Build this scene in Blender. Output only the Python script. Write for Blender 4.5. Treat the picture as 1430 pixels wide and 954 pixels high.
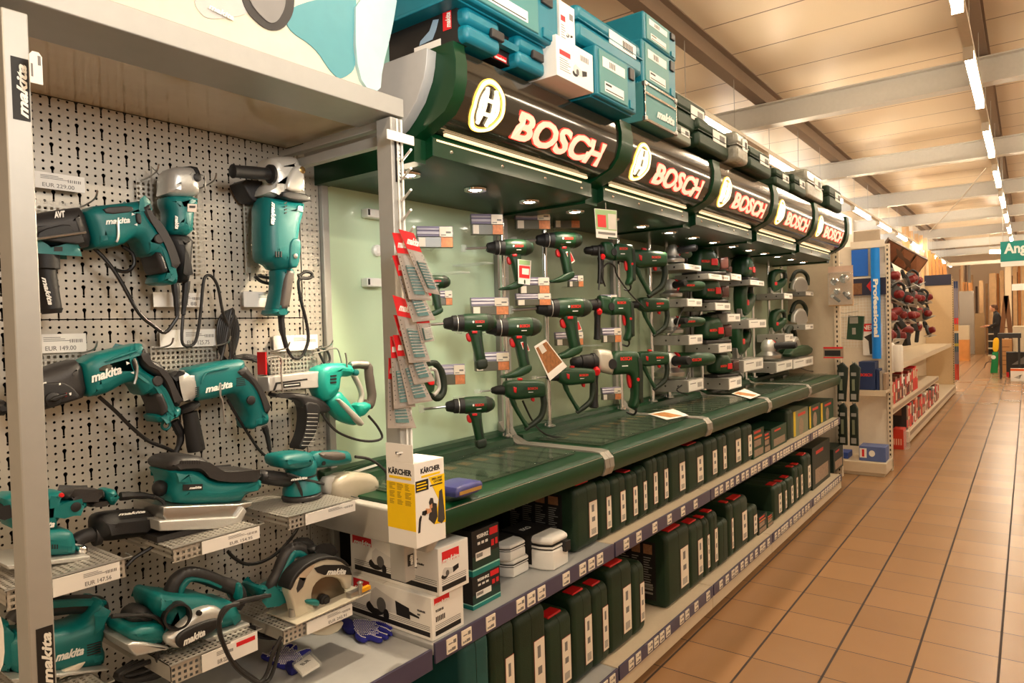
import bpy, math, random
from mathutils import Vector, Matrix
from mathutils.geometry import tessellate_polygon
random.seed(7)
for _o in list(bpy.data.objects): bpy.data.objects.remove(_o)
SC = bpy.context.scene
COL = SC.collection

# ---------------------------------------------------------------- camera
YAW, PITCH, ROLL, FPX, CAMH = 0.64835, -0.0216919, -0.0284875, 952.5, 1.5
fw = Vector((-math.sin(YAW)*math.cos(PITCH), math.cos(YAW)*math.cos(PITCH), math.sin(PITCH)))
_r = Vector((math.cos(YAW), math.sin(YAW), 0)); _u = _r.cross(fw)
rt = math.cos(ROLL)*_r + math.sin(ROLL)*_u
up = -math.sin(ROLL)*_r + math.cos(ROLL)*_u
cam_d = bpy.data.cameras.new('camera'); cam = bpy.data.objects.new('camera', cam_d); COL.objects.link(cam)
cam.matrix_world = Matrix(((rt.x, up.x, -fw.x, 0), (rt.y, up.y, -fw.y, 0), (rt.z, up.z, -fw.z, CAMH), (0, 0, 0, 1)))
cam_d.sensor_fit = 'HORIZONTAL'; cam_d.sensor_width = 36; cam_d.lens = FPX/1430*36
cam_d.clip_start = 0.02; cam_d.clip_end = 200
SC.camera = cam

# ---------------------------------------------------------------- light and exposure
WARM = (1.0, 0.62, 0.33)
LAMP = (1.0, 0.73, 0.47)
wd = bpy.data.worlds.new('world'); SC.world = wd; wd.use_nodes = True
bg = wd.node_tree.nodes['Background']; bg.inputs[0].default_value = (1.0, 0.70, 0.43, 1); bg.inputs[1].default_value = 0.42
SC.view_settings.view_transform = 'Standard'; SC.view_settings.look = 'None'
SC.view_settings.gamma = 1; SC.view_settings.exposure = 0.46
try: SC.view_settings.use_curve_mapping = False
except Exception: pass
TUBE_STRENGTH = 52.0
LAMP_ROWS = [(-2.27, [6.1+2.32*k for k in range(11)]), (-0.31, [1.75+2.32*k for k in range(13)]), (2.2, [1.75+2.32*k for k in range(13)])]
LAMP_Z = 3.3
def area(name, loc, sx, sy, power, color, rot=(0, 0, 0)):
    d = bpy.data.lights.new(name, 'AREA'); d.shape = 'RECTANGLE'; d.size = sx; d.size_y = sy
    d.energy = power; d.color = color
    o = bpy.data.objects.new(name, d); o.location = loc; o.rotation_euler = rot; COL.objects.link(o); return o
# the shop's other lamp rows, behind and beside the camera
for _y in (-3.2, -0.9):
    area('row_lamp', (-0.31, _y, LAMP_Z-.03), .12, 1.4, 34, LAMP)
for _y in (-2.0, 0.4):
    area('row_lamp', (-4.2, _y, LAMP_Z-.03), .12, 1.4, 26, LAMP)

# the photographer's flash, held high to the right and aimed up at the displays
_f = area('camera_flash', (0.35, 0.55, 2.25), .5, .5, 9.5, (1.0, .94, .86))
_d = Vector((-1.8, 1.5, 2.55))-Vector(_f.location); _f.rotation_euler = _d.to_track_quat('-Z', 'Y').to_euler(); _f.data.spread = math.radians(105)

# ---------------------------------------------------------------- pixel to place
def at(x, y, X=None, Y=None, Z=None):
    d = fw + rt*((x-715)/FPX) - up*((y-477)/FPX)
    if X is not None: t = X/d.x
    elif Y is not None: t = Y/d.y
    else: t = (Z-CAMH)/d.z
    return Vector((0, 0, CAMH)) + d*t

# ---------------------------------------------------------------- materials
def lin(c): return tuple(((v/255)/12.92 if v/255 <= .04045 else ((v/255+.055)/1.055)**2.4) for v in c)
MATS = {}
def mat(name, rgb, rough=.5, metal=0., emit=0., var=.06, vs=30., bump=0., bs=200., coat=0., alpha=1., trans=0., ecol=None, spec=.5):
    if name in MATS: return MATS[name]
    m = bpy.data.materials.new(name); m.use_nodes = True; nt = m.node_tree; b = nt.nodes['Principled BSDF']
    c = lin(rgb)
    b.inputs['Roughness'].default_value = rough; b.inputs['Metallic'].default_value = metal
    b.inputs['Specular IOR Level'].default_value = spec
    if coat: b.inputs['Coat Weight'].default_value = coat; b.inputs['Coat Roughness'].default_value = .08
    if trans: b.inputs['Transmission Weight'].default_value = trans
    if alpha < 1: b.inputs['Alpha'].default_value = alpha
    tc = nt.nodes.new('ShaderNodeTexCoord')
    nz = nt.nodes.new('ShaderNodeTexNoise'); nz.inputs['Scale'].default_value = vs; nz.inputs['Detail'].default_value = 3
    nt.links.new(tc.outputs['Object'], nz.inputs['Vector'])
    mx = nt.nodes.new('ShaderNodeMix'); mx.data_type = 'RGBA'
    mx.inputs['A'].default_value = tuple(v*(1-var) for v in c)+(1,); mx.inputs['B'].default_value = tuple(min(1, v*(1+var)) for v in c)+(1,)
    nt.links.new(nz.outputs['Fac'], mx.inputs['Factor']); nt.links.new(mx.outputs['Result'], b.inputs['Base Color'])
    if emit:
        b.inputs['Emission Color'].default_value = (ecol or c)+(1,) if len(ecol or c) == 3 else ecol
        b.inputs['Emission Strength'].default_value = emit
    if bump:
        n2 = nt.nodes.new('ShaderNodeTexNoise'); n2.inputs['Scale'].default_value = bs
        nt.links.new(tc.outputs['Object'], n2.inputs['Vector'])
        bp = nt.nodes.new('ShaderNodeBump'); bp.inputs['Strength'].default_value = bump; bp.inputs['Distance'].default_value = .002
        nt.links.new(n2.outputs['Fac'], bp.inputs['Height']); nt.links.new(bp.outputs['Normal'], b.inputs['Normal'])
    MATS[name] = m; return m

class NG:
    """tiny node-graph writer"""
    def __init__(s, m): s.nt = m.node_tree
    def math(s, op, a, b=None, c=None):
        n = s.nt.nodes.new('ShaderNodeMath'); n.operation = op
        for i, v in enumerate((a, b, c)):
            if v is None: continue
            if hasattr(v, 'is_output') or hasattr(v, 'links'): s.nt.links.new(v, n.inputs[i])
            else: n.inputs[i].default_value = v
        return n.outputs[0]
    def xyz(s, coord='Object'):
        t = s.nt.nodes.new('ShaderNodeTexCoord'); x = s.nt.nodes.new('ShaderNodeSeparateXYZ')
        s.nt.links.new(t.outputs[coord], x.inputs[0]); return x.outputs
    def cell(s, v, p, off=0.):           # distance from the cell centre, in metres
        a = s.math('DIVIDE', s.math('ADD', v, -off), p)
        f = s.math('SUBTRACT', a, s.math('FLOOR', a))
        return s.math('MULTIPLY', s.math('SUBTRACT', f, .5), p)

def perforated(name, rgb, pitch, square=False, keyholes=False, axes=(1, 2), hole=None, rough=.42, metal=.25):
    m = mat(name, rgb, rough=rough, metal=metal, var=.05, vs=4)
    g = NG(m); nt = m.node_tree; o = g.xyz(); a, b = o[axes[0]], o[axes[1]]
    r = hole or pitch*.2
    ca, cb = g.cell(a, pitch), g.cell(b, pitch)
    if square: msk = g.math('MULTIPLY', g.math('LESS_THAN', g.math('ABSOLUTE', ca), r), g.math('LESS_THAN', g.math('ABSOLUTE', cb), r))
    else: msk = g.math('LESS_THAN', g.math('SQRT', g.math('ADD', g.math('MULTIPLY', ca, ca), g.math('MULTIPLY', cb, cb))), r)
    if keyholes:
        P = pitch*3
        ka, kb = g.cell(a, P), g.cell(b, P)
        circ = g.math('LESS_THAN', g.math('SQRT', g.math('ADD', g.math('MULTIPLY', ka, ka), g.math('MULTIPLY', g.math('ADD', kb, -.004), g.math('ADD', kb, -.004)))), .0048)
        slot = g.math('MULTIPLY', g.math('LESS_THAN', g.math('ABSOLUTE', ka), .0022), g.math('LESS_THAN', g.math('ABSOLUTE', g.math('ADD', kb, .006)), .009))
        msk = g.math('MAXIMUM', msk, g.math('MAXIMUM', circ, slot))
    out = nt.nodes['Material Output']; bs = nt.nodes['Principled BSDF']
    tr = nt.nodes.new('ShaderNodeBsdfTransparent'); mxs = nt.nodes.new('ShaderNodeMixShader')
    nt.links.new(msk, mxs.inputs[0]); nt.links.new(bs.outputs[0], mxs.inputs[1]); nt.links.new(tr.outputs[0], mxs.inputs[2])
    nt.links.new(mxs.outputs[0], out.inputs['Surface'])
    return m

TEAL = mat('teal_plastic', (0, 106, 106), .42, bump=.15, bs=600)
TEALD = mat('teal_case_plastic', (0, 112, 132), .45, var=.08)
TEALG = mat('teal_grey_case_plastic', (70, 132, 132), .5, var=.06)
BLACK = mat('black_rubber', (22, 21, 22), .55, bump=.2, bs=700)
CHAR = mat('charcoal_plastic', (44, 42, 42), .5, bump=.15)
CORD = mat('black_cable', (24, 23, 23), .4)
SILVER = mat('cast_aluminium', (196, 196, 192), .36, metal=.55, bump=.15, bs=300)
STEEL = mat('brushed_steel', (178, 176, 172), .3, metal=.9)
CHROME = mat('chrome', (225, 225, 225), .12, metal=1)
GREYP = mat('light_grey_plastic', (176, 174, 168), .5)
GREYM = mat('grey_painted_metal', (176, 178, 178), .45, metal=.15)
CREAM = mat('cream_painted_metal', (214, 206, 190), .5)
FRAME = mat('silver_frame_paint', (172, 172, 168), .42, metal=.3)
WHITE = mat('white_card', (236, 234, 228), .6, var=.02)
WHITEP = mat('white_plastic', (236, 236, 232), .3)
INK = mat('black_ink', (22, 20, 20), .6)
GINK = mat('grey_ink', (120, 118, 116), .6)
RED = mat('red_plastic', (205, 24, 30), .38)
REDC = mat('red_card', (214, 26, 34), .5)
GREEN = mat('green_tool_plastic', (14, 58, 30), .42, bump=.15, bs=500)
GREEND = mat('dark_green_rubber', (22, 36, 24), .55)
GREENM = mat('glossy_green_painted_metal', (2, 54, 27), .36, coat=.1, var=.05, spec=.3)
GREENC = mat('dark_green_case_plastic', (6, 42, 20), .55, bump=.35, bs=260, var=.1)
GREENK = mat('green_card', (20, 62, 40), .5)
DKGREEN = mat('deep_green_card', (14, 34, 24), .5)
PURPLE = mat('slate_purple_plastic', (70, 66, 92), .35)
YELLOW = mat('yellow_card', (246, 204, 0), .5)
BLUE = mat('blue_card', (16, 100, 205), .5)
NAVY = mat('navy_card', (26, 48, 92), .5)
NAVYD = mat('dark_navy_metal', (34, 36, 62), .5)
BLUEG = mat('blue_knitted_cotton', (34, 38, 140), .85, bump=.6, bs=900)
ORANGE = mat('orange_print', (214, 110, 50), .5)
WOODL = mat('pale_planed_timber', (212, 172, 124), .6, var=.2, vs=6)
WOODO = mat('orange_timber', (206, 140, 76), .6, var=.2, vs=6)
WOODG = mat('grey_board', (160, 150, 138), .6)
GLASSB = mat('clear_blister_film', (230, 236, 234), .1, alpha=.07)
GLASS = mat('clear_plastic', (235, 240, 238), .08, trans=.0, alpha=.22)
LOGOW = mat('white_lettering', (236, 236, 230), .45, var=0)
LOGOR = mat('red_lettering', (214, 44, 30), .45, var=0)
DARK = mat('dark_backing', (30, 27, 25), .8)

# ---------------------------------------------------------------- mesh helpers
ORIG = {}
_txt = {}
def text_geo(s, bold, shear):
    k = (s, bold, shear)
    if k not in _txt:
        c = bpy.data.curves.new('t', 'FONT'); c.body = s; c.size = 1; c.offset = bold; c.shear = shear; c.extrude = .01; c.resolution_u = 3
        o = bpy.data.objects.new('t', c); me = bpy.data.meshes.new_from_object(o)
        vs = [tuple(v.co) for v in me.vertices]; fs = [tuple(p.vertices) for p in me.polygons]
        bpy.data.objects.remove(o); bpy.data.meshes.remove(me); bpy.data.curves.remove(c)
        xs = [v[0] for v in vs] or [0]; ys = [v[1] for v in vs] or [0]
        _txt[k] = (vs, fs, min(xs), max(xs), min(ys), max(ys))
    return _txt[k]

def area2(p): return sum(p[i][0]*p[(i+1) % len(p)][1]-p[(i+1) % len(p)][0]*p[i][1] for i in range(len(p)))/2
def catmull(p, n=3):
    q = []; L = len(p)
    for i in range(L):
        a, b, c, d = p[i-1], p[i], p[(i+1) % L], p[(i+2) % L]
        for k in range(n):
            t = k/n
            q.append(tuple(.5*((2*b[j])+(c[j]-a[j])*t+(2*a[j]-5*b[j]+4*c[j]-d[j])*t*t+(3*b[j]-a[j]-3*c[j]+d[j])*t**3) for j in (0, 1)))
    return q
def chaikin(p, it=1):
    for _ in range(it):
        q = []
        for i in range(len(p)):
            a, b = p[i], p[(i+1) % len(p)]
            q += [(a[0]*.78+b[0]*.22, a[1]*.78+b[1]*.22), (a[0]*.22+b[0]*.78, a[1]*.22+b[1]*.78)]
        p = q
    return p
def inset(p, d):
    out = []; L = len(p)
    for i in range(L):
        a, b, c = Vector(p[i-1]), Vector(p[i]), Vector(p[(i+1) % L])
        e1, e2 = (b-a), (c-b)
        if e1.length < 1e-9 or e2.length < 1e-9: out.append(tuple(b)); continue
        n1 = Vector((-e1.y, e1.x)).normalized(); n2 = Vector((-e2.y, e2.x)).normalized()
        n = n1+n2
        if n.length < 1e-4: out.append(tuple(b)); continue
        n.normalize(); k = min(1.5, 1/max(.5, n.dot(n1)))
        out.append(tuple(b+n*d*k))
    return out

SPLIT = {'price_tag', 'depth_rod', 'marker', 'mark', 'hook_wire', 'clip', 'suspension_wire', 'end_cap', 'screw', 'rivet', 'divider_rib', 'catalogue_picture', 'corner_cap', 'label_card',
         'red_flash', 'aluminium_edge', 'clamp_screw', 'pale_stripe', 'price_ticket', 'round_rods', 'metal_parts', 'wire_hooks', 'rubber_grip_', 'trigger_', 'rolls', 'white_frame', 'bracket_wire', 'hanger_wire',
         'picture_hands', 'yellow_rule', 'drill_bits', 'rungs', 'shelf_boards', 'screw_hole', 'pegboard_', 'mode_switch', 'black_seal', 'handle_shell_'}
class MB:
    def __init__(s): s.v = []; s.f = []; s.flat = set(); s.ch = []
    def add(s, vs, fs):
        s.ch.append((len(s.v), len(s.f))); o = len(s.v); s.v += [tuple(v) for v in vs]; s.f += [tuple(i+o for i in f) for f in fs]; return s
    def box(s, a, b):
        x0, x1 = sorted((a[0], b[0])); y0, y1 = sorted((a[1], b[1])); z0, z1 = sorted((a[2], b[2]))
        return s.add([(x0, y0, z0), (x1, y0, z0), (x1, y1, z0), (x0, y1, z0), (x0, y0, z1), (x1, y0, z1), (x1, y1, z1), (x0, y1, z1)],
                     [(0, 3, 2, 1), (4, 5, 6, 7), (0, 1, 5, 4), (1, 2, 6, 5), (2, 3, 7, 6), (3, 0, 4, 7)])
    def obox(s, c, ex, ey, ez, sx, sy, sz):
        c, ex, ey, ez = Vector(c), Vector(ex)*sx/2, Vector(ey)*sy/2, Vector(ez)*sz/2
        vs = [c+ex*i+ey*j+ez*k for k in (-1, 1) for (i, j) in ((-1, -1), (1, -1), (1, 1), (-1, 1))]
        return s.add(vs, [(0, 3, 2, 1), (4, 5, 6, 7), (0, 1, 5, 4), (1, 2, 6, 5), (2, 3, 7, 6), (3, 0, 4, 7)])
    def loft(s, rings, cap=True, tess=False):
        n = len(rings[0]); vs = [v for r in rings for v in r]; fs = []
        for i in range(len(rings)-1):
            for j in range(n):
                k = (j+1) % n; fs.append((i*n+j, i*n+k, (i+1)*n+k, (i+1)*n+j))
        if cap:
            for base, rg, rev in ((0, rings[0], True), ((len(rings)-1)*n, rings[-1], False)):
                if n <= 4 or not tess: fs.append(tuple(range(n-1, -1, -1)) if rev else tuple(base+j for j in range(n)))
                else:
                    P = [Vector(q) for q in rg]; nn = Vector((0, 0, 0))
                    for j in range(n): nn += P[j].cross(P[(j+1) % n])
                    for tri in tessellate_polygon([P]):
                        a, b, c = (P[i] for i in tri); up_ = (b-a).cross(c-a).dot(nn) > 0
                        q = tri if up_ else tri[::-1]
                        if rev: q = q[::-1]
                        fs.append(tuple(base+i for i in q)); s.flat.add(len(s.f)+len(fs)-1)
        return s.add(vs, fs)
    def prof(s, poly, n0, n1, r=0., seg=3, plane='yz', smooth=0, both=True):
        """closed outline in a plane, given real thickness n0..n1 with rounded rims"""
        p = [tuple(q) for q in poly]
        if area2(p) < 0: p = p[::-1]
        if smooth: p = chaikin(p, smooth)
        w = {'yz': lambda a, b, n: (n, a, b), 'xz': lambda a, b, n: (a, -n, b), 'xy': lambda a, b, n: (a, b, n)}[plane]
        if plane == 'xz': n0, n1 = -n1, -n0
        r = min(r, abs(n1-n0)/2*.98); rings = []
        if r > 0:
            for k in range(seg+1):
                t = math.pi/2*k/seg
                if both: rings.append([w(a, b, n0+r*(1-math.sin(t))) for a, b in inset(p, r*(1-math.cos(t)))])
            rings = rings[::-1]
            if not both: rings.append([w(a, b, n0) for a, b in p])
            for k in range(seg+1):
                t = math.pi/2*k/seg
                rings.append([w(a, b, n1-r*(1-math.sin(t))) for a, b in inset(p, r*(1-math.cos(t)))])
        else: rings = [[w(a, b, n0) for a, b in p], [w(a, b, n1) for a, b in p]]
        return s.loft(rings, True, len(p) > 4)
    def lathe(s, p, d, pr, n=20, cap=True, squash=None):
        p = Vector(p); d = Vector(d).normalized(); a = Vector((0, 0, 1)) if abs(d.z) < .9 else Vector((1, 0, 0))
        e1 = d.cross(a).normalized(); e2 = d.cross(e1)
        if squash: e1 = e1*squash[0]; e2 = e2*squash[1]
        rings = [[p+d*t+e1*r*math.cos(2*math.pi*k/n)+e2*r*math.sin(2*math.pi*k/n) for k in range(n)] for t, r in pr]
        return s.loft(rings, cap)
    def cyl(s, p0, p1, r0, r1=None, n=16):
        p0, p1 = Vector(p0), Vector(p1); L = (p1-p0).length
        return s.lathe(p0, p1-p0, [(0, r0), (L, r0 if r1 is None else r1)], n)
    def tube(s, pts, r, n=8, smooth=4):
        P = [Vector(p) for p in pts]
        if smooth and len(P) > 2:
            Q = []
            for i in range(len(P)-1):
                a, b, c, d = P[max(i-1, 0)], P[i], P[i+1], P[min(i+2, len(P)-1)]
                for k in range(smooth):
                    t = k/smooth; Q.append(.5*((2*b)+(c-a)*t+(2*a-5*b+4*c-d)*t*t+(3*b-a-3*c+d)*t**3))
            Q.append(P[-1]); P = Q
        e = None; rings = []
        for i, p in enumerate(P):
            d = (P[min(i+1, len(P)-1)]-P[max(i-1, 0)])
            if d.length < 1e-7: d = Vector((0, 0, 1))
            d.normalize()
            if e is None: e = d.orthogonal().normalized()
            e = (e-d*e.dot(d)); e = e.normalized() if e.length > 1e-6 else d.orthogonal().normalized()
            f = d.cross(e); rr = r[min(i*len(r)//len(P), len(r)-1)] if isinstance(r, (list, tuple)) else r
            rings.append([p+e*rr*math.cos(2*math.pi*k/n)+f*rr*math.sin(2*math.pi*k/n) for k in range(n)])
        return s.loft(rings)
    def ring(s, c, d, R, r, n=28, m=8):
        c = Vector(c); d = Vector(d).normalized(); e1 = d.orthogonal().normalized(); e2 = d.cross(e1); vs = []; fs = []
        for i in range(n):
            t = 2*math.pi*i/n; q = e1*math.cos(t)+e2*math.sin(t)
            for j in range(m):
                u = 2*math.pi*j/m; vs.append(c+q*(R+r*math.cos(u))+d*r*math.sin(u))
        for i in range(n):
            for j in range(m): fs.append((i*m+j, ((i+1) % n)*m+j, ((i+1) % n)*m+(j+1) % m, i*m+(j+1) % m))
        return s.add(vs, fs)
    def text(s, t, org, right, upv, h=None, w=None, bold=.02, shear=0., depth=.001, center=False):
        vs, fs, x0, x1, y0, y1 = text_geo(t, bold, shear)
        if not vs: return s
        sc = h/(y1-y0) if h else w/(x1-x0)
        sx = w/(x1-x0) if w else sc
        R, U = Vector(right).normalized(), Vector(upv).normalized(); N = R.cross(U); o = Vector(org)
        if center: o = o-R*(x1-x0)*sx/2-U*(y1-y0)*sc/2
        return s.add([o+R*(a-x0)*sx+U*(b-y0)*sc+N*(c+.01)/.02*depth for a, b, c in vs], fs)
    def build(s, name, m, parent=None, bevel=0., smooth=True, kind=None, label=None, ang=35):
        if name in SPLIT and len(s.ch) > 1:
            out = []
            for i, (v0, f0) in enumerate(s.ch):
                v1, f1 = s.ch[i+1] if i+1 < len(s.ch) else (len(s.v), len(s.f))
                q = MB(); q.v = s.v[v0:v1]; q.f = [tuple(j-v0 for j in f) for f in s.f[f0:f1]]; q.flat = {j-f0 for j in s.flat if f0 <= j < f1}
                out.append(q.build(name, m, parent, bevel, smooth, kind, label, ang))
            return out[0]
        o3 = ORIG.get(parent.name, Vector((0, 0, 0))) if parent else Vector((0, 0, 0))
        me = bpy.data.meshes.new(name); me.from_pydata([(v[0]-o3.x, v[1]-o3.y, v[2]-o3.z) for v in s.v], [], s.f); me.update()
        o = bpy.data.objects.new(name, me); COL.objects.link(o); me.materials.append(m)
        if parent: o.parent = parent
        ORIG[o.name] = o3
        if smooth:
            me.polygons.foreach_set('use_smooth', [i not in s.flat for i in range(len(me.polygons))])
            try: me.set_sharp_from_angle(angle=math.radians(ang))
            except Exception: pass
        if bevel:
            b = o.modifiers.new('bevel', 'BEVEL'); b.width = bevel; b.segments = 2; b.limit_method = 'ANGLE'; b.angle_limit = math.radians(50)
            b.harden_normals = False
        if kind: o['kind'] = kind
        if label: o['label'] = label
        return o

def thing(name, label, cat, loc, group=None):
    o = bpy.data.objects.new(name, None); COL.objects.link(o); o.location = loc; o.empty_display_size = .05
    ORIG[o.name] = Vector(loc); o['label'] = label; o['category'] = cat
    if group: o['group'] = group
    return o
def tag(o, label, cat, group=None):
    o['label'] = label; o['category'] = cat
    if group: o['group'] = group
    return o
def proto_done(root): pass
def place(root, loc, label, group=None, scale=1., rot=None, first=False, name=None):
    """put a prototype, or a copy of it with copies of its parts, somewhere"""
    if first: r = root
    else:
        r = root.copy(); COL.objects.link(r)
        for ch in list(root.children):
            if ch.get('own'): continue
            c = ch.copy(); COL.objects.link(c); c.parent = r
            for g in list(ch.children):
                d = g.copy(); COL.objects.link(d); d.parent = c
    r.location = loc; r.scale = (scale,)*3 if not isinstance(scale, tuple) else scale
    if rot: r.rotation_euler = rot
    r['label'] = label
    if group: r['group'] = group
    return r
PX, NY = (1, 0, 0), (0, -1, 0)
def tr(pts, X, c=(0, 0, 1)):                      # crop reading -> outline (Y, Z) on the plane x = X
    out = []
    for u, v in pts:
        p = at(c[0]+u*c[2], c[1]+v*c[2], X=X); out.append((p.y, p.z))
    return out
def t3(pts, X, c=(0, 0, 1)):
    out = []
    for q in pts:
        p = at(c[0]+q[0]*c[2], c[1]+q[1]*c[2], X=(q[2] if len(q) > 2 else X)); out.append(p)
    return out
def proj(p):
    v = p-Vector((0, 0, CAMH)); z = v.dot(fw); return 715+FPX*v.dot(rt)/z, 477-FPX*v.dot(up)/z
def span(l, r, X, a):
    """length of a thing turned by a about the vertical, centred on the plane x = X, that reaches from pixel l to pixel r"""
    c = at((l[0]+r[0])/2, (l[1]+r[1])/2, X=X); d = Vector((math.sin(a), math.cos(a), 0)); lo, hi = .001, 1.
    for _ in range(30):
        m_ = (lo+hi)/2
        if proj(c+d*m_)[0]-proj(c-d*m_)[0] < r[0]-l[0]: lo = m_
        else: hi = m_
    return c, 2*lo
YV, ZV, XV = Vector((0, 1, 0)), Vector((0, 0, 1)), Vector((1, 0, 0))
# ================================================================ the shop: floor, ceiling, walls
def struct(name, mb, m, **k): return mb.build(name, m, kind='structure', **k)
fl = mat('beige_floor_tile', (156, 120, 84), .26, var=.05, vs=2.5, bump=.0)
g = NG(fl); nt = fl.node_tree; o = g.xyz(); T = .2945
cx = g.math('ABSOLUTE', g.cell(o[0], T, -.113)); cy = g.math('ABSOLUTE', g.cell(o[1], T, 4.187))
jx = g.math('GREATER_THAN', cx, T/2-.0050); jy = g.math('GREATER_THAN', cy, T/2-.0026)
jt = g.math('MAXIMUM', jx, jy)
wn = nt.nodes.new('ShaderNodeTexWhiteNoise'); wn.noise_dimensions = '2D'; cb = nt.nodes.new('ShaderNodeCombineXYZ')
nt.links.new(g.math('FLOOR', g.math('DIVIDE', g.math('ADD', o[0], .113), T)), cb.inputs[0])
nt.links.new(g.math('FLOOR', g.math('DIVIDE', g.math('ADD', o[1], -4.187), T)), cb.inputs[1]); nt.links.new(cb.outputs[0], wn.inputs['Vector'])
hv = nt.nodes.new('ShaderNodeHueSaturation'); b = nt.nodes['Principled BSDF']
src = b.inputs['Base Color'].links[0].from_socket; nt.links.new(src, hv.inputs['Color'])
nt.links.new(g.math('ADD', g.math('MULTIPLY', wn.outputs['Value'], .16), .92), hv.inputs['Value'])
mj = nt.nodes.new('ShaderNodeMix'); mj.data_type = 'RGBA'; nt.links.new(jt, mj.inputs['Factor']); nt.links.new(hv.outputs['Color'], mj.inputs['A'])
mj.inputs['B'].default_value = lin((52, 36, 24))+(1,); nt.links.new(mj.outputs['Result'], b.inputs['Base Color'])
nt.links.new(g.math('ADD', g.math('MULTIPLY', jt, .4), .27), b.inputs['Roughness'])
struct('floor', MB().box((-7, -4, -.1), (6, 34, 0)), fl, smooth=False)

cm = mat('ceiling_panel', (228, 210, 182), .35, var=.05, vs=.8)
g = NG(cm); nt = cm.node_tree; o = g.xyz(); cy = g.math('ABSOLUTE', g.cell(o[1], .73, 5.86))
jt = g.math('GREATER_THAN', cy, .73/2-.008)
mj = nt.nodes.new('ShaderNodeMix'); mj.data_type = 'RGBA'; b = nt.nodes['Principled BSDF']; nt.links.new(jt, mj.inputs['Factor'])
nt.links.new(b.inputs['Base Color'].links[0].from_socket, mj.inputs['A']); mj.inputs['B'].default_value = lin((110, 84, 60))+(1,)
nt.links.new(mj.outputs['Result'], b.inputs['Base Color'])
struct('ceiling', MB().box((-8, -4, 4.05), (6, 34, 4.2)), cm, smooth=False)
PUR = mat('brown_steel_purlin', (128, 108, 90), .5, metal=.2)
BEAMM = mat('pale_steel_beam', (206, 204, 198), .45, metal=.1)
def ibeam(p0, p1, h, w, t=.012):
    mb = MB(); p0, p1 = Vector(p0), Vector(p1); m = (p0+p1)/2; L = (p1-p0).length; d = (p1-p0).normalized(); sd = d.cross(ZV)
    for dz in (-h/2+t/2, h/2-t/2): mb.obox(m+ZV*dz, d, sd, ZV, L, w, t)
    return mb.obox(m, d, sd, ZV, L, t, h-2*t)
for i, X in enumerate((-5.2, -2.3, -.33, 1.8)):
    struct('ceiling_beam_%d' % (i+1), ibeam((X, -3, 3.95), (X, 33, 3.95), .2, .12), PUR)
for i, Y in enumerate((0.6, 4.15, 7.7, 11.3, 14.9, 18.5, 22.1, 25.7, 29.3)):
    if i == 1: continue
    struct('ceiling_beam_%d' % (i+5), ibeam((-7.5, Y, 3.72), (5.5, Y, 3.72), .24, .16), BEAMM)
WALLM = mat('store_wall', (226, 204, 176), .7, var=.08, vs=1)
struct('wall_back', MB().box((-8, 33.2, 0), (6, 33.5, 4.1)), WALLM, smooth=False)
WL = mat('store_side_wall', (206, 196, 180), .7)
mb = MB().box((-3.6, 9, 0), (-3.4, 33.2, 3.5)).box((-3.6, 9, 3.9), (-3.4, 33.2, 4.05))
for k in range(8): mb.box((-3.6, 9+3.1*k, 3.5), (-3.4, 9.35+3.1*k, 3.9))
struct('wall_left', mb, WL, smooth=False)
SKYG = mat('daylit_glass', (230, 238, 245), .2, emit=2.4, ecol=(.85, .93, 1.0))
for k in range(7): struct('window_%d' % (k+1), MB().box((-3.52, 9.35+3.1*k, 3.5), (-3.50, 12.1+3.1*k, 3.9)), SKYG, smooth=False)

# lamp rows hanging under the beams
TUBE = mat('lit_tube', (255, 250, 240), .3, emit=TUBE_STRENGTH, ecol=(1.0, .83, .61), var=0)
def lamp_fixture():
    t = thing('ceiling_lamp', 'x', 'lamp', (0, 0, 0))
    MB().prof([(-.03, .0), (.03, .0), (.02, .05), (-.02, .05)], -.74, .74, plane='xz').build('housing', CREAM, t)
    MB().cyl((0, -.69, -.035), (0, .69, -.035), .026, n=10).build('tube', TUBE, t)
    MB().box((-.03, -.74, -.06), (.03, -.70, .0)).box((-.03, .70, -.06), (.03, .74, .0)).build('end_cap', CREAM, t)
    MB().cyl((0, -.6, .06), (0, -.6, .55), .003, n=6).cyl((0, .6, .06), (0, .6, .55), .003, n=6).build('suspension_wire', STEEL, t)
    return t
lf = lamp_fixture(); first = True
ordn = ['first', 'second', 'third', 'fourth', 'fifth', 'sixth', 'seventh', 'eighth', 'ninth', 'tenth', 'eleventh', 'twelfth', 'thirteenth', 'fourteenth', 'fifteenth']
rown = ['the left row', 'the aisle row', 'the right hand row']
for ri, (X, ys) in enumerate(LAMP_ROWS):
    for k, y in enumerate(ys):
        place(lf, (X, y, LAMP_Z), 'lit fluorescent lamp, %s from the near end of %s' % (ordn[k], rown[ri]), 'fluorescent lamps under the ceiling', first=first)
        first = False
for ri, (X, ys) in enumerate(LAMP_ROWS[:2]):
    tag(MB().box((X-.03, ys[0]-1, LAMP_Z+.02), (X+.03, ys[-1]+1, LAMP_Z+.055)).build('lamp_rail', CREAM), 'long pale carrier rail of %s of lamps' % rown[ri], 'rail')
tag(MB().tube([at(1377, 235, Y=8.2), at(1340, 280, Y=10), at(1298, 324, Y=12.5)], .006, smooth=0).build('ceiling_cable', CREAM), 'thin pale cable running slantwise down from the aisle lamp row', 'cable')

# ================================================================ shelf unit with the power tools
BASE_X, SH_X, WX = -1.285, -1.29, -1.80
Y0S, Y1S = -.62, 6.95
JOINT = 1.31
mids = [JOINT, 2.32, 3.32, 4.32, 5.30, 6.30, 6.72]
CREAMW = mat('cream_shelf_paint', (206, 192, 168), .5)
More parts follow.
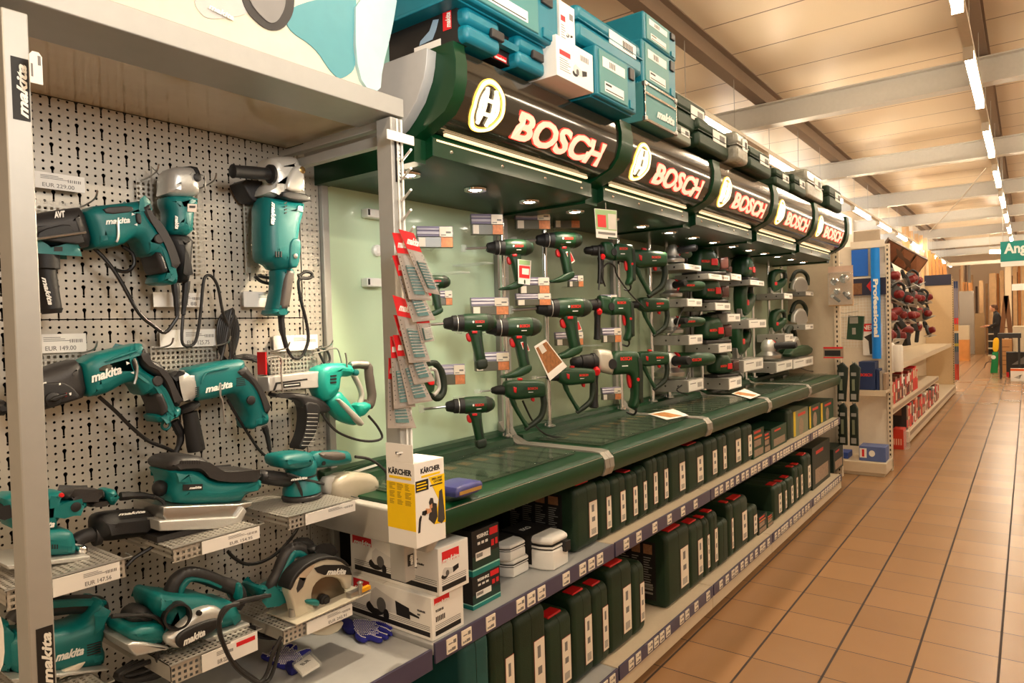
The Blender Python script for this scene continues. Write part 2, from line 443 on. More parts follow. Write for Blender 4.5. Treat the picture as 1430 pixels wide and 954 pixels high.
# base decks, plinths, mid shelves: one per bay
TAGM = mat('price_tag_paper', (236, 226, 210), .6, var=.02)
def price_rail(mb_tags, mb_ink, X, y0, y1, z, spots):
    for y in spots:
        tg = MB().box((X, y-.021, z-.045), (X+.003, y+.021, z-.004)).build('price_tag', TAGM, mb_tags)
        MB().box((X+.003, y-.015, z-.02), (X+.0036, y+.002, z-.017)).box((X+.003, y+.005, z-.022), (X+.0036, y+.016, z-.012)).build('print', GINK, tg, smooth=False)
        MB().text('EUR', (X+.003, y-.017, z-.04), YV, ZV, h=.006, bold=.03, depth=.0006).box((X+.003, y-.002, z-.04), (X+.0036, y+.013, z-.032)).build('print', GINK, tg, smooth=False)
bays = [(-.62, .36, 'far left', 'tool'), (.36, JOINT, 'teal tool bay', 't')] + [(mids[i], mids[i+1], '', 'b') for i in range(5)]
bayn = ['leftmost bay behind the left post', 'teal tool bay', 'first green bay', 'second green bay', 'third green bay', 'fourth green bay', 'fifth green bay']
rnd = random.Random(3)
for i, (a, b, _, k) in enumerate(bays):
    zt = .635 if i < 2 else .645
    for lvl, zz, xf, dep in (('upper', zt, SH_X, .5), ('bottom', .16, BASE_X, .5)):
        t = thing('shelf', '%s steel shelf of the %s, with slate price rail' % ('upper' if lvl == 'upper' else 'bottom', bayn[i]), 'shelf', (WX, (a+b)/2, zz-.03), 'steel shelves of the power tool unit')
        MB().box((WX+.005, a+.004, zz-.03), (xf-.004, b-.004, zz)).build('shelf_board', GREYM if (i < 3) else CREAMW, t, bevel=.003)
        MB().box((xf-.004, a+.006, zz-.052), (xf+.004, b-.006, zz+.004)).build('price_rail', PURPLE, t, bevel=.0015)
        if i >= 2:
            y = a+.06+rnd.random()*.04
            sp = []
            while y < b-.05:
                sp.append(y); y += rnd.choice((.058, .062, .11, .15) if i < 4 else (.055, .07, .09))
            price_rail(t, None, xf+.004, a, b, zz+.002, sp)
    tag(MB().box((BASE_X-.03, a+.003, .045), (BASE_X-.002, b-.003, .105)).box((BASE_X-.06, a+.003, .0), (BASE_X-.045, b-.003, .05)).build('plinth', CREAMW, bevel=.002), 'cream plinth under the bottom shelf of the %s' % bayn[i], 'plinth')
# white lamp-end blocks: back boards
struct('wall_back_board', MB().box((WX-.06, -1.2, 0), (WX-.035, 6.72, 2.25)), DARK, smooth=False)
PEG = perforated('perforated_steel_pegboard', (196, 190, 178), .0183, keyholes=True, hole=.0031, rough=.38, metal=.35)
peg_top = 2.062
tag(MB().box((WX-.002, -.62, .66), (WX, 1.30, 1.545)).box((WX-.002, -.62, 1.548), (WX, 1.30, peg_top)).build('pegboard', PEG, smooth=False), 'grey perforated steel pegboard behind the teal power tools', 'pegboard')
PEG2 = perforated('perforated_steel_upright', (190, 186, 176), .0183, hole=.0031, rough=.38, metal=.35)
tag(MB().box((WX-.001, 1.302, .66), (WX+.004, 1.372, 2.06)).build('pegboard_strip', PEG2, smooth=False), 'narrow perforated steel strip beside the pale green panel', 'pegboard')
tag(MB().box((WX-.03, 1.374, .66), (WX+.02, 1.40, 2.06)).build('upright', FRAME, bevel=.003), 'grey upright between pegboard and pale green panel', 'upright')
PALEG = mat('pale_green_panel_lit', (196, 222, 192), .22, coat=.5, var=.03, vs=2)  # brightly lit left end of the wall, light put into a paler tint
PALE = [(1.40, 2.27), (2.35, 3.28), (3.36, 4.28), (4.36, 5.27), (5.35, 6.70)]
for k, (a, b) in enumerate(PALE):
    tag(MB().box((WX-.03, a, .95), (WX-.005, b, 2.0)).build('back_panel', PALEG if k < 1 else mat('pale_green_panel_shaded', (132, 148, 122), .3, coat=.3), smooth=False), 'glossy pale green back panel behind the tools, %s bay of the green display' % ordn[k], 'panel', 'back panels of the green display')  # panels after the first: same wall, dimmer light put into a duller tint
for k, y in enumerate((2.31, 3.32, 4.32, 5.31)):
    t = thing('slotted_upright', 'grey slotted steel upright, %s from the left on the green display wall' % ordn[k], 'upright', (WX, y, 1.03), 'slotted uprights of the green display')
    MB().box((WX-.03, y-.038, 1.03), (WX+.015, y+.038, 2.0)).build('channel', FRAME, t, bevel=.002)
    MB().box((WX+.015, y-.006, 1.04), (WX+.0165, y+.006, 1.99)).build('slot', DARK, t)

# ---- counter of the green display
CT = 1.01
for k in range(5):
    a, b = (1.33, 2.28, 3.31, 4.31, 5.29, 6.35)[k:k+2]; b -= .035; a += (.0 if k == 0 else .035)
    t = thing('display_counter', 'dark green counter section with glass inlay, %s from the left' % ordn[k], 'counter', (WX, (a+b)/2, .93), 'green counter sections')
    pr = [(WX+.01, .93), (SH_X+.0, .93), (SH_X+.010, .955), (SH_X+.010, .990), (SH_X+.004, 1.002), (SH_X-.008, 1.008), (SH_X-.02, CT), (-1.70, CT), (-1.71, CT+.03), (-1.755, CT+.035), (-1.76, CT+.05), (WX+.01, CT+.055)]
    MB().prof(pr, a, b, .002, seg=1, plane='xz').build('counter_body', GREENM, t, ang=30)
    ga, gb = a+.07, b-.06
    MB().box((-1.685, ga, CT+.001), (-1.375, gb, CT+.003)).build('inlay_tray', mat('pale_green_inlay', (72, 86, 66), .4), t)
    c = MB(); n = 9
    pg = MB()
    for j in range(n):
        y = ga+(j+.5)*(gb-ga)/n
        c.box((-1.67, y-.004, CT+.003), (-1.385, y+.004, CT+.008))
        pg.box((-1.64, y+.014, CT+.003), (-1.59, y+.06, CT+.0045))
    c.build('divider_rib', DKGREEN, t); pg.build('catalogue_picture', mat('faded_print', (190, 140, 90), .5, var=.5, vs=60), t)
    MB().box((-1.69, ga-.004, CT+.009), (-1.37, gb+.004, CT+.014)).build('glass_pane', mat('counter_glass', (70, 90, 72), .05, alpha=.34, var=0), t, bevel=.001)
    MB().tube([(SH_X+.004, a+.005, .998), (SH_X+.004, b-.005, .998)], .0022, smooth=0).build('highlight_line', CHROME, t)  # thin chrome line added as the white highlight along the counter's front edge
for k, y in enumerate((2.28, 3.31, 4.31, 5.29)):
    t = thing('counter_strap', 'grey steel joint strap over the green counter, %s from the left' % ordn[k], 'strap', (WX, y, .93), 'joint straps on the counter')
    pr = [(WX+.012, .925), (SH_X+.002, .925), (SH_X+.016, .955), (SH_X+.012, .988), (SH_X-.01, 1.012), (SH_X-.04, CT+.006), (-1.69, CT+.006), (-1.74, CT+.03), (WX+.018, CT+.09), (WX+.012, CT+.09)]
    MB().prof(pr, y-.034, y-.001, plane='xz').prof(pr, y+.001, y+.034, plane='xz').build('strap_band', mat('strap_steel', (150, 146, 138), .38, metal=.5), t, ang=30)
tag(MB().prof([(WX+.03, .90), (SH_X-.005, .90), (SH_X+.016, .93), (SH_X+.014, .985), (SH_X-.03, 1.0), (WX+.03, 1.0)], 1.295, 1.335, .008, plane='xz').build('counter_end_cap', GREYP), 'rounded grey end cap of the green counter behind the yellow box', 'cap')

# ---- chrome poles
POLES = [2.24, 2.55, 3.24, 3.62, 3.85, 4.38, 4.7, 5.25, 5.45, 5.87, 6.25]
pp = thing('chrome_pole', 'x', 'pole', (0, 0, 0))
MB().cyl((0, 0, 0), (0, 0, .93), .0125, n=16).build('tube', CHROME, pp)
MB().cyl((0, 0, 0), (0, 0, .006), .03, n=20).build('foot_flange', CHROME, pp)
MB().cyl((.02, .0, .006), (.02, .0, .012), .004, n=8).cyl((-.02, .0, .006), (-.02, 0, .012), .004, n=8).build('screw', CHROME, pp)
for k, y in enumerate(POLES):
    place(pp, (-1.735, y, CT+.0345), 'shiny chrome pole, %s from the left behind the green counter' % ordn[k], 'chrome poles of the green display', first=(k == 0))

# ================================================================ illuminated headers
HJ = [1.36, 2.32, 3.25, 4.21, 5.19, 6.26]
SIGN = mat('dark_smoked_acrylic', (42, 38, 30), .12, coat=.6, var=.35, vs=9)
LRED = mat('lit_red_letters', (255, 60, 50), .4, emit=.8, ecol=(1.0, .05, .03), var=0)
LPINK = mat('lit_pale_letter_faces', (255, 120, 90), .4, emit=1.5, ecol=(1.0, .36, .24), var=0)
LYEL = mat('lit_yellow_rim', (255, 200, 60), .4, emit=1.0, ecol=(1.0, .62, .10), var=0)
LCRM = mat('lit_cream_emblem', (255, 240, 190), .4, emit=1.25, ecol=(1.0, .86, .55), var=0)
LSTRIP = mat('lit_trim_strip', (255, 220, 160), .4, emit=.9, ecol=(1.0, .72, .40), var=0)
DOWN = mat('lit_halogen', (255, 250, 240), .3, emit=40, ecol=(1.0, .9, .78), var=0)
FACE0 = [(-1.208, 2.262), (-1.200, 2.22), (-1.202, 2.17), (-1.216, 2.12), (-1.245, 2.082), (-1.29, 2.06), (-1.345, 2.052)]
HTOP = [2.243, 2.260, 2.282, 2.302, 2.322]
def face_of(k): f = (HTOP[k]-2.052)/.21; return [(x, 2.052+(z-2.052)*f) for x, z in FACE0]
face = FACE0
def top_z(y): return HTOP[max(0, min(4, sum(1 for j in HJ[1:5] if y > j-.05)))]+.0125
def face_at(t):                       # point and tangent along the curved sign face, t from the bottom 0 to the top 1
    L = [0]
    P = face[::-1]
    for i in range(1, len(P)): L.append(L[-1]+math.dist(P[i-1], P[i]))
    s = t*L[-1]
    for i in range(1, len(P)):
        if s <= L[i] or i == len(P)-1:
            f = (s-L[i-1])/(L[i]-L[i-1]); return (P[i-1][0]+(P[i][0]-P[i-1][0])*f, P[i-1][1]+(P[i][1]-P[i-1][1])*f), L[-1]
def on_face(mb, d, y0, tmid, lift):
    """wrap flat lettering (drawn in y,z round 0) onto the curved sign face"""
    L = face_at(1)[1]
    for i in range(d, len(mb.v)):
        x, y, z = mb.v[i]; t = tmid+z/L
        (px_, pz_), _ = face_at(max(0, min(1, t))); (qx, qz), _ = face_at(max(0, min(1, t+.03))); (rx, rz), _ = face_at(max(0, min(1, t-.03)))
        tx, tz = qx-rx, qz-rz; l = math.hypot(tx, tz) or 1; nx, nz = tz/l, -tx/l
        mb.v[i] = (px_+nx*(lift+x), y0+y, pz_+nz*(lift+x))
for k in range(5):
    a, b = HJ[k], HJ[k+1]; face = face_of(k); ZT = HTOP[k]
    t = thing('lit_header', 'curved dark sign box with glowing red lettering and round yellow emblem, %s from the left' % ordn[k], 'sign', (-1.5, (a+b)/2, 1.97), 'lit sign boxes along the green display')
    inner = [(p[0]-.004, p[1]) for p in face]
    MB().prof(inner+[(-1.40, 2.05), (-1.80, 2.05), (-1.80, ZT)], a+.045, b-.045, plane='xz').build('housing', GREENM, t, ang=30)
    mb = MB(); rings = []
    for y in (a+.05, b-.05):
        rings.append([(p[0]+.001, y, p[1]) for p in face]+[(p[0]-.003, y, p[1]) for p in face[::-1]])
    mb.loft(rings); mb.build('sign_face', SIGN, t, ang=60)
    rib = [(p[0]+.012, p[1]) for p in face[:-1]]+[(-1.35, 2.03), (-1.352, 1.965), (-1.80, 1.965), (-1.80, ZT+.012), (-1.196, ZT+.012)]
    if k == 0:
        MB().prof([(-1.256, 2.240), (-1.262, 2.20), (-1.272, 2.166), (-1.301, 2.115), (-1.337, 2.079), (-1.366, 2.055), (-1.42, 2.03), (-1.80, 2.03), (-1.80, 2.243), (-1.262, 2.243)], 1.325, 1.36, .002, plane='xz').build('end_plate', GREYM, t, ang=30)
        MB().prof(rib, 1.36, 1.405, plane='xz').build('rib', GREENM, t, ang=30)
    MB().prof(rib, b-.045, b+.045, plane='xz').build('rib', GREENM, t, ang=30)
    # light rail and canopy below
    MB().prof([(-1.335, 2.052), (-1.322, 2.035), (-1.322, 1.985), (-1.36, 1.975), (-1.80, 1.972), (-1.80, 2.05)], a+.045, b-.046, .002, seg=1, plane='xz').build('light_rail', GREENM, t, ang=30)
    MB().box((-1.322, a+.09, 2.047), (-1.312, b-.09, 2.054)).build('upper_light_strip', LSTRIP, t)
    MB().box((-1.323, a+.06, 2.0275), (-1.3205, b-.12, 2.0325)).build('lower_light_strip', LSTRIP, t)
    s = MB()
    for j in range(4): s.lathe((-1.322, a+.12+j*(b-a-.24)/3, 2.008), (1, 0, 0), [(0, .006), (.003, .005), (.005, .001)], 10)
    s.build('rivet', CHROME, t)
    w = b-a
    # emblem: ring, inner ring arcs and the armature cut-out
    L = face_at(1)[1]; yc = a+.045+.115*w/.95; rz = .074; ry = .066
    def oval(ry1, rz1, ry2, rz2, x0, x1, n=40):
        m = MB(); R = []
        for (p, q, xx) in ((ry1, rz1, x0), (ry1, rz1, x1), (ry2, rz2, x1), (ry2, rz2, x0)):
            R.append([(xx, p*math.cos(2*math.pi*i/n), q*math.sin(2*math.pi*i/n)) for i in range(n)])
        R.append(R[0]); return m.loft(R, cap=False)
    m = oval(ry+.004, rz+.004, ry-.012, rz-.013, 0, .004); on_face(m, 0, yc, .56, .001); m.build('emblem_ring', LYEL, t)
    m = oval(ry, rz, ry-.009, rz-.010, 0, .006); on_face(m, 0, yc, .56, .001)
    e = MB()
    def bar(y0_, y1_, z0_, z1_, n_=8):
        for q in range(n_):
            za, zb = z0_+(z1_-z0_)*q/n_, z0_+(z1_-z0_)*(q+1)/n_; e.box((0, y0_, za), (.007, y1_, zb))
    for sx in (-1, 1):
        bar(min(sx*.012, sx*.020), max(sx*.012, sx*.020), -.041, .041)
        for q in range(10):
            ta, tb = math.radians(-55+11*q), math.radians(-44+11*q)
            P4 = [(sx*.034*math.cos(ta), .044*math.sin(ta)), (sx*.034*math.cos(tb), .044*math.sin(tb)), (sx*.028*math.cos(tb), .044*math.sin(tb)), (sx*.028*math.cos(ta), .044*math.sin(ta))]
            e.prof(P4, 0, .007)
    for zz in (-.015, .015): bar(-.013, .013, zz-.004, zz+.004, 1)
    e.v = [(x_, y_*1.22, z_*1.22) for x_, y_, z_ in e.v]; on_face(e, 0, yc, .56, .001); m.add(e.v, e.f); m.build('emblem', LCRM, t)
    y1 = a+.045+.255*w/.95; tw = w-.045-.09-(y1-a)
    m = MB().text('BOSCH', (0, 0, -.045), YV, ZV, h=.09, w=tw, bold=.05, depth=.004); on_face(m, 0, y1, .50, .001); m.build('lettering_halo', LRED, t, smooth=False)
    m = MB().text('BOSCH', (0, .004, -.041), YV, ZV, h=.083, w=tw-.008, bold=.03, depth=.003); on_face(m, 0, y1, .50, .005); m.build('lettering', LPINK, t, smooth=False)
    # downlights
    n = 3
    for j in range(n):
        y = a+.12+j*(w-.2)/(n-.6)
        d = MB().lathe((-1.50, y, 1.972), (0, 0, -1), [(0, .04), (.006, .038), (.006, .028), (.002, .026)], 24).build('downlight_ring', CHROME, t)
        MB().lathe((-1.50, y, 1.9705), (0, 0, -1), [(0, .024), (.003, .018)], 16).build('halogen_lamp', DOWN, d)
        ld = bpy.data.lights.new('halogen', 'SPOT'); ld.energy = 4.5 if not (k == 0 and j == 0) else 34; ld.spot_size = math.radians(125); ld.spot_blend = .6; ld.shadow_soft_size = .03; ld.color = (1, .80, .55)
        lo = bpy.data.objects.new('halogen', ld); lo.location = (-1.50, y, 1.955); lo.rotation_euler = (math.radians(-38) if (k == 0 and j == 0) else 0, math.radians(-12), 0); COL.objects.link(lo)
# left-hand halogen of the row: it washes the pale panel and the pegboard

for k, (x, y, n) in enumerate(((508, 297, 'upper'), (508, 394, 'lower'))):
    q = at(x, y, X=WX+.01); r_ = at(x+24, y, X=WX+.01)
    tb = thing('panel_clip', '%s white clip with dark slot on the pale green panel' % n, 'clip', (WX, q.y, q.z-.015), 'white clips on the pale green panel')
    MB().box((WX-.005, q.y, q.z-.016), (WX+.03, r_.y, q.z+.014)).build('clip_body', WHITEP, tb, bevel=.004)
    MB().box((WX+.03, q.y+.002, q.z-.010), (WX+.0312, q.y+.010, q.z+.010)).build('slot', INK, tb)
for k, (x, y, n) in enumerate(((524, 258, 'upper'), (526, 350, 'lower'))):
    q = at(x, y, X=WX); tag(MB().lathe((WX-.005, q.y, q.z), XV, [(0, .020), (.012, .020), (.018, .012)], 20).build('round_stopper', WHITEP), '%s round white stopper on the pale green panel, partly behind the post' % n, 'stopper', 'white stoppers on the pale green panel')
for k, (x0, y0, x1, y1) in enumerate(((905, 574, 962, 586), (1022, 546, 1062, 557))):
    P4 = [at(x0, (y0+y1)/2-2, Z=CT+.016), at(x1-22, y0-3, Z=CT+.016), at(x1, (y0+y1)/2, Z=CT+.016), at(x0+26, y1, Z=CT+.016)]
    tb = thing('leaflet', 'orange and white leaflet lying on the counter glass, %s from the left' % ordn[k], 'leaflet', P4[0], 'leaflets on the counter glass')
    MB().prof([(v.x, v.y) for v in P4], CT+.0145, CT+.016, plane='xy').build('paper', WHITE, tb)
    c_ = sum(P4, Vector())/4
    MB().prof([(c_.x+(v.x-c_.x)*.8, c_.y+(v.y-c_.y)*.45-.03) for v in P4], CT+.016, CT+.0165, plane='xy').build('orange_photo', mat('orange_photo', (190, 130, 70), .5, var=.5, vs=60), tb)
# ================================================================ teal tool bay: frame
t = thing('canopy', 'wide silver canopy box over the teal tool bay', 'canopy', (-1.5, .4, 2.05))
MB().box((-1.44, -.7, 2.05), (-1.288, 1.263, 2.098)).build('front_channel', FRAME, t, bevel=.002)
MB().box((-1.80, -.7, 2.064), (-1.44, 1.263, 2.09)).build('underside_panel', mat('glossy_cream_laminate', (196, 182, 156), .14, coat=.4), t)
canopy = t
def post(name, y0, y1, z0, z1, label):
    t = thing(name, label, 'post', (-1.32, (y0+y1)/2, z0))
    MB().box((-1.345, y0, z0), (-1.29, y1, z1)).build('post_tube', FRAME, t, bevel=.0025)
    return t
pl = post('frame_post', .39, .427, .60, 2.03, 'silver front post at the left edge with a black brand sticker')
pr_ = post('frame_post', 1.217, 1.254, .845, 2.045, 'silver front post hung with red topped blister cards')
def mk_logo(mb, org, R, U, h, w=None, depth=.001): return mb.text('makita', org, R, U, h=h, w=w, bold=.035, shear=.35, depth=depth)
def sticker(parent, y0, y1, z0, z1, X=-1.29):
    s = MB().box((X, y0, z0), (X+.0012, y1, z1)).build('brand_sticker', INK, parent)
    w = y1-y0
    mk_logo(MB(), (X+.0012, y1-w*.12, z0+(z1-z0)*.04), ZV, (0, -1, 0), w*.62, (z1-z0)*.86, .0006).build('lettering', LOGOW, s)
sticker(pl, .400, .424, 1.855, 1.955); sticker(pl, .400, .424, .93, 1.03)
sticker(pr_, 1.228, 1.248, 1.88, 1.99); sticker(pr_, 1.228, 1.248, .885, .915)
MB().box((-1.80, 1.235, 1.985), (-1.345, 1.258, 2.012)).build('side_arm', FRAME, canopy, bevel=.002)
MB().box((-1.80, 1.235, 2.03), (-1.345, 1.258, 2.05)).build('side_arm', FRAME, canopy, bevel=.002)
tag(MB().tube([(-1.283, 1.232, 2.04), (-1.283, 1.234, 1.0)], .0025, smooth=0).build('hanging_rod', WHITEP), 'thin white rod down the front of the right post, left of two', 'rod', 'white rods on the right post')
tag(MB().tube([(-1.283, 1.247, 2.04), (-1.283, 1.249, .88)], .003, smooth=0).build('hanging_rod', WHITEP), 'thicker white rod down the front of the right post, right of two', 'rod', 'white rods on the right post')
A = at(540, 180, X=-1.27); B = at(578, 204, X=-1.27)
tag(MB().box((-1.272, A.y, B.z), (-1.268, B.y, A.z)).build('blank_sign', WHITEP, bevel=.001), 'blank white plate near the top of the right post', 'sign')
A, B = at(40, 70, X=-1.26), at(60, 119, X=-1.26)
t = thing('hanging_tag', 'small white price tag hung beside the top of the left post', 'tag', (-1.26, (A.y+B.y)/2, B.z))
y0, y1, z0, z1 = A.y, B.y, B.z, A.z; w = y1-y0
MB().prof([(y0, z0), (y1, z0), (y1, z1-.35*w), (y1-.25*w, z1), (y0+.25*w, z1), (y0, z1-.35*w)], -1.261, -1.259).build('card', WHITE, t)
MB().box((-1.259, y0+.1*w, z0+.01), (-1.2586, y0+.25*w, z1-.02)).box((-1.259, y1-.35*w, z0+.03), (-1.2586, y1-.12*w, z0+.045)).build('print', GINK, t)

# banner panel standing on the canopy
A, B = at(130, 0, X=-1.31), at(500, 122, X=-1.31)
t = thing('banner_panel', 'cream advertising panel with large grey and teal power tool picture on the canopy', 'banner', (-1.31, .8, 2.098))
MB().box((-1.33, -.6, 2.098), (-1.31, at(505, 60, X=-1.31).y, 2.55)).build('panel', mat('pale_cream_print', (214, 208, 186), .45), t)
def flat(pts, x0, x1, c=(0, 0, 1), sm=2): return MB().prof(tr(pts, x1, c), x0, x1, plane='yz', smooth=sm)
flat([(272, -10), (272, 8), (285, 24), (300, 27), (350, 20), (352, -10)], -1.31, -1.308).build('picture_motor', mat('printed_light_grey', (190, 188, 184), .4), t)
flat([(335, -10), (345, 18), (372, 42), (395, 42), (410, 20), (412, -10)], -1.308, -1.306).build('picture_ring', mat('printed_black', (50, 48, 48), .4), t)
flat([(345, -10), (355, 12), (376, 33), (388, 30), (398, 12), (400, -10)], -1.306, -1.304).build('picture_disc', mat('printed_mid_grey', (130, 128, 126), .4), t)
flat([(400, 10), (480, -10), (500, -10), (492, 60), (498, 96), (476, 112), (462, 100), (440, 66), (400, 40)], -1.31, -1.307).build('picture_body', mat('printed_teal', (84, 150, 158), .4), t)
mk_logo(MB(), at(291, 12, X=-1.305), (0, 1, -.12), ZV, .012, .055).build('picture_lettering', LOGOW, t)
flat([(497, -10), (556, -10), (548, 40), (534, 96), (531, 130), (507, 120), (497, 80)], -1.312, -1.300, sm=1).build('picture_cutout', mat('printed_pale_blue', (176, 206, 208), .4), t)

# ================================================================ price tags and brackets on the pegboard
PSQ = perforated('square_holed_bracket_steel', (186, 182, 172), .0125, square=True, hole=.0034, rough=.35, metal=.4)
PTR = perforated('slotted_tray_steel', (188, 184, 176), .0125, square=True, axes=(0, 1), hole=.0036, rough=.35, metal=.4)
def plate_px(x0, y0, x1, y1, X): a, b = at(x0, y0, X=X), at(x1, y1, X=X); return a.y, b.y, b.z, a.z
def price_card(mb, ink, X, y0, y1, z0, z1, price, bar=True, red=None):
    w, h = y1-y0, z1-z0
    mb.box((X-.002, y0, z0), (X, y1, z1))
    for k in range(3): ink.box((X, y0+w*.44, z0+h*(.80-.09*k)), (X+.0005, y0+w*(.66+.06*((k*7) % 3)), z0+h*(.83-.09*k)))
    if bar:
        for k in range(7): ink.box((X, y0+w*(.78+.026*k), z0+h*.52), (X+.0005, y0+w*(.79+.026*k+.004*(k % 2)), z0+h*.70))
    if price: ink.text(price, (X, y0+w*.46, z0+h*.12), YV, ZV, h=h*.24, w=w*.40, bold=.0, depth=.0006)
TAGS = [('upper', 48, 238, 119, 270, 'EUR 229.00', 'above the uppermost left rotary hammer'), ('mid', 214, 408, 284, 429, 'EUR 88', 'below the slim angle grinder'),
        ('u', 340, 407, 387, 429, None, 'below the big angle grinder'), ('l', 54, 467, 121, 491, 'EUR 149.00', 'above the lower rotary hammer'),
        ('m', 223, 461, 303, 483, 'EUR 125.75', 'above the green impact drill'), ('r', 382, 469, 444, 488, None, 'above the chain screwdriver')]
for k, (_, a, b, c, d, pr, wh) in enumerate(TAGS):
    y0, y1, z0, z1 = plate_px(a, b, c, d, WX+.03)
    t = thing('price_card', 'white price card %s' % wh, 'price tag', (WX+.03, (y0+y1)/2, z0), 'price cards on the pegboard')
    if k in (0, 3): y0 -= .06
    m, i = MB(), MB(); price_card(m, i, WX+.03, y0, y1, z0, z1, pr); m.build('card', WHITE, t); i.build('print', GINK, t)
    MB().box((WX, y0+.01, z0+.003), (WX+.028, y0+.014, z1-.003)).box((WX, y1-.014, z0+.003), (WX+.028, y1-.01, z1-.003)).build('clip', STEEL, t)
BR = [(10, 274, 121, 300, 'behind the uppermost left rotary hammer'), (190, 248, 287, 382, 'behind the slim angle grinder'), (340, 282, 387, 383, 'behind the big angle grinder'),
      (20, 493, 121, 515, 'behind the lower rotary hammer'), (210, 484, 303, 512, 'behind the green impact drill'), (373, 488, 444, 526, 'behind the chain screwdriver')]
for a, b, c, d, wh in BR:
    y0, y1, z0, z1 = plate_px(a, b, c, d, WX+.02)
    t = thing('tool_bracket', 'square-holed steel bracket %s' % wh, 'bracket', (WX+.01, (y0+y1)/2, z0), 'steel tool brackets')
    MB().box((WX+.018, y0, z0), (WX+.02, y1, z1)).build('holed_plate', PSQ, t, smooth=False)
    m = MB()
    for y in (y0+.012, y1-.012): m.tube([(WX+.02, y, z1-.005), (WX+.05, y, z1-.004), (WX+.10, y, z1+.004), (WX+.115, y, z1+.02)], .0022, n=6)
    m.build('hook_wire', STEEL, t)

# metal trays
def tray(x0, y0, x1, y1, X, h, label, card, depthx=None):
    """front lip top edge runs from px (x0,y0) to (x1,y1) on the plane X"""
    a, b = at(x0, y0, X=X), at(x1, y1, X=X); z = (a.z+b.z)/2
    t = thing('display_tray', label, 'tray', ((X+WX)/2, (a.y+b.y)/2, z-h), 'perforated steel display trays')
    MB().box((WX+.004, a.y, z-.0015), (X, b.y, z)).build('tray_top', PTR, t, smooth=False)
    MB().box((X-.0015, a.y, z-h), (X, b.y, z)).box((WX+.004, a.y, z-h*.8), (X, a.y+.0015, z)).box((WX+.004, b.y-.0015, z-h*.8), (X, b.y, z)).build('tray_lip', PSQ, t, smooth=False)
    MB().tube([(X+.004, a.y-.004, z+.002), (X+.004, b.y+.012, z+.002), (X-.03, b.y+.014, z+.002)], .002, n=6, smooth=0).build('edge_wire', STEEL, t)
    if card:
        u0, u1, price = card[:3]; w = b.y-a.y; m, i = MB(), MB()
        price_card(m, i, X+.008, a.y+w*u0, a.y+w*u1, z-h*.92, z-h*.02, price)
        c = m.build('price_card', WHITE, t); i.build('print', GINK, c)
        if len(card) > 3:
            yy0, yy1 = a.y+w*card[3], a.y+w*card[4]
            s = MB().box((X+.005, yy0, z-h), (X+.007, yy1, z+.002)).build('brand_card', WHITE, t)
            MB().box((X+.007, yy0+(yy1-yy0)*.2, z-h*.35), (X+.0076, yy1-(yy1-yy0)*.1, z-h*.12)).build('red_flash', REDC, s)
    return z, a.y, b.y
c8 = (240, 700, .26627); c7 = (0, 760, .2517)
zt1, _, _ = tray(240, 766, 362, 734, -1.50, .032, 'steel tray under the orbital finishing sander', (.3, .98, 'EUR 154.95'))
zt2, _, _ = tray(402, 722, 495, 699, -1.50, .032, 'steel tray under the round random orbit sander', (.22, .98, None))
zt3, _, _ = tray(8, 826, 175, 780, -1.50, .038, 'steel tray behind the left post under the palm sander', (.35, .93, 'EUR 147.56'))
zt4, _, _ = tray(238, 930, 358, 882, -1.44, .042, 'steel tray under the electric planer', (.32, .70, 'EUR 222.03', .66, .99))
zt5, _, _ = tray(395, 876, 490, 846, -1.44, .034, 'steel tray under the circular saw', (.3, .99, 'EUR 242.91'))
zt6, _, _ = tray(0, 1003, 150, 965, -1.50, .04, 'steel tray under the jigsaw at bottom left', None)

# ================================================================ teal power tools
def solid(parent, name, m, pts, X0, X1, r, c=(0, 0, 1), sm=1, Xt=None, seg=4):
    return MB().prof(tr(pts, Xt if Xt is not None else X1, c), X0, X1, r, seg=seg, smooth=sm).build(name, m, parent, ang=50)
def cordp(parent, pts, X, r=.0042, c=(0, 0, 1), name='power_cord', m=None): return MB().tube(t3(pts, X, c), r).build(name, m or CORD, parent)
def lettering(parent, s, px0, px1, h, X, m=LOGOW, c=(0, 0, 1), shear=.35, bold=.035, name='lettering'):
    a, b = at(c[0]+px0[0]*c[2], c[1]+px0[1]*c[2], X=X), at(c[0]+px1[0]*c[2], c[1]+px1[1]*c[2], X=X); R = b-a; U = XV.cross(R)
    return MB().text(s, a, R, U, h=h, w=R.length, bold=bold, shear=shear, depth=.0008).build(name, m, parent, smooth=False)
c2 = (0, 220, .23059); c3 = (200, 200, .25175); c4 = (0, 420, .23059); c5 = (200, 440, .25175); c6 = (0, 600, .2098)

# A: rotary hammer, upper left
t = thing('rotary_hammer', 'teal and black rotary hammer hanging upper left with its loose cord', 'power tool', (-1.74, .72, 1.62))
solid(t, 'gear_housing', CHAR, [(100, 355), (300, 320), (440, 298), (525, 290), (592, 530), (480, 545), (300, 520), (100, 500)], -1.775, -1.665, .03, c2)
solid(t, 'motor_housing', TEAL, [(515, 295), (820, 262), (935, 248), (940, 272), (905, 300), (930, 360), (985, 430), (1040, 520), (1075, 640), (1100, 700), (1098, 758), (1075, 768), (975, 762), (985, 715), (1012, 690), (960, 600), (930, 580), (915, 590), (900, 560), (870, 490), (830, 480), (760, 530), (620, 545), (590, 540), (560, 420)], -1.765, -1.660, .026, c2)
solid(t, 'lower_fin', TEAL, [(150, 525), (230, 522), (480, 545), (520, 540), (400, 585), (290, 608), (240, 560)], -1.755, -1.672, .02, c2)
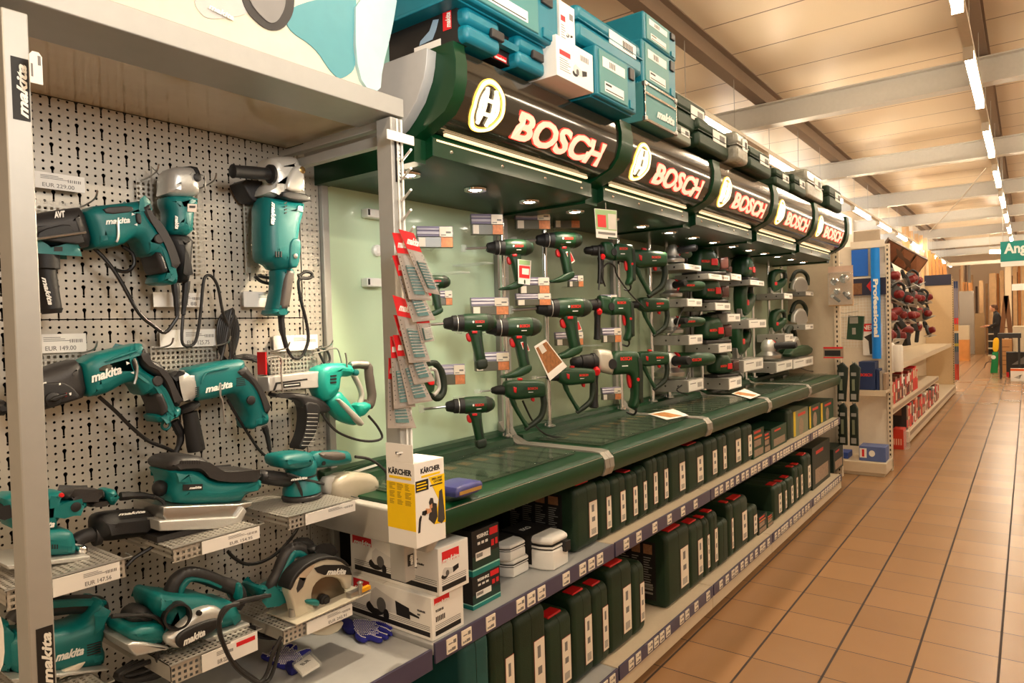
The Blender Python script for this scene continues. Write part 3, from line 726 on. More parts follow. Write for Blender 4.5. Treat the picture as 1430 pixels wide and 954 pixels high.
solid(t, 'grip', CHAR, [(848, 285), (925, 262), (950, 350), (1000, 430), (1052, 520), (1092, 640), (1085, 690), (1058, 690), (1018, 560), (955, 440), (895, 380), (865, 330)], -1.768, -1.6555, .02, c2)
solid(t, 'grip_inner', CHAR, [(945, 570), (990, 572), (1032, 690), (988, 702), (965, 640)], -1.75, -1.657, .01, c2)
solid(t, 'trigger', CHAR, [(838, 482), (880, 480), (932, 560), (912, 584), (880, 560)], -1.73, -1.69, .008, c2)
solid(t, 'bit_holder_window', CHAR, [(622, 302), (800, 290), (815, 328), (650, 346)], -1.67, -1.6575, .003, c2)
solid(t, 'side_panel', BLACK, [(240, 440), (420, 395), (450, 450), (500, 455), (520, 530), (300, 505), (220, 500)], -1.67, -1.6625, .003, c2)
q = at(c2[0]+962*c2[2], c2[1]+493*c2[2], X=-1.66)
MB().lathe((-1.662, q.y, q.z), (1, 0, 0), [(0, .012), (.004, .012), (.006, .010)], 24).build('pivot_screw', CHAR, t)
solid(t, 'mode_lever', BLACK, [(822, 335), (858, 340), (862, 405), (832, 400)], -1.67, -1.655, .004, c2)
MB().prof(tr([(800, 335), (818, 345), (798, 352)], -1.659, c2), -1.66, -1.659).prof(tr([(812, 406), (832, 398), (832, 414)], -1.659, c2), -1.66, -1.659).build('marker', LOGOW, t)
lettering(t, 'makita', (640, 408), (790, 396), .014, -1.6595, c=c2); lettering(t, 'AVT', (330, 368), (402, 360), .014, -1.6645, c=c2, bold=.05)
MB().prof(tr([(328, 540), (380, 540), (380, 568), (328, 568)], -1.671, c2), -1.673, -1.6715).build('type_plate', INK, t)
MB().tube(t3([(712, 390), (716, 450), (712, 495), (704, 512)], -1.655, c2), .003).tube(t3([(215, 495), (520, 452)], -1.655, c2), .0032, smooth=0).build('depth_rod', STEEL, t)
q = t3([(270, 590), (272, 640), (300, 830), (315, 945)], -1.70, c2)
MB().lathe(q[1], q[3]-q[1], [(0, .017), (.02, .019), (.10, .020), ((q[3]-q[1]).length-.01, .022), ((q[3]-q[1]).length, .018)], 20).build('side_handle', BLACK, t)
MB().lathe(q[0], q[1]-q[0], [(0, .028), (.03, .028)], 20).build('handle_clamp', BLACK, t)
a, b = at(c2[0]+250*c2[2], c2[1]+725*c2[2], X=-1.679), at(c2[0]+292*c2[2], c2[1]+895*c2[2], X=-1.679)
mk_logo(MB(), a, b-a, XV.cross(b-a), .010, (b-a).length).build('handle_lettering', LOGOW, t)
cordp(t, [(1062, 760), (1068, 850), (1075, 950), (1060, 990), (1000, 1060), (930, 1020), (840, 940), (720, 730), (640, 620), (560, 540)], -1.71, .0046, c2)
cordp(t, [(640, 640), (700, 680), (770, 690), (812, 645), (800, 580), (745, 540)], -1.73, .0046, c2)
MB().tube(t3([(1060, 765), (1070, 870), (1072, 960)], -1.71, c2), [.010, .008, .006]).build('cord_sleeve', BLACK, t)

# B: slim angle grinder hanging head up
t = thing('angle_grinder', 'slim teal angle grinder with silver head hanging upside down beside the hammer', 'power tool', (-1.74, 1.0, 1.62))
solid(t, 'gear_head', SILVER, [(150, 190), (158, 150), (185, 126), (240, 120), (295, 126), (318, 165), (335, 235), (333, 290), (145, 288), (150, 230)], -1.762, -1.672, .028, c3)
solid(t, 'wheel_guard', BLACK, [(132, 230), (140, 165), (165, 135), (300, 122), (322, 165), (328, 210), (180, 300), (95, 262)], -1.79, -1.755, .006, c3)
solid(t, 'motor_housing', TEAL, [(145, 282), (330, 288), (326, 340), (305, 380), (300, 512), (150, 502), (168, 375), (146, 330)], -1.762, -1.676, .03, c3)
solid(t, 'handle', BLACK, [(150, 495), (302, 508), (292, 640), (281, 760), (262, 772), (222, 768), (205, 650), (158, 560)], -1.755, -1.682, .028, c3)
q = at(c3[0]+302*c3[2], c3[1]+190*c3[2], X=-1.672); MB().lathe((-1.685, q.y, q.z), (1, 0, 0), [(0, .010), (.014, .010), (.016, .007)], 20).build('handle_socket', BLACK, t)
solid(t, 'rating_plate', mat('printed_silver_label', (200, 186, 176), .4), [(246, 336), (297, 338), (296, 382), (246, 380)], -1.676, -1.6745, 0, c3, sm=0)
solid(t, 'rating_print', INK, [(256, 346), (290, 347), (289, 360), (256, 359)], -1.6745, -1.674, 0, c3, sm=0)
lettering(t, 'makita', (176, 402), (176, 475), .010, -1.675, c=c3)
MB().tube(t3([(240, 765), (232, 860), (222, 950)], -1.72, c3), [.010, .008, .006]).build('cord_sleeve', BLACK, t)
cordp(t, [(222, 945), (214, 1090), (240, 1125), (290, 1100), (316, 960), (330, 800), (345, 740), (380, 740), (415, 800), (440, 930), (470, 1010), (480, 1110)], -1.73, .004, c3)
MB().tube(t3([(45, 262), (45, 130), (120, 210)], -1.76, c3), .002, smooth=0).tube(t3([(318, 175), (342, 180), (345, 260)], -1.68, c3), .002, smooth=0).build('hanger_wire', STEEL, t)

# C: large two-hand angle grinder
t = thing('large_angle_grinder', 'large teal angle grinder with silver head and black side handle, right of the pegboard', 'power tool', (-1.73, 1.18, 1.5))
solid(t, 'gear_head', mat('pale_cast_aluminium', (214, 212, 204), .34, metal=.4), [(725, 95), (735, 72), (765, 62), (865, 63), (888, 90), (900, 150), (915, 210), (928, 262), (925, 300), (690, 290), (700, 240), (745, 200), (712, 150)], -1.76, -1.655, .034, c3)
solid(t, 'gear_boss', mat('pale_cast_aluminium', (0, 0, 0)), [(800, 215), (840, 130), (880, 115), (898, 150), (905, 270), (800, 262)], -1.66, -1.642, .010, c3)
solid(t, 'lock_band', CHAR, [(776, 258), (930, 285), (934, 330), (775, 306)], -1.70, -1.646, .006, c3)
q = at(c3[0]+880*c3[2], c3[1]+150*c3[2], X=-1.645); MB().lathe((-1.65, q.y, q.z), (1, 0, 0), [(0, .010), (.008, .010), (.010, .006)], 20).build('spindle_screw', mat('brass', (170, 140, 90), .3, metal=.9), t)
q = t3([(560, 150), (715, 172)], -1.66, c3); q0, q1 = t3([(490, 155)], -1.66, c3)[0], q[1]; L = (q1-q0).length
MB().lathe(q0, q1-q0, [(0, .014), (.003, .0185), (.012, .0165), (L*.55, .017), (L-.012, .016), (L-.008, .026), (L, .026)], 24).build('side_handle', BLACK, t)
solid(t, 'wheel_guard', BLACK, [(540, 195), (720, 215), (700, 335), (612, 325), (585, 290)], -1.79, -1.72, .006, c3)
solid(t, 'motor_housing', TEAL, [(690, 286), (776, 300), (925, 316), (918, 380), (900, 440), (885, 560), (872, 650), (858, 704), (775, 700), (752, 668), (700, 650), (690, 560)], -1.756, -1.652, .036, c3)
solid(t, 'motor_seam', TEAL, [(815, 560), (830, 528), (858, 524), (882, 545), (868, 690), (812, 690)], -1.70, -1.649, .006, c3)
solid(t, 'handle_shell', TEAL, [(758, 680), (866, 690), (852, 780), (820, 925), (816, 952), (730, 950), (740, 900), (762, 780)], -1.742, -1.668, .026, c3)
solid(t, 'grip', mat('brown_grey_rubber', (92, 84, 78), .6), [(795, 702), (852, 706), (836, 800), (818, 920), (762, 924), (778, 820)], -1.74, -1.664, .012, c3)
solid(t, 'end_cap', TEAL, [(738, 915), (822, 918), (818, 958), (730, 954)], -1.745, -1.662, .018, c3)
q = at(c3[0]+843*c3[2], c3[1]+627*c3[2], X=-1.65); MB().lathe((-1.655, q.y, q.z), (1, 0, 0), [(0, .007), (.008, .007), (.009, .004)], 18).build('body_screw', STEEL, t)
q = at(c3[0]+715*c3[2], c3[1]+510*c3[2], X=-1.66); MB().lathe((-1.675, q.y, q.z), (1, 0, 0), [(0, .011), (.008, .011), (.010, .008)], 18).build('brush_cap', BLACK, t)
lettering(t, 'makita', (712, 325), (708, 450), .014, -1.6495, c=c3)
m = MB()
for k in range(4): m.prof(tr([(783+k*1, 330+k*18), (797, 326+k*18), (799, 333+k*18), (785, 338+k*18)], -1.650, c3), -1.653, -1.6505)
for k in range(3): m.prof(tr([(735+k*14, 600), (742+k*14, 600), (742+k*14, 634), (735+k*14, 630)], -1.650, c3), -1.653, -1.6505)
m.build('vent', INK, t)
MB().tube([*t3([(775, 945)], -1.70, c3), *t3([(765, 0), (772, 90), (795, 180)], -1.70, c5)], [.011, .009, .007]).build('cord_sleeve', BLACK, t)
cordp(t, [(795, 180), (830, 238), (880, 228), (915, 140), (905, 40), (880, -60), (862, -160), (870, -200), (925, -205), (935, -230), (900, -240), (860, -215)], -1.71, .0048, c5)
cordp(t, [(620, 740), (660, 770), (730, 780), (770, 770), (760, 755), (680, 745), (640, 735)], -1.75, .005, c3)

# bundled cord
t = thing('cord_bundle', 'black power cord bundled in hanging loops on the pegboard middle', 'cord', (-1.75, 1.02, 1.45))
m = MB()
for k in range(6):
    a = k*10
    m.tube(t3([(460-a*.6, 250), (425+a*.4, 200), (412+a*1.1, 90), (430+a, 10), (470+a*.5, -20-a*.3), (510-a*.2, 10), (528-a*1.2, 100), (505-a*.4, 200), (480, 250)], -1.76+.006*k, c5), .0038, n=7)
m.build('loops', CORD, t)
m = MB()
for k in range(4): m.tube(t3([(500, 235+4*k), (560, 222+7*k), (630, 232+9*k), (680, 262+11*k), (700, 320+6*k)], -1.765+.004*k, c5), .0038, n=7)
m.build('trailing_cord', CORD, t)

# D: lower rotary hammer
t = thing('rotary_hammer', 'teal rotary hammer hanging mid left, large white lettering on its side', 'power tool', (-1.74, .74, 1.3))
solid(t, 'gear_housing', CHAR, [(120, 465), (240, 438), (380, 388), (515, 350), (558, 582), (420, 630), (260, 678), (120, 690)], -1.775, -1.668, .03, c4)
solid(t, 'mode_recess', BLACK, [(235, 500), (380, 492), (440, 520), (490, 580), (470, 600), (280, 645), (230, 640)], -1.70, -1.665, .004, c4)
q = at(c4[0]+320*c4[2], c4[1]+598*c4[2], X=-1.665)
MB().lathe((-1.668, q.y, q.z), (1, 0, 0), [(0, .016), (.008, .015), (.010, .012)], 24).prof(tr([(285, 605), (320, 580), (395, 560), (398, 575), (330, 610)], -1.66, c4), -1.665, -1.650, .003).build('mode_knob', BLACK, t)
MB().prof(tr([(388, 562), (405, 558), (405, 580), (388, 584)], -1.664, c4), -1.666, -1.6640).build('red_mark', RED, t)
MB().prof(tr([(258, 497), (284, 492), (284, 505), (258, 510)], -1.664, c4), -1.668, -1.6662).prof(tr([(358, 500), (368, 498), (368, 510), (358, 512)], -1.664, c4), -1.666, -1.6640).prof(tr([(418, 560), (432, 556), (432, 570), (424, 574)], -1.664, c4), -1.666, -1.6640).build('mark', LOGOW, t)
solid(t, 'motor_housing', TEAL, [(512, 352), (870, 256), (892, 264), (872, 300), (850, 330), (872, 400), (920, 438), (985, 470), (1040, 560), (1075, 640), (1120, 645), (1118, 695), (1095, 718), (990, 752), (958, 705), (985, 690), (1000, 675), (955, 580), (935, 560), (890, 580), (860, 520), (825, 492), (760, 510), (680, 560), (600, 582), (556, 585), (530, 470)], -1.765, -1.662, .026, c4)
solid(t, 'grip', CHAR, [(846, 300), (888, 278), (915, 350), (985, 378), (1010, 410), (1062, 480), (1112, 640), (1085, 645), (1050, 600), (992, 470), (925, 432), (880, 400)], -1.768, -1.657, .018, c4)
solid(t, 'grip_inner', CHAR, [(945, 575), (985, 545), (1030, 640), (1022, 680), (985, 702), (975, 640)], -1.75, -1.659, .01, c4)
solid(t, 'trigger', CHAR, [(828, 492), (862, 488), (912, 562), (900, 584), (875, 570)], -1.73, -1.69, .008, c4)
q = at(c4[0]+957*c4[2], c4[1]+487*c4[2], X=-1.66); MB().lathe((-1.664, q.y, q.z), (1, 0, 0), [(0, .0125), (.004, .0125), (.006, .010)], 24).build('pivot_screw', CHAR, t)
solid(t, 'mode_lever', BLACK, [(800, 358), (838, 356), (842, 425), (818, 428)], -1.67, -1.657, .004, c4)
MB().prof(tr([(766, 368), (788, 378), (768, 390)], -1.661, c4), -1.663, -1.6612).prof(tr([(792, 436), (812, 428), (812, 444)], -1.661, c4), -1.663, -1.6612).build('marker', LOGOW, t)
MB().tube(t3([(812, 350), (830, 400), (826, 460), (812, 505)], -1.655, c4), .003).build('bracket_wire', STEEL, t)
MB().ring(at(c4[0]+1005*c4[2], c4[1]+755*c4[2], X=-1.71), (1, 0, 0), .010, .0035).build('hanging_eye', TEAL, t)
lettering(t, 'makita', (556, 498), (742, 440), .021, -1.6615, c=c4)
solid(t, 'shell_rib', TEAL, [(620, 380), (700, 335), (840, 296), (842, 306), (720, 350)], -1.668, -1.6585, .003, c4)
MB().tube(t3([(1055, 730), (1090, 800), (1090, 860), (1062, 925)], -1.71, c4), [.012, .009, .007]).build('cord_sleeve', BLACK, t)
cordp(t, [(1062, 920), (1000, 890), (900, 850), (800, 770), (700, 670), (600, 582)], -1.71, .0046, c4)
solid(t, 'rear_clamp', BLACK, [(-20, 620), (60, 600), (60, 700), (-20, 700)], -1.76, -1.68, .02, c4)

# E: impact drill
t = thing('impact_drill', 'teal impact drill with steel collar and black auxiliary handle, pegboard middle', 'power tool', (-1.74, 1.05, 1.28))
solid(t, 'chuck', BLACK, [(148, 335), (160, 322), (238, 308), (262, 420), (260, 482), (225, 440), (200, 380), (150, 362)], -1.755, -1.68, .03, c5)
solid(t, 'collar', SILVER, [(236, 308), (262, 306), (268, 380), (295, 484), (285, 488), (240, 420)], -1.765, -1.668, .03, c5)
solid(t, 'motor_housing', TEAL, [(262, 304), (400, 272), (560, 245), (582, 252), (588, 282), (610, 330), (660, 400), (700, 520), (718, 560), (718, 600), (690, 618), (655, 622), (630, 642), (606, 622), (616, 560), (560, 470), (528, 432), (420, 466), (292, 484), (264, 400)], -1.765, -1.665, .026, c5)
solid(t, 'grip', CHAR, [(505, 312), (578, 272), (600, 300), (660, 380), (695, 470), (714, 548), (690, 556), (640, 440), (600, 385), (545, 352)], -1.768, -1.660, .018, c5)
q = at(c5[0]+603*c5[2], c5[1]+473*c5[2], X=-1.66); MB().lathe((-1.667, q.y, q.z), (1, 0, 0), [(0, .012), (.005, .012), (.006, .010)], 24).build('lock_button', BLACK, t)
q = t3([(240, 498), (258, 540), (295, 752)], -1.69, c5)
MB().lathe(q[0], q[1]-q[0], [(0, .014), (.004, .030), (.012, .030), (.018, .016)], 24).lathe(q[1], q[2]-q[1], [(0, .018), ((q[2]-q[1]).length-.015, .0215), ((q[2]-q[1]).length, .021)], 24).build('side_handle', BLACK, t)
lettering(t, 'makita', (345, 434), (497, 400), .018, -1.6645, c=c5)
m = MB()
for k in range(5): m.prof(tr([(517, 350+k*10), (560+k*2, 344+k*10), (562+k*2, 349+k*10), (519, 355+k*10)], -1.664, c5), -1.667, -1.6645)
for k in range(6): m.prof(tr([(292+k*1, 402+k*10), (312, 398+k*10), (312, 402+k*10), (293, 406+k*10)], -1.664, c5), -1.667, -1.6645)
m.build('vent', INK, t)
solid(t, 'shell_rib', TEAL, [(318, 385), (335, 330), (360, 312), (480, 288), (482, 296), (365, 320), (345, 340), (328, 385)], -1.668, -1.6615, .003, c5)
MB().tube(t3([(672, 618), (690, 680), (702, 750)], -1.71, c5), [.009, .007, .006]).build('cord_sleeve', BLACK, t)
cordp(t, [(700, 750), (706, 775), (690, 788), (640, 745), (570, 640), (510, 545), (468, 470)], -1.71, .0038, c5)
MB().tube(t3([(430, 380), (428, 450), (440, 480), (452, 600)], -1.655, c5), .0026).build('bracket_wire', STEEL, t)

# F: chain-fed screwdriver
t = thing('chain_screwdriver', 'chain-fed screwdriver with silver rail, black magazine and pale teal handle', 'power tool', (-1.72, 1.3, 1.28))
solid(t, 'feed_rail', mat('light_alloy', (200, 198, 194), .35, metal=.4), [(692, 345), (980, 312), (988, 395), (990, 402), (700, 424)], -1.745, -1.69, .004, c5, sm=0)
solid(t, 'rail_slot', INK, [(720, 420), (735, 375), (910, 352), (912, 360), (745, 384), (735, 412), (728, 420)], -1.691, -1.6893, 0, c5, sm=0)
solid(t, 'rating_plate', INK, [(776, 382), (872, 372), (874, 396), (778, 406)], -1.691, -1.6893, 0, c5, sm=0)
solid(t, 'rating_lines', LOGOW, [(784, 390), (866, 382), (866, 386), (784, 395)], -1.6893, -1.689, 0, c5, sm=0)
solid(t, 'red_edge', RED, [(676, 205), (684, 205), (688, 330), (680, 332)], -1.74, -1.70, 0, c5, sm=0)
tp = mat('pale_teal_plastic', (20, 160, 146), .42)
solid(t, 'gear_housing', tp, [(985, 300), (1050, 272), (1130, 266), (1180, 280), (1190, 335), (1150, 345), (1115, 340), (1110, 400), (1100, 430), (1030, 490), (1000, 440), (985, 400)], -1.755, -1.675, .024, c5)
solid(t, 'motor_housing', tp, [(1040, 480), (1090, 418), (1130, 430), (1235, 580), (1215, 618), (1165, 606), (1120, 585)], -1.75, -1.672, .03, c5)
solid(t, 'motor_clip', mat('light_alloy', (0, 0, 0)), [(1075, 470), (1100, 462), (1238, 598), (1212, 622)], -1.69, -1.664, .006, c5)
a = at(c5[0]+1160*c5[2], c5[1]+300*c5[2], X=-1.70)
MB().tube(t3([(1150, 282), (1200, 275), (1245, 285), (1252, 330), (1262, 400), (1268, 450), (1255, 500), (1225, 490)], -1.71, c5), [.013, .014, .015, .0155, .0155, .015, .014], n=14).build('handle_grip', mat('brown_grey_rubber', (0, 0, 0)), t)
MB().tube(t3([(1165, 330), (1200, 400), (1212, 450), (1200, 495)], -1.71, c5), .009, n=12).tube(t3([(1150, 276), (1185, 270), (1245, 272)], -1.70, c5), .008, n=12).build('handle_shell', GREYP, t)
solid(t, 'handle_end', tp, [(1200, 490), (1274, 484), (1280, 520), (1235, 570), (1205, 548)], -1.74, -1.68, .02, c5)
solid(t, 'nose', CHAR, [(735, 440), (880, 432), (1000, 462), (1060, 530), (1000, 552), (935, 540), (900, 520), (870, 470), (740, 455)], -1.74, -1.69, .012, c5)
solid(t, 'screw_magazine', BLACK, [(900, 480), (985, 490), (985, 560), (962, 660), (905, 750), (860, 744), (900, 660), (912, 560)], -1.74, -1.685, .006, c5)
m = MB()
for k in range(9): m.prof(tr([(912-k*k*.5, 545+k*22), (970-k*k*.4, 547+k*22), (970-k*k*.4, 550+k*22), (912-k*k*.5, 549+k*22)], -1.684, c5), -1.686, -1.6845)
m.build('magazine_slot', GREYP, t)
q = at(c5[0]+1190*c5[2], c5[1]+320*c5[2], X=-1.67); MB().lathe((-1.69, q.y, q.z), (1, 0, 0), [(0, .010), (.015, .010), (.017, .007)], 18).build('pivot_screw', TEAL, t)
m = MB()
for k in range(3): m.prof(tr([(1038, 335+18*k), (1072, 332+18*k), (1072, 341+18*k), (1040, 344+18*k)], -1.674, c5), -1.677, -1.6735)
m.build('vent', INK, t)
MB().tube(t3([(685, 240), (760, 235), (765, 330), (775, 430)], -1.68, c5), .0022).tube(t3([(940, 215), (1000, 200), (1070, 185), (1090, 220), (1100, 265)], -1.70, c5), .0022).tube(t3([(1122, 210), (1128, 250), (1130, 300)], -1.68, c5), .0025).build('bracket_wire', STEEL, t)
cordp(t, [(1250, 560), (1300, 620), (1325, 680), (1270, 700), (1180, 690), (1080, 650), (1020, 590), (990, 540)], -1.70, .004, c5, m=CHAR)
cordp(t, [(975, 180), (1020, 200), (1035, 250), (1010, 270), (985, 230), (970, 190)], -1.76, .004, c5, m=CHAR)
# G: orbital finishing sander on its tray
Z1 = (0, 0, 1)
t = thing('finishing_sander', 'teal and black finishing sander with steel base plate and ball front knob on its tray', 'power tool', (-1.64, .85, zt1))
solid(t, 'lower_housing', TEAL, [(238, 655), (282, 656), (302, 672), (345, 670), (371, 668), (372, 686), (350, 692), (340, 705), (250, 708), (246, 690), (250, 676)], -1.72, -1.58, .03, Z1)
solid(t, 'upper_housing', CHAR, [(238, 654), (240, 646), (252, 638), (285, 637), (297, 645), (305, 655), (330, 658), (371, 657), (372, 670), (340, 674), (310, 676), (296, 668), (283, 660), (246, 661)], -1.715, -1.578, .028, Z1)
solid(t, 'rear_handle', CHAR, [(368, 657), (400, 660), (425, 665), (450, 673), (452, 679), (425, 682), (395, 681), (368, 676)], -1.68, -1.62, .022, Z1)
q = t3([(223, 682), (250, 679)], -1.64, Z1)
MB().lathe(q[0]-YV*.016, YV, [(0, .002), (.003, .012), (.010, .0185), (.018, .0195), (.026, .016), (.033, .009), (.045, .009), (.055, .012)], 22).build('front_knob', BLACK, t)
solid(t, 'base_plate', STEEL, [(228, 708), (335, 704), (352, 701), (352, 707), (336, 713), (334, 722), (232, 728), (228, 720)], -1.72, -1.57, .004, Z1, sm=0)
solid(t, 'clamp_plate', SILVER, [(222, 728), (330, 722), (340, 708), (345, 714), (334, 738), (224, 742)], -1.71, -1.56, .004, Z1, sm=0)
MB().box((-1.72, at(222, 742, X=-1.56).y, zt1+.001), (-1.57, at(334, 738, X=-1.56).y, zt1+.014)).build('sanding_pad', CHAR, t)
solid(t, 'logo_plate', INK, [(256, 677), (283, 676), (283, 684), (256, 685)], -1.58, -1.5775, 0, Z1, sm=0)
lettering(t, 'makita', (264, 683.5), (281, 682), .006, -1.5774, c=Z1)
m = MB()
for k in range(9): m.prof(tr([(252+k*3.3, 644-k*.15), (253.4+k*3.3, 644-k*.15), (253.4+k*3.3, 648), (252+k*3.3, 648)], -1.577, Z1), -1.58, -1.5772)
m.build('vent', INK, t)
cordp(t, [(452, 676), (420, 668), (400, 662), (414, 673), (423, 700), (417, 735), (395, 765), (370, 783), (345, 788), (328, 780), (318, 770)], -1.60, .0045, Z1)

# H: random orbit sander with dust box
t = thing('random_orbit_sander', 'round-pad teal random orbit sander with grey dust box on the right tray', 'power tool', (-1.64, 1.16, zt2))
q = t3([(421, 672)], -1.64, Z1)[0]
MB().lathe((q.x, q.y, zt2+.002), ZV, [(0, .054), (.006, .056), (.010, .055), (.014, .050)], 32).build('sanding_pad', CHAR, t)
MB().lathe((q.x, q.y, zt2+.018), ZV, [(0, .053), (.014, .052), (.032, .044), (.045, .040)], 28).build('skirt', TEAL, t)
MB().lathe((q.x, q.y, zt2+.062), ZV, [(0, .0405), (.006, .0405)], 28).build('dark_band', BLACK, t)
MB().lathe((q.x, q.y, zt2+.066), ZV, [(0, .040), (.02, .044), (.035, .042), (.045, .034)], 28).build('motor_housing', TEAL, t)
solid(t, 'top_housing', TEAL, [(394, 642), (400, 636), (425, 632), (440, 632), (444, 642), (440, 654), (420, 658), (398, 655)], -1.69, -1.585, .026, Z1)
solid(t, 'side_handle', TEAL, [(438, 632), (480, 630), (493, 631), (496, 645), (490, 650), (450, 655), (440, 654)], -1.665, -1.61, .02, Z1)
solid(t, 'handle_grip', mat('brown_grey_rubber', (0, 0, 0)), [(448, 632), (484, 631), (486, 643), (468, 645), (450, 641)], -1.662, -1.605, .012, Z1)
MB().lathe((-1.612, at(452, 647, X=-1.61).y, at(452, 647, X=-1.61).z), XV, [(0, .006), (.004, .006)], 14).build('lock_button', BLACK, t)
solid(t, 'dust_box', mat('smoky_clear_plastic', (176, 168, 150), .25, coat=.4), [(470, 670), (490, 661), (520, 661), (532, 668), (535, 682), (528, 694), (510, 700), (480, 704), (468, 696)], -1.68, -1.60, .024, Z1)
solid(t, 'dust_box_port', GREYP, [(455, 668), (476, 664), (478, 690), (458, 694)], -1.66, -1.62, .012, Z1)
lettering(t, 'makita', (406, 672), (429, 669), .008, -1.592, c=Z1)
cordp(t, [(496, 638), (515, 641), (530, 650), (540, 662), (537, 680), (520, 700), (500, 708)], -1.63, .0045, Z1, m=CHAR)
t = thing('cable_loop_card', 'green and white card behind the grey dust box', 'card', (-1.75, 1.36, 1.10))
MB().prof(tr([(480, 658), (530, 642), (540, 650), (538, 672), (490, 676)], -1.74, Z1), -1.745, -1.74).build('card', GREENK, t)
MB().prof(tr([(484, 661), (528, 647), (529, 650), (485, 664)], -1.7395, Z1), -1.74, -1.7392).build('stripe', WHITE, t)

# I: palm sander with dust canister
t = thing('palm_sander', 'teal palm sander with black dust canister on the tray by the left post', 'power tool', (-1.64, .62, zt3))
solid(t, 'upper_housing', TEAL, [(30, 440), (320, 432), (400, 420), (455, 424), (440, 470), (420, 500), (500, 475), (610, 480), (608, 540), (440, 580), (400, 640), (420, 670), (330, 690), (100, 690), (60, 560)], -1.70, -1.60, .03, c6)
solid(t, 'handle_end', TEAL, [(718, 415), (760, 400), (798, 412), (802, 480), (775, 520), (725, 480)], -1.685, -1.612, .02, c6)
solid(t, 'handle_grip', CHAR, [(452, 425), (540, 408), (720, 405), (724, 470), (600, 478), (500, 474), (440, 482)], -1.69, -1.61, .024, c6)
solid(t, 'grip_underside', CHAR, [(606, 492), (740, 478), (742, 500), (640, 520), (608, 522)], -1.68, -1.62, .01, c6)
solid(t, 'front_knob', BLACK, [(0, 510), (60, 490), (110, 540), (80, 600), (0, 612)], -1.68, -1.61, .03, c6)
MB().lathe((-1.604, at(c6[0]+412*c6[2], c6[1]+438*c6[2], X=-1.6).y, at(c6[0]+412*c6[2], c6[1]+438*c6[2], X=-1.6).z), XV, [(0, .005), (.006, .004)], 12).build('red_button', RED, t)
q = at(c6[0]+505*c6[2], c6[1]+515*c6[2], X=-1.60); MB().lathe((-1.61, q.y, q.z), XV, [(0, .010), (.012, .010), (.013, .007)], 18).build('lock_button', BLACK, t)
solid(t, 'lower_housing', TEAL, [(250, 690), (420, 668), (500, 680), (522, 750), (525, 800), (515, 842), (330, 850), (250, 855)], -1.71, -1.585, .02, c6)
m = MB()
for k in range(4): m.prof(tr([(330+k*16, 765), (338+k*16, 765), (338+k*16, 795), (330+k*16, 795)], -1.5845, c6), -1.587, -1.5842)
m.build('vent', INK, t)
solid(t, 'base_plate', SILVER, [(40, 905), (600, 840), (606, 870), (60, 935)], -1.72, -1.57, .003, c6, sm=0)
solid(t, 'paper_clamp', CHROME, [(522, 780), (590, 770), (600, 835), (530, 840)], -1.70, -1.59, .01, c6)
solid(t, 'dust_canister', BLACK, [(665, 620), (700, 580), (800, 560), (1020, 545), (1080, 570), (1110, 620), (1105, 680), (1060, 720), (900, 745), (760, 765), (700, 760), (668, 720)], -1.705, -1.605, .045, c6, seg=6)
MB().tube(t3([(500, 745), (540, 720), (600, 700), (668, 690)], -1.65, c6), .016, n=14).lathe(at(c6[0]+640*c6[2], c6[1]+700*c6[2], X=-1.65), YV, [(-.006, .024), (.006, .024)], 20).build('dust_pipe', CHAR, t)
a = at(c6[0]+795*c6[2], c6[1]+577*c6[2], X=-1.606); b = at(c6[0]+975*c6[2], c6[1]+556*c6[2], X=-1.606)
mk_logo(MB(), a+XV*-.006, b-a, ZV, .006, (b-a).length).build('lettering', LOGOW, t, smooth=False)
lettering(t, 'ta', (318, 655), (362, 650), .012, -1.599, c=c6)
MB().tube(t3([(800, 445), (920, 438), (1040, 450)], -1.64, c6), [.010, .008, .006]).build('cord_sleeve', BLACK, t)
cordp(t, [(1030, 448), (1085, 480), (1120, 570), (1125, 640), (1090, 720), (1000, 790), (900, 850), (840, 910)], -1.60, .0045, c6)

# J: planer
t = thing('electric_planer', 'teal electric planer with silver front cover and loop handle on the lower tray', 'power tool', (-1.6, .82, zt4))
solid(t, 'main_housing', TEAL, [(730, 540), (750, 500), (900, 460), (925, 440), (880, 380), (875, 310), (905, 280), (940, 290), (1060, 300), (1180, 300), (1250, 330), (1330, 330), (1360, 400), (1372, 440), (1280, 480), (1000, 560), (880, 570), (800, 560)], -1.63, -1.49, .03, c7)
m = MB().tube(t3([(935, 320), (955, 250), (990, 190), (1050, 165), (1130, 180), (1220, 215), (1300, 245), (1325, 300), (1300, 350)], -1.56, c7), [.018, .018, .017, .017, .017, .017, .018, .019, .018], n=16)
m.build('loop_handle', CHAR, t)
solid(t, 'handle_inset', TEAL, [(990, 300), (1005, 230), (1050, 180), (1150, 195), (1240, 235), (1236, 250), (1150, 220), (1070, 205), (1030, 250), (1020, 310)], -1.57, -1.537, .006, c7)
solid(t, 'handle_cap', TEAL, [(1322, 225), (1352, 220), (1362, 290), (1335, 330), (1318, 300)], -1.59, -1.53, .012, c7)
solid(t, 'belt_cover', SILVER, [(930, 520), (980, 490), (1060, 410), (1110, 370), (1180, 348), (1230, 355), (1255, 390), (1245, 450), (1180, 500), (1060, 565), (990, 590), (935, 560)], -1.50, -1.462, .014, c7)
solid(t, 'cover_inset', BLACK, [(985, 510), (1040, 470), (1150, 425), (1215, 412), (1232, 435), (1200, 480), (1130, 520), (1060, 560), (1010, 585), (980, 560)], -1.465, -1.453, .006, c7)
q = at(c7[0]+1020*c7[2], c7[1]+400*c7[2], X=-1.47)
MB().lathe(q-XV*.05, (1, -.25, .05), [(0, .027), (.05, .0285), (.054, .0285), (.054, .024), (.02, .022)], 24).build('chip_outlet', BLACK, t)
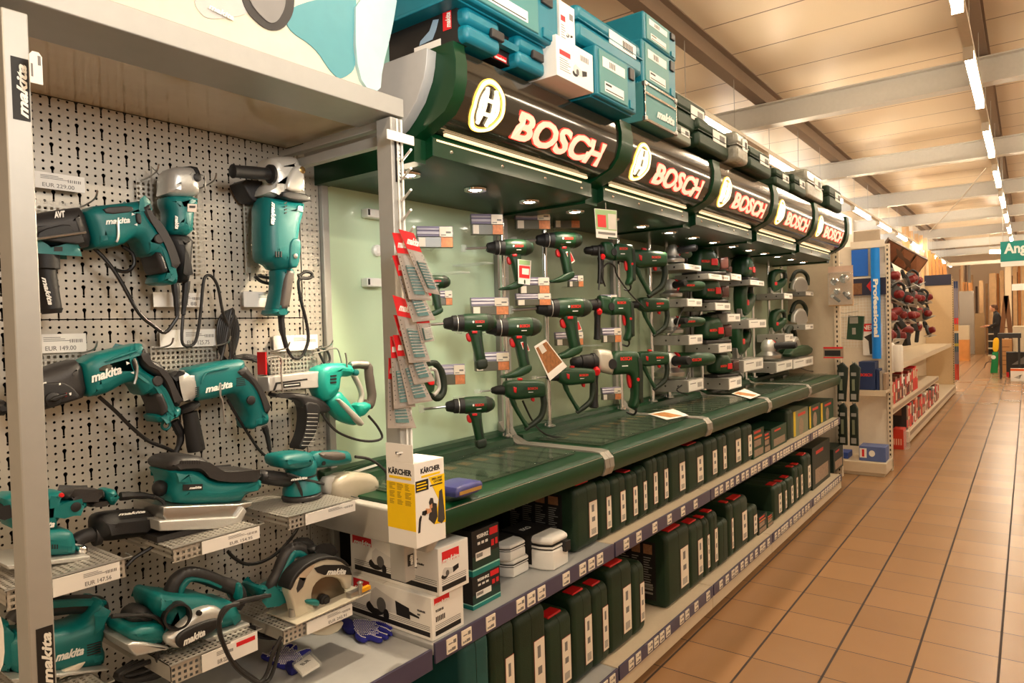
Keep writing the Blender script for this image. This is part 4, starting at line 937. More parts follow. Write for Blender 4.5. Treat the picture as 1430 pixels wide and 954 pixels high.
solid(t, 'front_shoe', SILVER, [(705, 560), (740, 545), (800, 545), (935, 570), (950, 582), (760, 626), (740, 610)], -1.63, -1.48, .006, c7, sm=0)
solid(t, 'front_housing', TEAL, [(725, 500), (760, 470), (900, 445), (930, 470), (925, 560), (820, 560), (740, 545)], -1.62, -1.485, .016, c7)
solid(t, 'front_knob', CHAR, [(745, 400), (770, 375), (820, 350), (880, 390), (885, 440), (760, 465), (735, 430)], -1.60, -1.52, .024, c7)
solid(t, 'rear_shoe', SILVER, [(1140, 530), (1385, 440), (1388, 455), (1160, 545)], -1.63, -1.48, .002, c7, sm=0)
q = at(c7[0]+1105*c7[2], c7[1]+383*c7[2], X=-1.462); MB().lathe((-1.466, q.y, q.z), XV, [(0, .006), (.008, .005)], 14).build('cover_screw', BLACK, t)
lettering(t, 'makita', (1018, 566), (1140, 505), .016, -1.4525, c=c7)
cordp(t, [(1330, 310), (1400, 300), (1480, 270)], -1.56, .007, c7, name='cord_sleeve')
cordp(t, [(1500, 285), (1380, 305), (1290, 335), (1230, 400), (1215, 480), (1250, 580), (1320, 680), (1400, 740), (1450, 770), (1500, 740), (1540, 620), (1560, 500)], -1.46, .005, c7)
cordp(t, [(620, 400), (720, 395), (820, 395), (880, 420), (910, 480), (900, 560), (870, 610), (880, 650)], -1.50, .005, c7, name='looped_cord')

# K: jigsaw at bottom left
t = thing('jigsaw', 'teal jigsaw with loop handle standing at the bottom left behind the post', 'power tool', (-1.64, .55, zt6))
solid(t, 'housing', TEAL, [(60, 510), (300, 500), (440, 470), (500, 440), (520, 400), (560, 320), (600, 320), (615, 420), (605, 520), (590, 570), (612, 620), (600, 690), (480, 710), (300, 740), (60, 740)], -1.70, -1.585, .03, c7)
m = MB().tube(t3([(540, 430), (545, 350), (500, 335), (400, 335), (300, 345), (150, 360), (80, 430)], -1.645, c7), .020, n=14).build('loop_handle', CHAR, t)
solid(t, 'handle_shell', TEAL, [(150, 330), (300, 322), (440, 312), (600, 312), (606, 350), (540, 345), (400, 348), (300, 352), (150, 360)], -1.67, -1.615, .012, c7)
solid(t, 'sole_plate', SILVER, [(60, 750), (600, 690), (612, 700), (80, 775)], -1.72, -1.57, .003, c7, sm=0)
solid(t, 'white_flash', mat('pale_flash', (206, 196, 180), .4), [(320, 720), (440, 665), (476, 655), (450, 690), (340, 750)], -1.60, -1.583, .002, c7, sm=0)
lettering(t, 'makita', (306, 655), (464, 612), .018, -1.5845, c=c7)
m = MB()
for k in range(5): m.prof(tr([(482, 560+k*14), (560, 540+k*14), (562, 546+k*14), (484, 566+k*14)], -1.5845, c7), -1.587, -1.5842)
m.build('vent', INK, t)
cordp(t, [(610, 410), (700, 400), (800, 392)], -1.62, .006, c7)
solid(t, 'green_front', TEAL, [(10, 450), (80, 440), (85, 720), (10, 720)], -1.70, -1.6, .02, c7)

# L: circular saw
t = thing('circular_saw', 'circular saw with silver guard, bright toothed blade and teal loop handle', 'power tool', (-1.56, 1.1, zt5))
cB = at(c8[0]+805*c8[2], c8[1]+520*c8[2], X=-1.47)
solid(t, 'motor_housing', TEAL, [(480, 470), (505, 455), (540, 500), (640, 440), (660, 545), (560, 555), (510, 520)], -1.62, -1.50, .03, c8)
MB().tube(t3([(520, 520), (530, 440), (560, 380), (600, 280), (650, 250), (700, 275), (740, 320), (770, 360)], -1.55, c8), [.018, .019, .019, .018, .018, .018, .019, .019], n=16).build('loop_handle', CHAR, t)
solid(t, 'handle_inset', TEAL, [(545, 500), (560, 430), (600, 340), (640, 260), (690, 258), (745, 300), (700, 320), (660, 290), (630, 350), (590, 430), (570, 500)], -1.57, -1.526, .008, c8)
solid(t, 'front_knob', TEAL, [(760, 270), (820, 262), (835, 300), (780, 320)], -1.60, -1.52, .02, c8)
solid(t, 'front_grip', BLACK, [(735, 250), (780, 236), (840, 255), (862, 290), (850, 310), (830, 262), (780, 262), (745, 290)], -1.61, -1.51, .02, c8)
solid(t, 'blade_guard', mat('champagne_alloy', (206, 200, 182), .4, metal=.35), [(612, 470), (640, 400), (700, 340), (770, 305), (840, 292), (900, 310), (940, 350), (950, 400), (945, 455), (920, 470), (900, 420), (860, 400), (800, 400), (750, 440), (735, 500), (750, 560), (790, 590), (690, 622), (655, 622), (640, 540)], -1.50, -1.462, .008, c8)
solid(t, 'guard_rim', BLACK, [(612, 462), (645, 385), (710, 325), (790, 292), (850, 288), (905, 305), (940, 345), (925, 345), (880, 312), (800, 306), (720, 345), (660, 400), (630, 470)], -1.51, -1.458, .004, c8)
solid(t, 'logo_plate', BLACK, [(748, 352), (800, 335), (900, 335), (935, 350), (945, 388), (850, 380), (800, 388), (765, 375)], -1.463, -1.4595, 0, c8, sm=0)
solid(t, 'guard_window', CHAR, [(655, 460), (672, 400), (706, 402), (688, 450), (660, 480)], -1.465, -1.4605, 0, c8, sm=0)
solid(t, 'guard_highlight', mat('highlight_alloy', (230, 224, 210), .2, metal=.7), [(660, 395), (700, 340), (750, 335), (745, 345), (720, 380), (690, 420)], -1.463, -1.4605, 0, c8, sm=0)  # bright highlight on the guard, painted as a paler metal patch
lettering(t, 'makita', (810, 388), (910, 385), .016, -1.459, c=c8)
R = .072; bl = []
for k in range(72): 
    for rr, f in ((R, .0), (R*.965, .7)): bl.append((cB.y+rr*math.cos(2*math.pi*(k+f)/72), cB.z+rr*math.sin(2*math.pi*(k+f)/72)))
MB().prof(bl, -1.482, -1.480).build('saw_blade', mat('polished_blade_steel', (120, 112, 100), .28, metal=1), t)
MB().lathe((-1.481, cB.y, cB.z), XV, [(0, .014), (.012, .014), (.014, .009), (.018, .009)], 20).build('arbor_bolt', INK, t)
solid(t, 'guard_lever', TEAL, [(708, 520), (760, 515), (780, 525), (776, 555), (745, 550), (712, 540)], -1.47, -1.452, .006, c8)
bp = [at(c8[0]+u*c8[2], c8[1]+v*c8[2], X=x) for u, v, x in ((490, 615, -1.50), (655, 655, -1.42), (1040, 480, -1.42), (930, 440, -1.52))]
m = MB(); a, b = at(c8[0]+655*c8[2], c8[1]+650*c8[2], X=-1.425), at(c8[0]+1045*c8[2], c8[1]+478*c8[2], X=-1.425)
m.obox((a+b)/2-XV*.065, XV, (b-a).normalized(), XV.cross((b-a).normalized()), .13, (b-a).length, .003)
m.build('base_plate', mat('champagne_alloy', (0, 0, 0)), t, bevel=.001)
d = (b-a).normalized(); n = XV.cross(d)
MB().obox((a*.15+b*.85)-XV*.02+n*.008, XV, d, n, .02, .05, .012).lathe(a*.12+b*.88-XV*.01, n, [(0, .006), (.03, .006), (.034, .009), (.038, .004)], 12).lathe(a*.9+b*.1-XV*.05, n, [(0, .01), (.02, .009)], 12).build('clamp_screw', STEEL, t)
MB().obox((a*.05+b*.95)-XV*.01+n*.012, XV, d, n, .012, .03, .010).build('yellow_marker', mat('yellow_orange_plastic', (240, 170, 20), .4), t)
solid(t, 'lower_guard', mat('champagne_alloy', (0, 0, 0)), [(720, 690), (890, 628), (905, 640), (880, 680), (830, 705), (770, 706)], -1.49, -1.47, .003, c8)
solid(t, 'cord_boot', TEAL, [(480, 470), (500, 448), (528, 455), (530, 490), (500, 505)], -1.58, -1.54, .014, c8)
cordp(t, [(495, 495), (430, 515), (380, 522), (350, 530)], -1.50, .006, c8)
m = MB()
for k in range(6): m.tube(t3([(590, 640+k*9), (500, 640+k*10), (420, 600+k*12), (400, 620+k*12), (460, 670+k*8), (560, 700+k*4), (590, 690)], -1.66+.02*k, c8), .005, n=7)
m.build('coiled_cord', CORD, t)
cordp(t, [(350, 540), (280, 560), (250, 620), (260, 720), (320, 850), (400, 925), (460, 950), (500, 900), (530, 800), (575, 710)], -1.40, .005, c8)
m = MB(); rb = random.Random(5)
for k in range(7): m.tube([at(c7[0]+u*c7[2], c7[1]+v*c7[2], X=-1.62+.03*(k % 4)) for u, v in ((900-8*k, 600+12*k), (800, 620+14*k), (700, 680+8*k), (640+8*k, 730), (720, 760), (860, 740-6*k), (930, 700))], .0055, n=7)
tag(m.build('coiled_cord', CORD), 'black coiled power cord heaped under the planer tray', 'cord')

# pallets of cord hooks at far left edge: bottles of cards behind the left post
a, b = at(0, 845, X=-1.20), at(8, 945, X=-1.20)
t = thing('hanging_tag', 'white rounded tag cut by the left picture edge, lower left', 'tag', (-1.2, a.y, b.z))
MB().prof(chaikin([(a.y-.05, b.z), (b.y, b.z), (b.y, a.z), (a.y-.05, a.z)], 2), -1.2015, -1.20).build('card', WHITE, t)
MB().box((-1.20, b.y-.02, a.z-.04), (-1.1995, b.y-.006, a.z-.02)).build('print', GINK, t)

# ================================================================ gloves and boxes on the shelf of the teal bay
ZS = .635
def glove(label, outline, fingers, cuff, card=None):
    def g(p): q = at(p[0], p[1], Z=ZS+.008); return (q.x, q.y)
    c = g(outline[0]); t = thing('work_glove', label, 'glove', (c[0], c[1], ZS), 'blue work gloves on the shelf')
    MB().prof([g(p) for p in outline], ZS+.001, ZS+.017, .007, plane='xy', smooth=2).build('palm', BLUEG, t)
    for f in fingers:
        P = [Vector((*g(p), ZS+.010)) for p in f[0]]; r = f[1]
        MB().tube(P, [r, r, r*.98, r*.95, r*.9, r*.7, r*.35], n=12, smooth=3).build('finger', BLUEG, t)
    MB().prof([g(p) for p in cuff], ZS, ZS+.02, .008, plane='xy', smooth=1).build('cuff', mat('dark_blue_knit', (28, 30, 110), .85, bump=.5), t)
    # grip dots
    m = MB(); xs = [p[0] for p in outline]; ys = [p[1] for p in outline]; pts = outline
    def inside(x, y):
        r = False
        for i in range(len(pts)):
            (x1, y1), (x2, y2) = pts[i], pts[(i+1) % len(pts)]
            if (y1 > y) != (y2 > y) and x < (x2-x1)*(y-y1)/(y2-y1)+x1: r = not r
        return r
    y = min(ys)+2
    while y < max(ys)-1:
        x = min(xs)+2+((int(y) // 2) % 2)*1.2
        while x < max(xs)-1:
            if inside(x, y):
                q = g((x, y)); m.lathe((q[0], q[1], ZS+.0168), ZV, [(0, .0021), (.0016, .0018)], 6)
            x += 2.6
        y += 2.1
    for f in fingers:
        for i in range(len(f[0])*3):
            tt = i/(len(f[0])*3); k = min(int(tt*(len(f[0])-1)), len(f[0])-2); ff = tt*(len(f[0])-1)-k
            p = (f[0][k][0]*(1-ff)+f[0][k+1][0]*ff, f[0][k][1]*(1-ff)+f[0][k+1][1]*ff); q = g(p)
            m.lathe((q[0], q[1], ZS+.010+f[1]*.93), ZV, [(0, .0020), (.0014, .0016)], 6)
    m.build('grip_dots', mat('pale_rubber_dots', (226, 222, 226), .5), t)
    return t
glove('blue knitted work glove with white grip dots beside the white boxes', [(492, 868), (508, 868), (524, 872), (530, 880), (528, 890), (514, 894), (500, 890), (492, 880)],
      [([(520, 872), (530, 873), (540, 876), (547, 880)], .0085), ([(522, 877), (532, 880), (540, 883), (547, 888)], .009), ([(518, 884), (528, 887), (536, 890), (542, 892)], .009), ([(510, 888), (520, 892), (528, 895), (534, 896)], .0085), ([(500, 886), (500, 890), (505, 894), (512, 896)], .0085)],
      [(476, 869), (492, 867), (498, 884), (484, 884), (478, 878)])
glove('blue knitted work glove lying under a boxed price card, front of the teal bay', [(378, 912), (396, 907), (414, 912), (424, 922), (414, 932), (396, 934), (380, 928), (372, 920)],
      [([(384, 914), (384, 908), (386, 905), (390, 904)], .008), ([(394, 912), (398, 907), (404, 904), (409, 904)], .0085), ([(404, 914), (408, 910), (412, 906), (414, 905)], .0085), ([(412, 918), (420, 914), (428, 911), (434, 911)], .0085), ([(380, 922), (374, 920), (369, 918), (366, 917)], .0085)],
      [(396, 930), (412, 926), (420, 936), (404, 943)])
q = at(428, 930, Z=ZS+.02)
t = thing('price_box', 'small clear plastic box holding a price card, lying on the blue glove', 'box', (q.x, q.y, ZS+.017))
cs = [at(408, 932, Z=ZS+.02), at(433, 915, Z=ZS+.02), at(449, 931, Z=ZS+.02), at(422, 947, Z=ZS+.02)]
MB().prof([(p.x, p.y) for p in cs], ZS+.018, ZS+.034, .004, plane='xy').build('plastic_case', GLASS, t)
cc = sum(cs, Vector())/4
MB().prof([(cc.x+(p.x-cc.x)*.88, cc.y+(p.y-cc.y)*.88) for p in cs], ZS+.020, ZS+.026, plane='xy').build('card', WHITE, t)
R = (cs[1]-cs[0]).normalized()
MB().text('EUR', cs[0]*.55+cs[3]*.1+cs[2]*.35+ZV*.0065, R, ZV.cross(R), h=.012, bold=.03, depth=.0005).build('card_print', INK, t)

# white printed cartons
def printed(parent, mb_ink_mat, items): pass
def carton(label, X0, X1, y0, y1, z0, z1, name='cardboard_box', m=WHITE, group=None, cat='box'):
    t = thing(name, label, cat, ((X0+X1)/2, (y0+y1)/2, z0), group)
    MB().box((X0, y0, z0), (X1, y1, z1)).build('carton', m, t, bevel=.0015)
    MB().box(((X0+X1)/2-.0006, y0+.003, z1-.0002), ((X0+X1)/2+.0006, y1-.003, z1+.0004)).build('lid_seam', GREYP, t)
    return t
def grinder_print(parent, y, x0, z0, s, facing='-y'):
    """printed line picture of an angle grinder, s metres long, on the face y = const"""
    U = ZV; R = XV if facing == '-y' else YV
    def P(a, b, d=0): return Vector((x0, y, z0))+R*a*s+U*b*s+(Vector((0, -1, 0)) if facing == '-y' else XV)*d
    def poly(pts, m, nm, d):
        q = [P(a, b, d) for a, b in pts]; n = len(q); w = MB(); nv = (Vector((0, -1, 0)) if facing == '-y' else XV)*.0004
        w.loft([[v-nv for v in q], q] if facing != '-y' else [[v-nv for v in q], q]); w.build(nm, m, parent, smooth=False)
    ell = lambda cx, cy, rx, ry: [(cx+rx*math.cos(2*math.pi*k/20), cy+ry*math.sin(2*math.pi*k/20)) for k in range(20)]
    poly(ell(.16, -.02, .20, .10), INK, 'picture_wheel', .0005)
    poly([(.05, .05), (.08, .22), (.18, .30), (.30, .26), (.62, .18), (.62, .0), (.3, -.02), (.14, -.02)], mat('printed_pale_grey', (208, 206, 202), .6), 'picture_body', .0009)
    poly([(.60, .19), (.88, .14), (.90, -.02), (.62, -.01)], INK, 'picture_handle', .0013)
    poly([(.88, .10), (1.08, .06), (1.08, .035), (.88, .05)], INK, 'picture_cable', .0013)
    poly(ell(.30, .06, .10, .11), mat('printed_dark_grey', (92, 90, 88), .6), 'picture_knob', .0013)
    poly(ell(.40, -.07, .06, .09), INK, 'picture_side_handle', .0015)
def box_art_negy(parent, X0, X1, y, z0, z1, logo=None, text=None, pic=None):
    h, w = z1-z0, X1-X0
    m = MB().box((X0+w*.05, y-.0006, z0+h*.08), (X1-w*.02, y, z0+h*.19))
    for k in range(3): m.box((X0+w*.05, y-.0006, z0+h*(.23+.04*k)), (X1-w*.02, y, z0+h*(.238+.04*k)))
    m.build('printed_band', INK, parent, smooth=False)
    if logo:
        a, b, c, d = logo; s = MB().box((X0+w*a, y-.0006, z0+h*b), (X0+w*c, y, z0+h*d)).build('logo_block', REDC, parent, smooth=False)
        mk_logo(MB(), (X0+w*(a+.01), y-.0006, z0+h*(b-.02)), XV, ZV, h*(d-b)*.55, w*(c-a)*.94, .0005).build('lettering', LOGOW, parent, smooth=False)
    if text:
        m = MB()
        for i, l in enumerate(text[2]): m.text(l, (X0+w*text[0], y, z0+h*(text[1]-.09*i)), XV, ZV, h=h*.05, bold=.02, depth=.0007)
        m.build('print', INK, parent, smooth=False)
    if pic: grinder_print(parent, y, X0+w*pic[0], z0+h*pic[1], w*pic[2])
def box_art_posx(parent, X, y0, y1, z0, z1, logo, pic=True, extra=False):
    h, w = z1-z0, y1-y0
    m = MB().box((X, y0+w*.1, z0+h*.08), (X+.0006, y1-w*.1, z0+h*.19))
    for k in range(3): m.box((X, y0+w*.1, z0+h*(.23+.04*k)), (X+.0006, y1-w*.1, z0+h*(.238+.04*k)))
    if extra:
        for k in range(6): m.box((X, y0+w*(.12+.05*k), z0+h*.40), (X+.0006, y0+w*(.15+.05*k), z0+h*.52))
        m.text('9558NB', (X, y0+w*.12, z0+h*.62), YV, ZV, h=h*.06, bold=.02, depth=.0006)
    m.build('printed_band', INK, parent, smooth=False)
    a, b, c, d = logo; s = MB().box((X, y0+w*a, z0+h*b), (X+.0006, y0+w*c, z0+h*d)).build('logo_block', REDC, parent, smooth=False)
    mk_logo(MB(), (X+.0006, y0+w*(a-.01), z0+h*(b-.03)), YV, ZV, h*(d-b)*.6, w*(c-a), .0005).build('lettering', LOGOW, parent, smooth=False)
    if pic: grinder_print(parent, X, y0+w*.16, z0+h*.42, w*.66, '+x') if False else None
# lower carton
a = at(604, 897, Z=.645); b = at(648, 873, X=a.x); top = at(602, 836, X=a.x).z
X1, Y0, Y1 = a.x, a.y, b.y; X0 = -1.70
t = carton('larger white grinder carton at the bottom of the pair behind the right post', X0, X1, Y0, Y1, .646, top)
box_art_negy(t, X0, X1, Y0, .646, top, (.18, .68, .36, .95), (.86, .60, ['9558NBR', 'set']), (.34, .38, .50))
box_art_posx(t, X1, Y0, Y1, .646, top, (.08, .80, .55, .95), extra=True)
ztop = top+.0006
a2 = at(613.5, 834, Z=ztop); b2 = at(655, 812, X=a2.x); top2 = at(612, 767, X=a2.x).z
t = carton('smaller white grinder carton stacked on top of the pair behind the right post', -1.66, a2.x, a2.y, b2.y, ztop, top2)
box_art_negy(t, -1.66, a2.x, a2.y, ztop, top2, (.03, .68, .26, .93), (.70, .66, ['Zubehor', 'Winkelschleifer', '125 mm', 'Quality']), (.24, .34, .42))
box_art_posx(t, a2.x, a2.y, b2.y, ztop, top2, (.12, .66, .68, .90))
def grinder_posx(parent, X, y0, z0, s):
    def poly(pts, m, nm, d): MB().prof([(y0+p*s, z0+q*s) for p, q in pts], X, X+d).build(nm, m, parent, smooth=False)
    ell = lambda cx, cy, rx, ry: [(cx+rx*math.cos(2*math.pi*k/20), cy+ry*math.sin(2*math.pi*k/20)) for k in range(20)]
    poly(ell(.16, -.02, .18, .10), INK, 'picture_wheel', .0005)
    poly([(.05, .05), (.08, .22), (.18, .30), (.30, .26), (.62, .18), (.62, .0), (.3, -.02), (.14, -.02)], mat('printed_pale_grey', (0, 0, 0)), 'picture_body', .0009)
    poly([(.60, .19), (.92, .24), (.92, .08), (.62, -.01)], INK, 'picture_handle', .0013)
    poly(ell(.30, .06, .09, .11), mat('printed_dark_grey', (0, 0, 0)), 'picture_knob', .0013)
grinder_posx(t, a2.x, a2.y+.012, ztop+.052, .075)

# black-teal cartons
a = at(661, 866, X=-1.345); zb = .646
for k, (ya, za, zc, lab) in enumerate((((656, 699), zb, None, 'black and teal printed carton, lower of the stack of two beside the white cartons'), ((657, 699), None, None, 'black and teal printed carton, upper of the stack of two beside the white cartons'))):
    X = -1.345; y0, y1 = at(ya[0]+4, 830, X=X).y, at(ya[1], 830, X=X).y
    if k == 0: z0, z1 = zb, at(675, 800, X=X).z
    else: z0, z1 = z1+.001, at(675, 737, X=X).z
    t = thing('power_tool_carton', lab, 'box', (X-.1, (y0+y1)/2, z0), 'black and teal cartons')
    MB().box((-1.60, y0, z0), (X, y1, z1)).build('carton', INK if k else INK, t, bevel=.001)
    h = z1-z0; w = y1-y0
    MB().box((X, y0, z0+.004), (X+.0006, y1, z0+h*.42)).build('green_gradient_field', mat('teal_black_print', (8, 50, 42), .4), t)
    MB().box((-1.60, y0-.0006, z0), (X+.001, y1, z0+h*.12)).build('teal_base_band', mat('teal_print', (0, 120, 116), .4), t)
    MB().box((-1.601, y0-.0009, z0+h*.12), (X+.0013, y1, z0+h*.15)).build('pale_stripe', mat('pale_mint_print', (150, 210, 196), .4), t)
    MB().box((X, y1-w*.36, z1-h*.22), (X+.0008, y1-w*.05, z1-h*.06)).box((X, y1-w*.30, z1-h*.48), (X+.0008, y1-w*.20, z1-h*.34)).box((X, y1-w*.15, z1-h*.47), (X+.0008, y1-w*.06, z1-h*.33)).build('red_flash', REDC, t)
    MB().box((X, y0+w*.12, z1-h*.68), (X+.0008, y0+w*.66, z1-h*.50)).build('barcode_label', WHITE, t)
    m = MB().text('9558HRZ', (X, y0+w*.18, z1-h*.20), YV, ZV, w=w*.42, h=h*.09, bold=.03, depth=.0007)
    for q in range(3): m.box((X, y0+w*(.2+.14*q), z1-h*.34), (X+.0007, y0+w*(.29+.14*q), z1-h*.28))
    m.build('print', LOGOW, t, smooth=False)
    m = MB()
    for q in range(9): m.box((X+.0008, y0+w*(.15+.025*q), z1-h*.62), (X+.0012, y0+w*(.163+.025*q), z1-h*.53))
    m.build('barcode', INK, t, smooth=False)

# yellow hanging carton on the right post
yc = at(580, 700, X=-1.19); X1 = -1.19; Y0 = yc.y
X0 = at(541, 700, Y=Y0).x; Y1 = at(621, 690, X=X1).y
zt = at(578, 668, X=X1).z; zt2_ = at(580, 648, X=X1); zt = zt2_.z; zb = at(580, 768, X=X1).z
t = thing('drill_dust_catcher_box', 'yellow and white product box hanging on the right post', 'box', ((X0+X1)/2, (Y0+Y1)/2, zb))
MB().box((X0, Y0, zb), (X1, Y1, zt)).build('carton', WHITE, t, bevel=.001)
h = zt-zb; w = X1-X0; v = Y1-Y0
MB().box((X0, Y0-.0007, zb+h*.20), (X1, Y0, zb+h*.76)).build('yellow_field', YELLOW, t)
MB().prof([(Y0+v*.45, zb+h*.80), (Y1, zb+h*.80), (Y1, zb+h*.20), (Y0+v*.60, zb+h*.22), (Y0+v*.78, zb+h*.5)], X1, X1+.0007).build('yellow_wedge', YELLOW, t)
MB().box((X1, Y0+v*.02, zb+h*.66), (X1+.0009, Y0+v*.44, zb+h*.79)).build('black_field', INK, t)
MB().box((X0+w*.1, Y0-.0008, zb+h*.80), (X0+w*.88, Y0, zb+h*.83)).box((X1, Y0+v*.22, zb+h*.815), (X1+.0008, Y0+v*.85, zb+h*.84)).build('yellow_rule', YELLOW, t)
MB().text('KÄRCHER', (X0+w*.08, Y0, zb+h*.85), XV, ZV, w=w*.82, h=h*.085, bold=.03, depth=.0008).text('KÄRCHER', (X1, Y0+v*.20, zb+h*.865), YV, ZV, w=v*.65, h=h*.075, bold=.03, depth=.0008).build('brand_lettering', INK, t, smooth=False)
m = MB()
rr = random.Random(2)
for c in range(3):
    for l in range(16):
        if l in (5, 11): continue
        m.box((X0+w*(.1+.28*c), Y0-.0011, zb+h*(.735-.016*l)), (X0+w*(.1+.28*c+.1+.12*rr.random()), Y0-.0007, zb+h*(.742-.016*l)))
m.build('small_print', mat('faint_brown_print', (150, 120, 20), .5), t, smooth=False)
MB().text('DRILL DUST', (X1, Y0+v*.56, zb+h*.755), YV, ZV, w=v*.36, h=h*.025, bold=.03, depth=.0011).text('CATCHER', (X1, Y0+v*.62, zb+h*.72), YV, ZV, w=v*.3, h=h*.025, bold=.03, depth=.0011).box((X1, Y0+v*.50, zb+h*.685), (X1+.0011, Y0+v*.92, zb+h*.70)).build('title_print', INK, t, smooth=False)
MB().box((X1+.0009, Y0+v*.05, zb+h*.75), (X1+.0013, Y0+v*.36, zb+h*.765)).box((X1+.0009, Y0+v*.05, zb+h*.715), (X1+.0013, Y0+v*.4, zb+h*.73)).box((X1+.0009, Y0+v*.05, zb+h*.68), (X1+.0013, Y0+v*.36, zb+h*.695)).build('black_field_lines', YELLOW, t, smooth=False)
def pp_(pts): return [(Y0+v*a, zb+h*b) for a, b in pts]
MB().prof(pp_([(.44, .50), (.50, .55), (.58, .54), (.60, .48), (.70, .46), (.72, .30), (.60, .22), (.42, .30), (.44, .36), (.52, .40)]), X1, X1+.001).build('picture_person', mat('printed_dark_clothing', (50, 46, 44), .5), t)
MB().prof(pp_([(.72, .24), (.80, .60), (.90, .62), (.95, .40), (.97, .24), (.86, .20)]), X1, X1+.0013).build('picture_vacuum', mat('printed_charcoal', (66, 62, 60), .5), t)
MB().prof(pp_([(.30, .40), (.34, .44), (.50, .42), (.52, .38), (.36, .37)]), X1, X1+.0013).prof(pp_([(.46, .46), (.54, .48), (.55, .43), (.48, .42)]), X1, X1+.0014).build('picture_hands', mat('printed_skin', (206, 150, 110), .5), t)
MB().prof(pp_([(.06, .18), (.10, .34), (.16, .38), (.19, .36), (.15, .30), (.12, .18)]), X1, X1+.0013).prof(pp_([(.20, .38), (.22, .42), (.36, .42), (.36, .38), (.30, .36)]), X1, X1+.0013).build('picture_drill', INK, t)
MB().box((X0, Y0-.0002, zt), (X1-w*.04, Y0+.0012, zt+h*.22)).build('hanger_flap', WHITE, t, bevel=.0005)
MB().box((X0+w*.36, Y0-.0008, zt+h*.09), (X0+w*.56, Y0-.0002, zt+h*.12)).build('hanger_slot', INK, t)
MB().tube([(-1.29, (Y0+Y1)/2-.02, zt+h*.12), (X1-w*.3, Y0+.02, zt+h*.13), (X1-w*.5, Y0-.01, zt+h*.11)], .0025).build('hook', WHITEP, t)

# blister cards hooked on the right post
def blister(k, q, X, lab):
    P = [at(x, y, X=X) for x, y in q]; tl, trr, br, bl = P
    t = thing('blister_card', lab, 'blister pack', ((X), tl.y, bl.z), 'red topped blister cards on the right post')
    def B(u, v_): return (tl*(1-u)+trr*u)*(1-v_)+(bl*(1-u)+br*u)*v_
    def quad(u0, v0, u1, v1, x0, x1): return MB().prof([(p.y, p.z) for p in (B(u0, v0), B(u1, v0), B(u1, v1), B(u0, v1))], X+x0, X+x1)
    quad(0, 0, 1, 1, 0, .0012).build('backing_card', mat('grey_card', (158, 148, 138), .6), t)
    quad(0, 0, 1, .30, .0012, .0018).build('red_header', REDC, t)
    a, b = B(.12, .22), B(.95, .22)
    mk_logo(MB(), a+XV*.0018, b-a, XV.cross(b-a), (B(0, .1)-B(0, .22)).length*.9, (b-a).length*.95, .0006).build('lettering', LOGOW, t, smooth=False)
    quad(.28, .48, .74, .92, .0012, .008).build('accessory_holder', TEAL, t, bevel=.001)
    m = MB(); n_ = MB()
    for j in range(9):
        c = B(.22, .5+.045*j); d = B(.80, .49+.045*j); m.tube([c+XV*.009, d+XV*.009], .0014, n=6, smooth=0)
        for u in (.10, .92):
            e = B(u, .36+.065*j); n_.box((e.x+.0012, e.y-.0012, e.z-.0012), (e.x+.0016, e.y+.0012, e.z+.0012))
    m.build('drill_bits', STEEL, t); n_.build('printed_dots', INK, t)
    quad(.34, .55, .62, .80, .008, .0095).build('teal_label', mat('deep_teal_print', (10, 86, 88), .4), t)
    quad(.14, .34, .88, .97, .0105, .0112).build('clear_blister', GLASSB, t)
BL = [((542, 500), (547, 500), (581, 598), (541, 598), -1.275, 'lowest blister card on the right post, standing almost upright'),
      ((544, 470), (550, 469), (580, 568), (550, 571), -1.262, 'blister card second from the bottom of the right post'),
      ((548, 468), (558, 468), (604, 560), (570, 565), -1.250, 'blister card third from the bottom of the right post, tipped right'),
      ((549, 440), (562, 440), (607, 532), (578, 537), -1.238, 'blister card half covered by two others in the middle of the right post'),
      ((547.5, 412), (573, 420), (601, 505), (571, 507), -1.226, 'wide blister card in the middle of the right post with full red top showing'),
      ((579, 440), (597, 440), (606, 476), (588, 479), -1.214, 'small blister card end with orange edge peeping out at the middle right'),
      ((547, 357), (560, 356), (608, 447), (576, 450), -1.205, 'blister card behind the top two on the right post'),
      ((547, 325), (562, 326), (602, 420), (571, 418), -1.192, 'blister card second from the top of the right post'),
      ((556, 320), (577, 326), (614, 412), (594, 408), -1.178, 'topmost blister card with glare on its red header')]
for k, b_ in enumerate(BL): blister(k, b_[:4], b_[4], b_[5])
hk = [(562, 224), (562, 250), (562, 280), (562, 308), (566, 332), (548, 362)]
for k, (x, y) in enumerate(hk):
    p = at(x, y, X=-1.285); e = at(x+12, y-15, X=-1.20)
    tag(MB().tube([p, e], .0032, smooth=0).build('peg_hook', WHITEP), 'thin white peg hook slanting from the right post, %s from the top' % ordn[k], 'hook', 'white peg hooks on the right post')
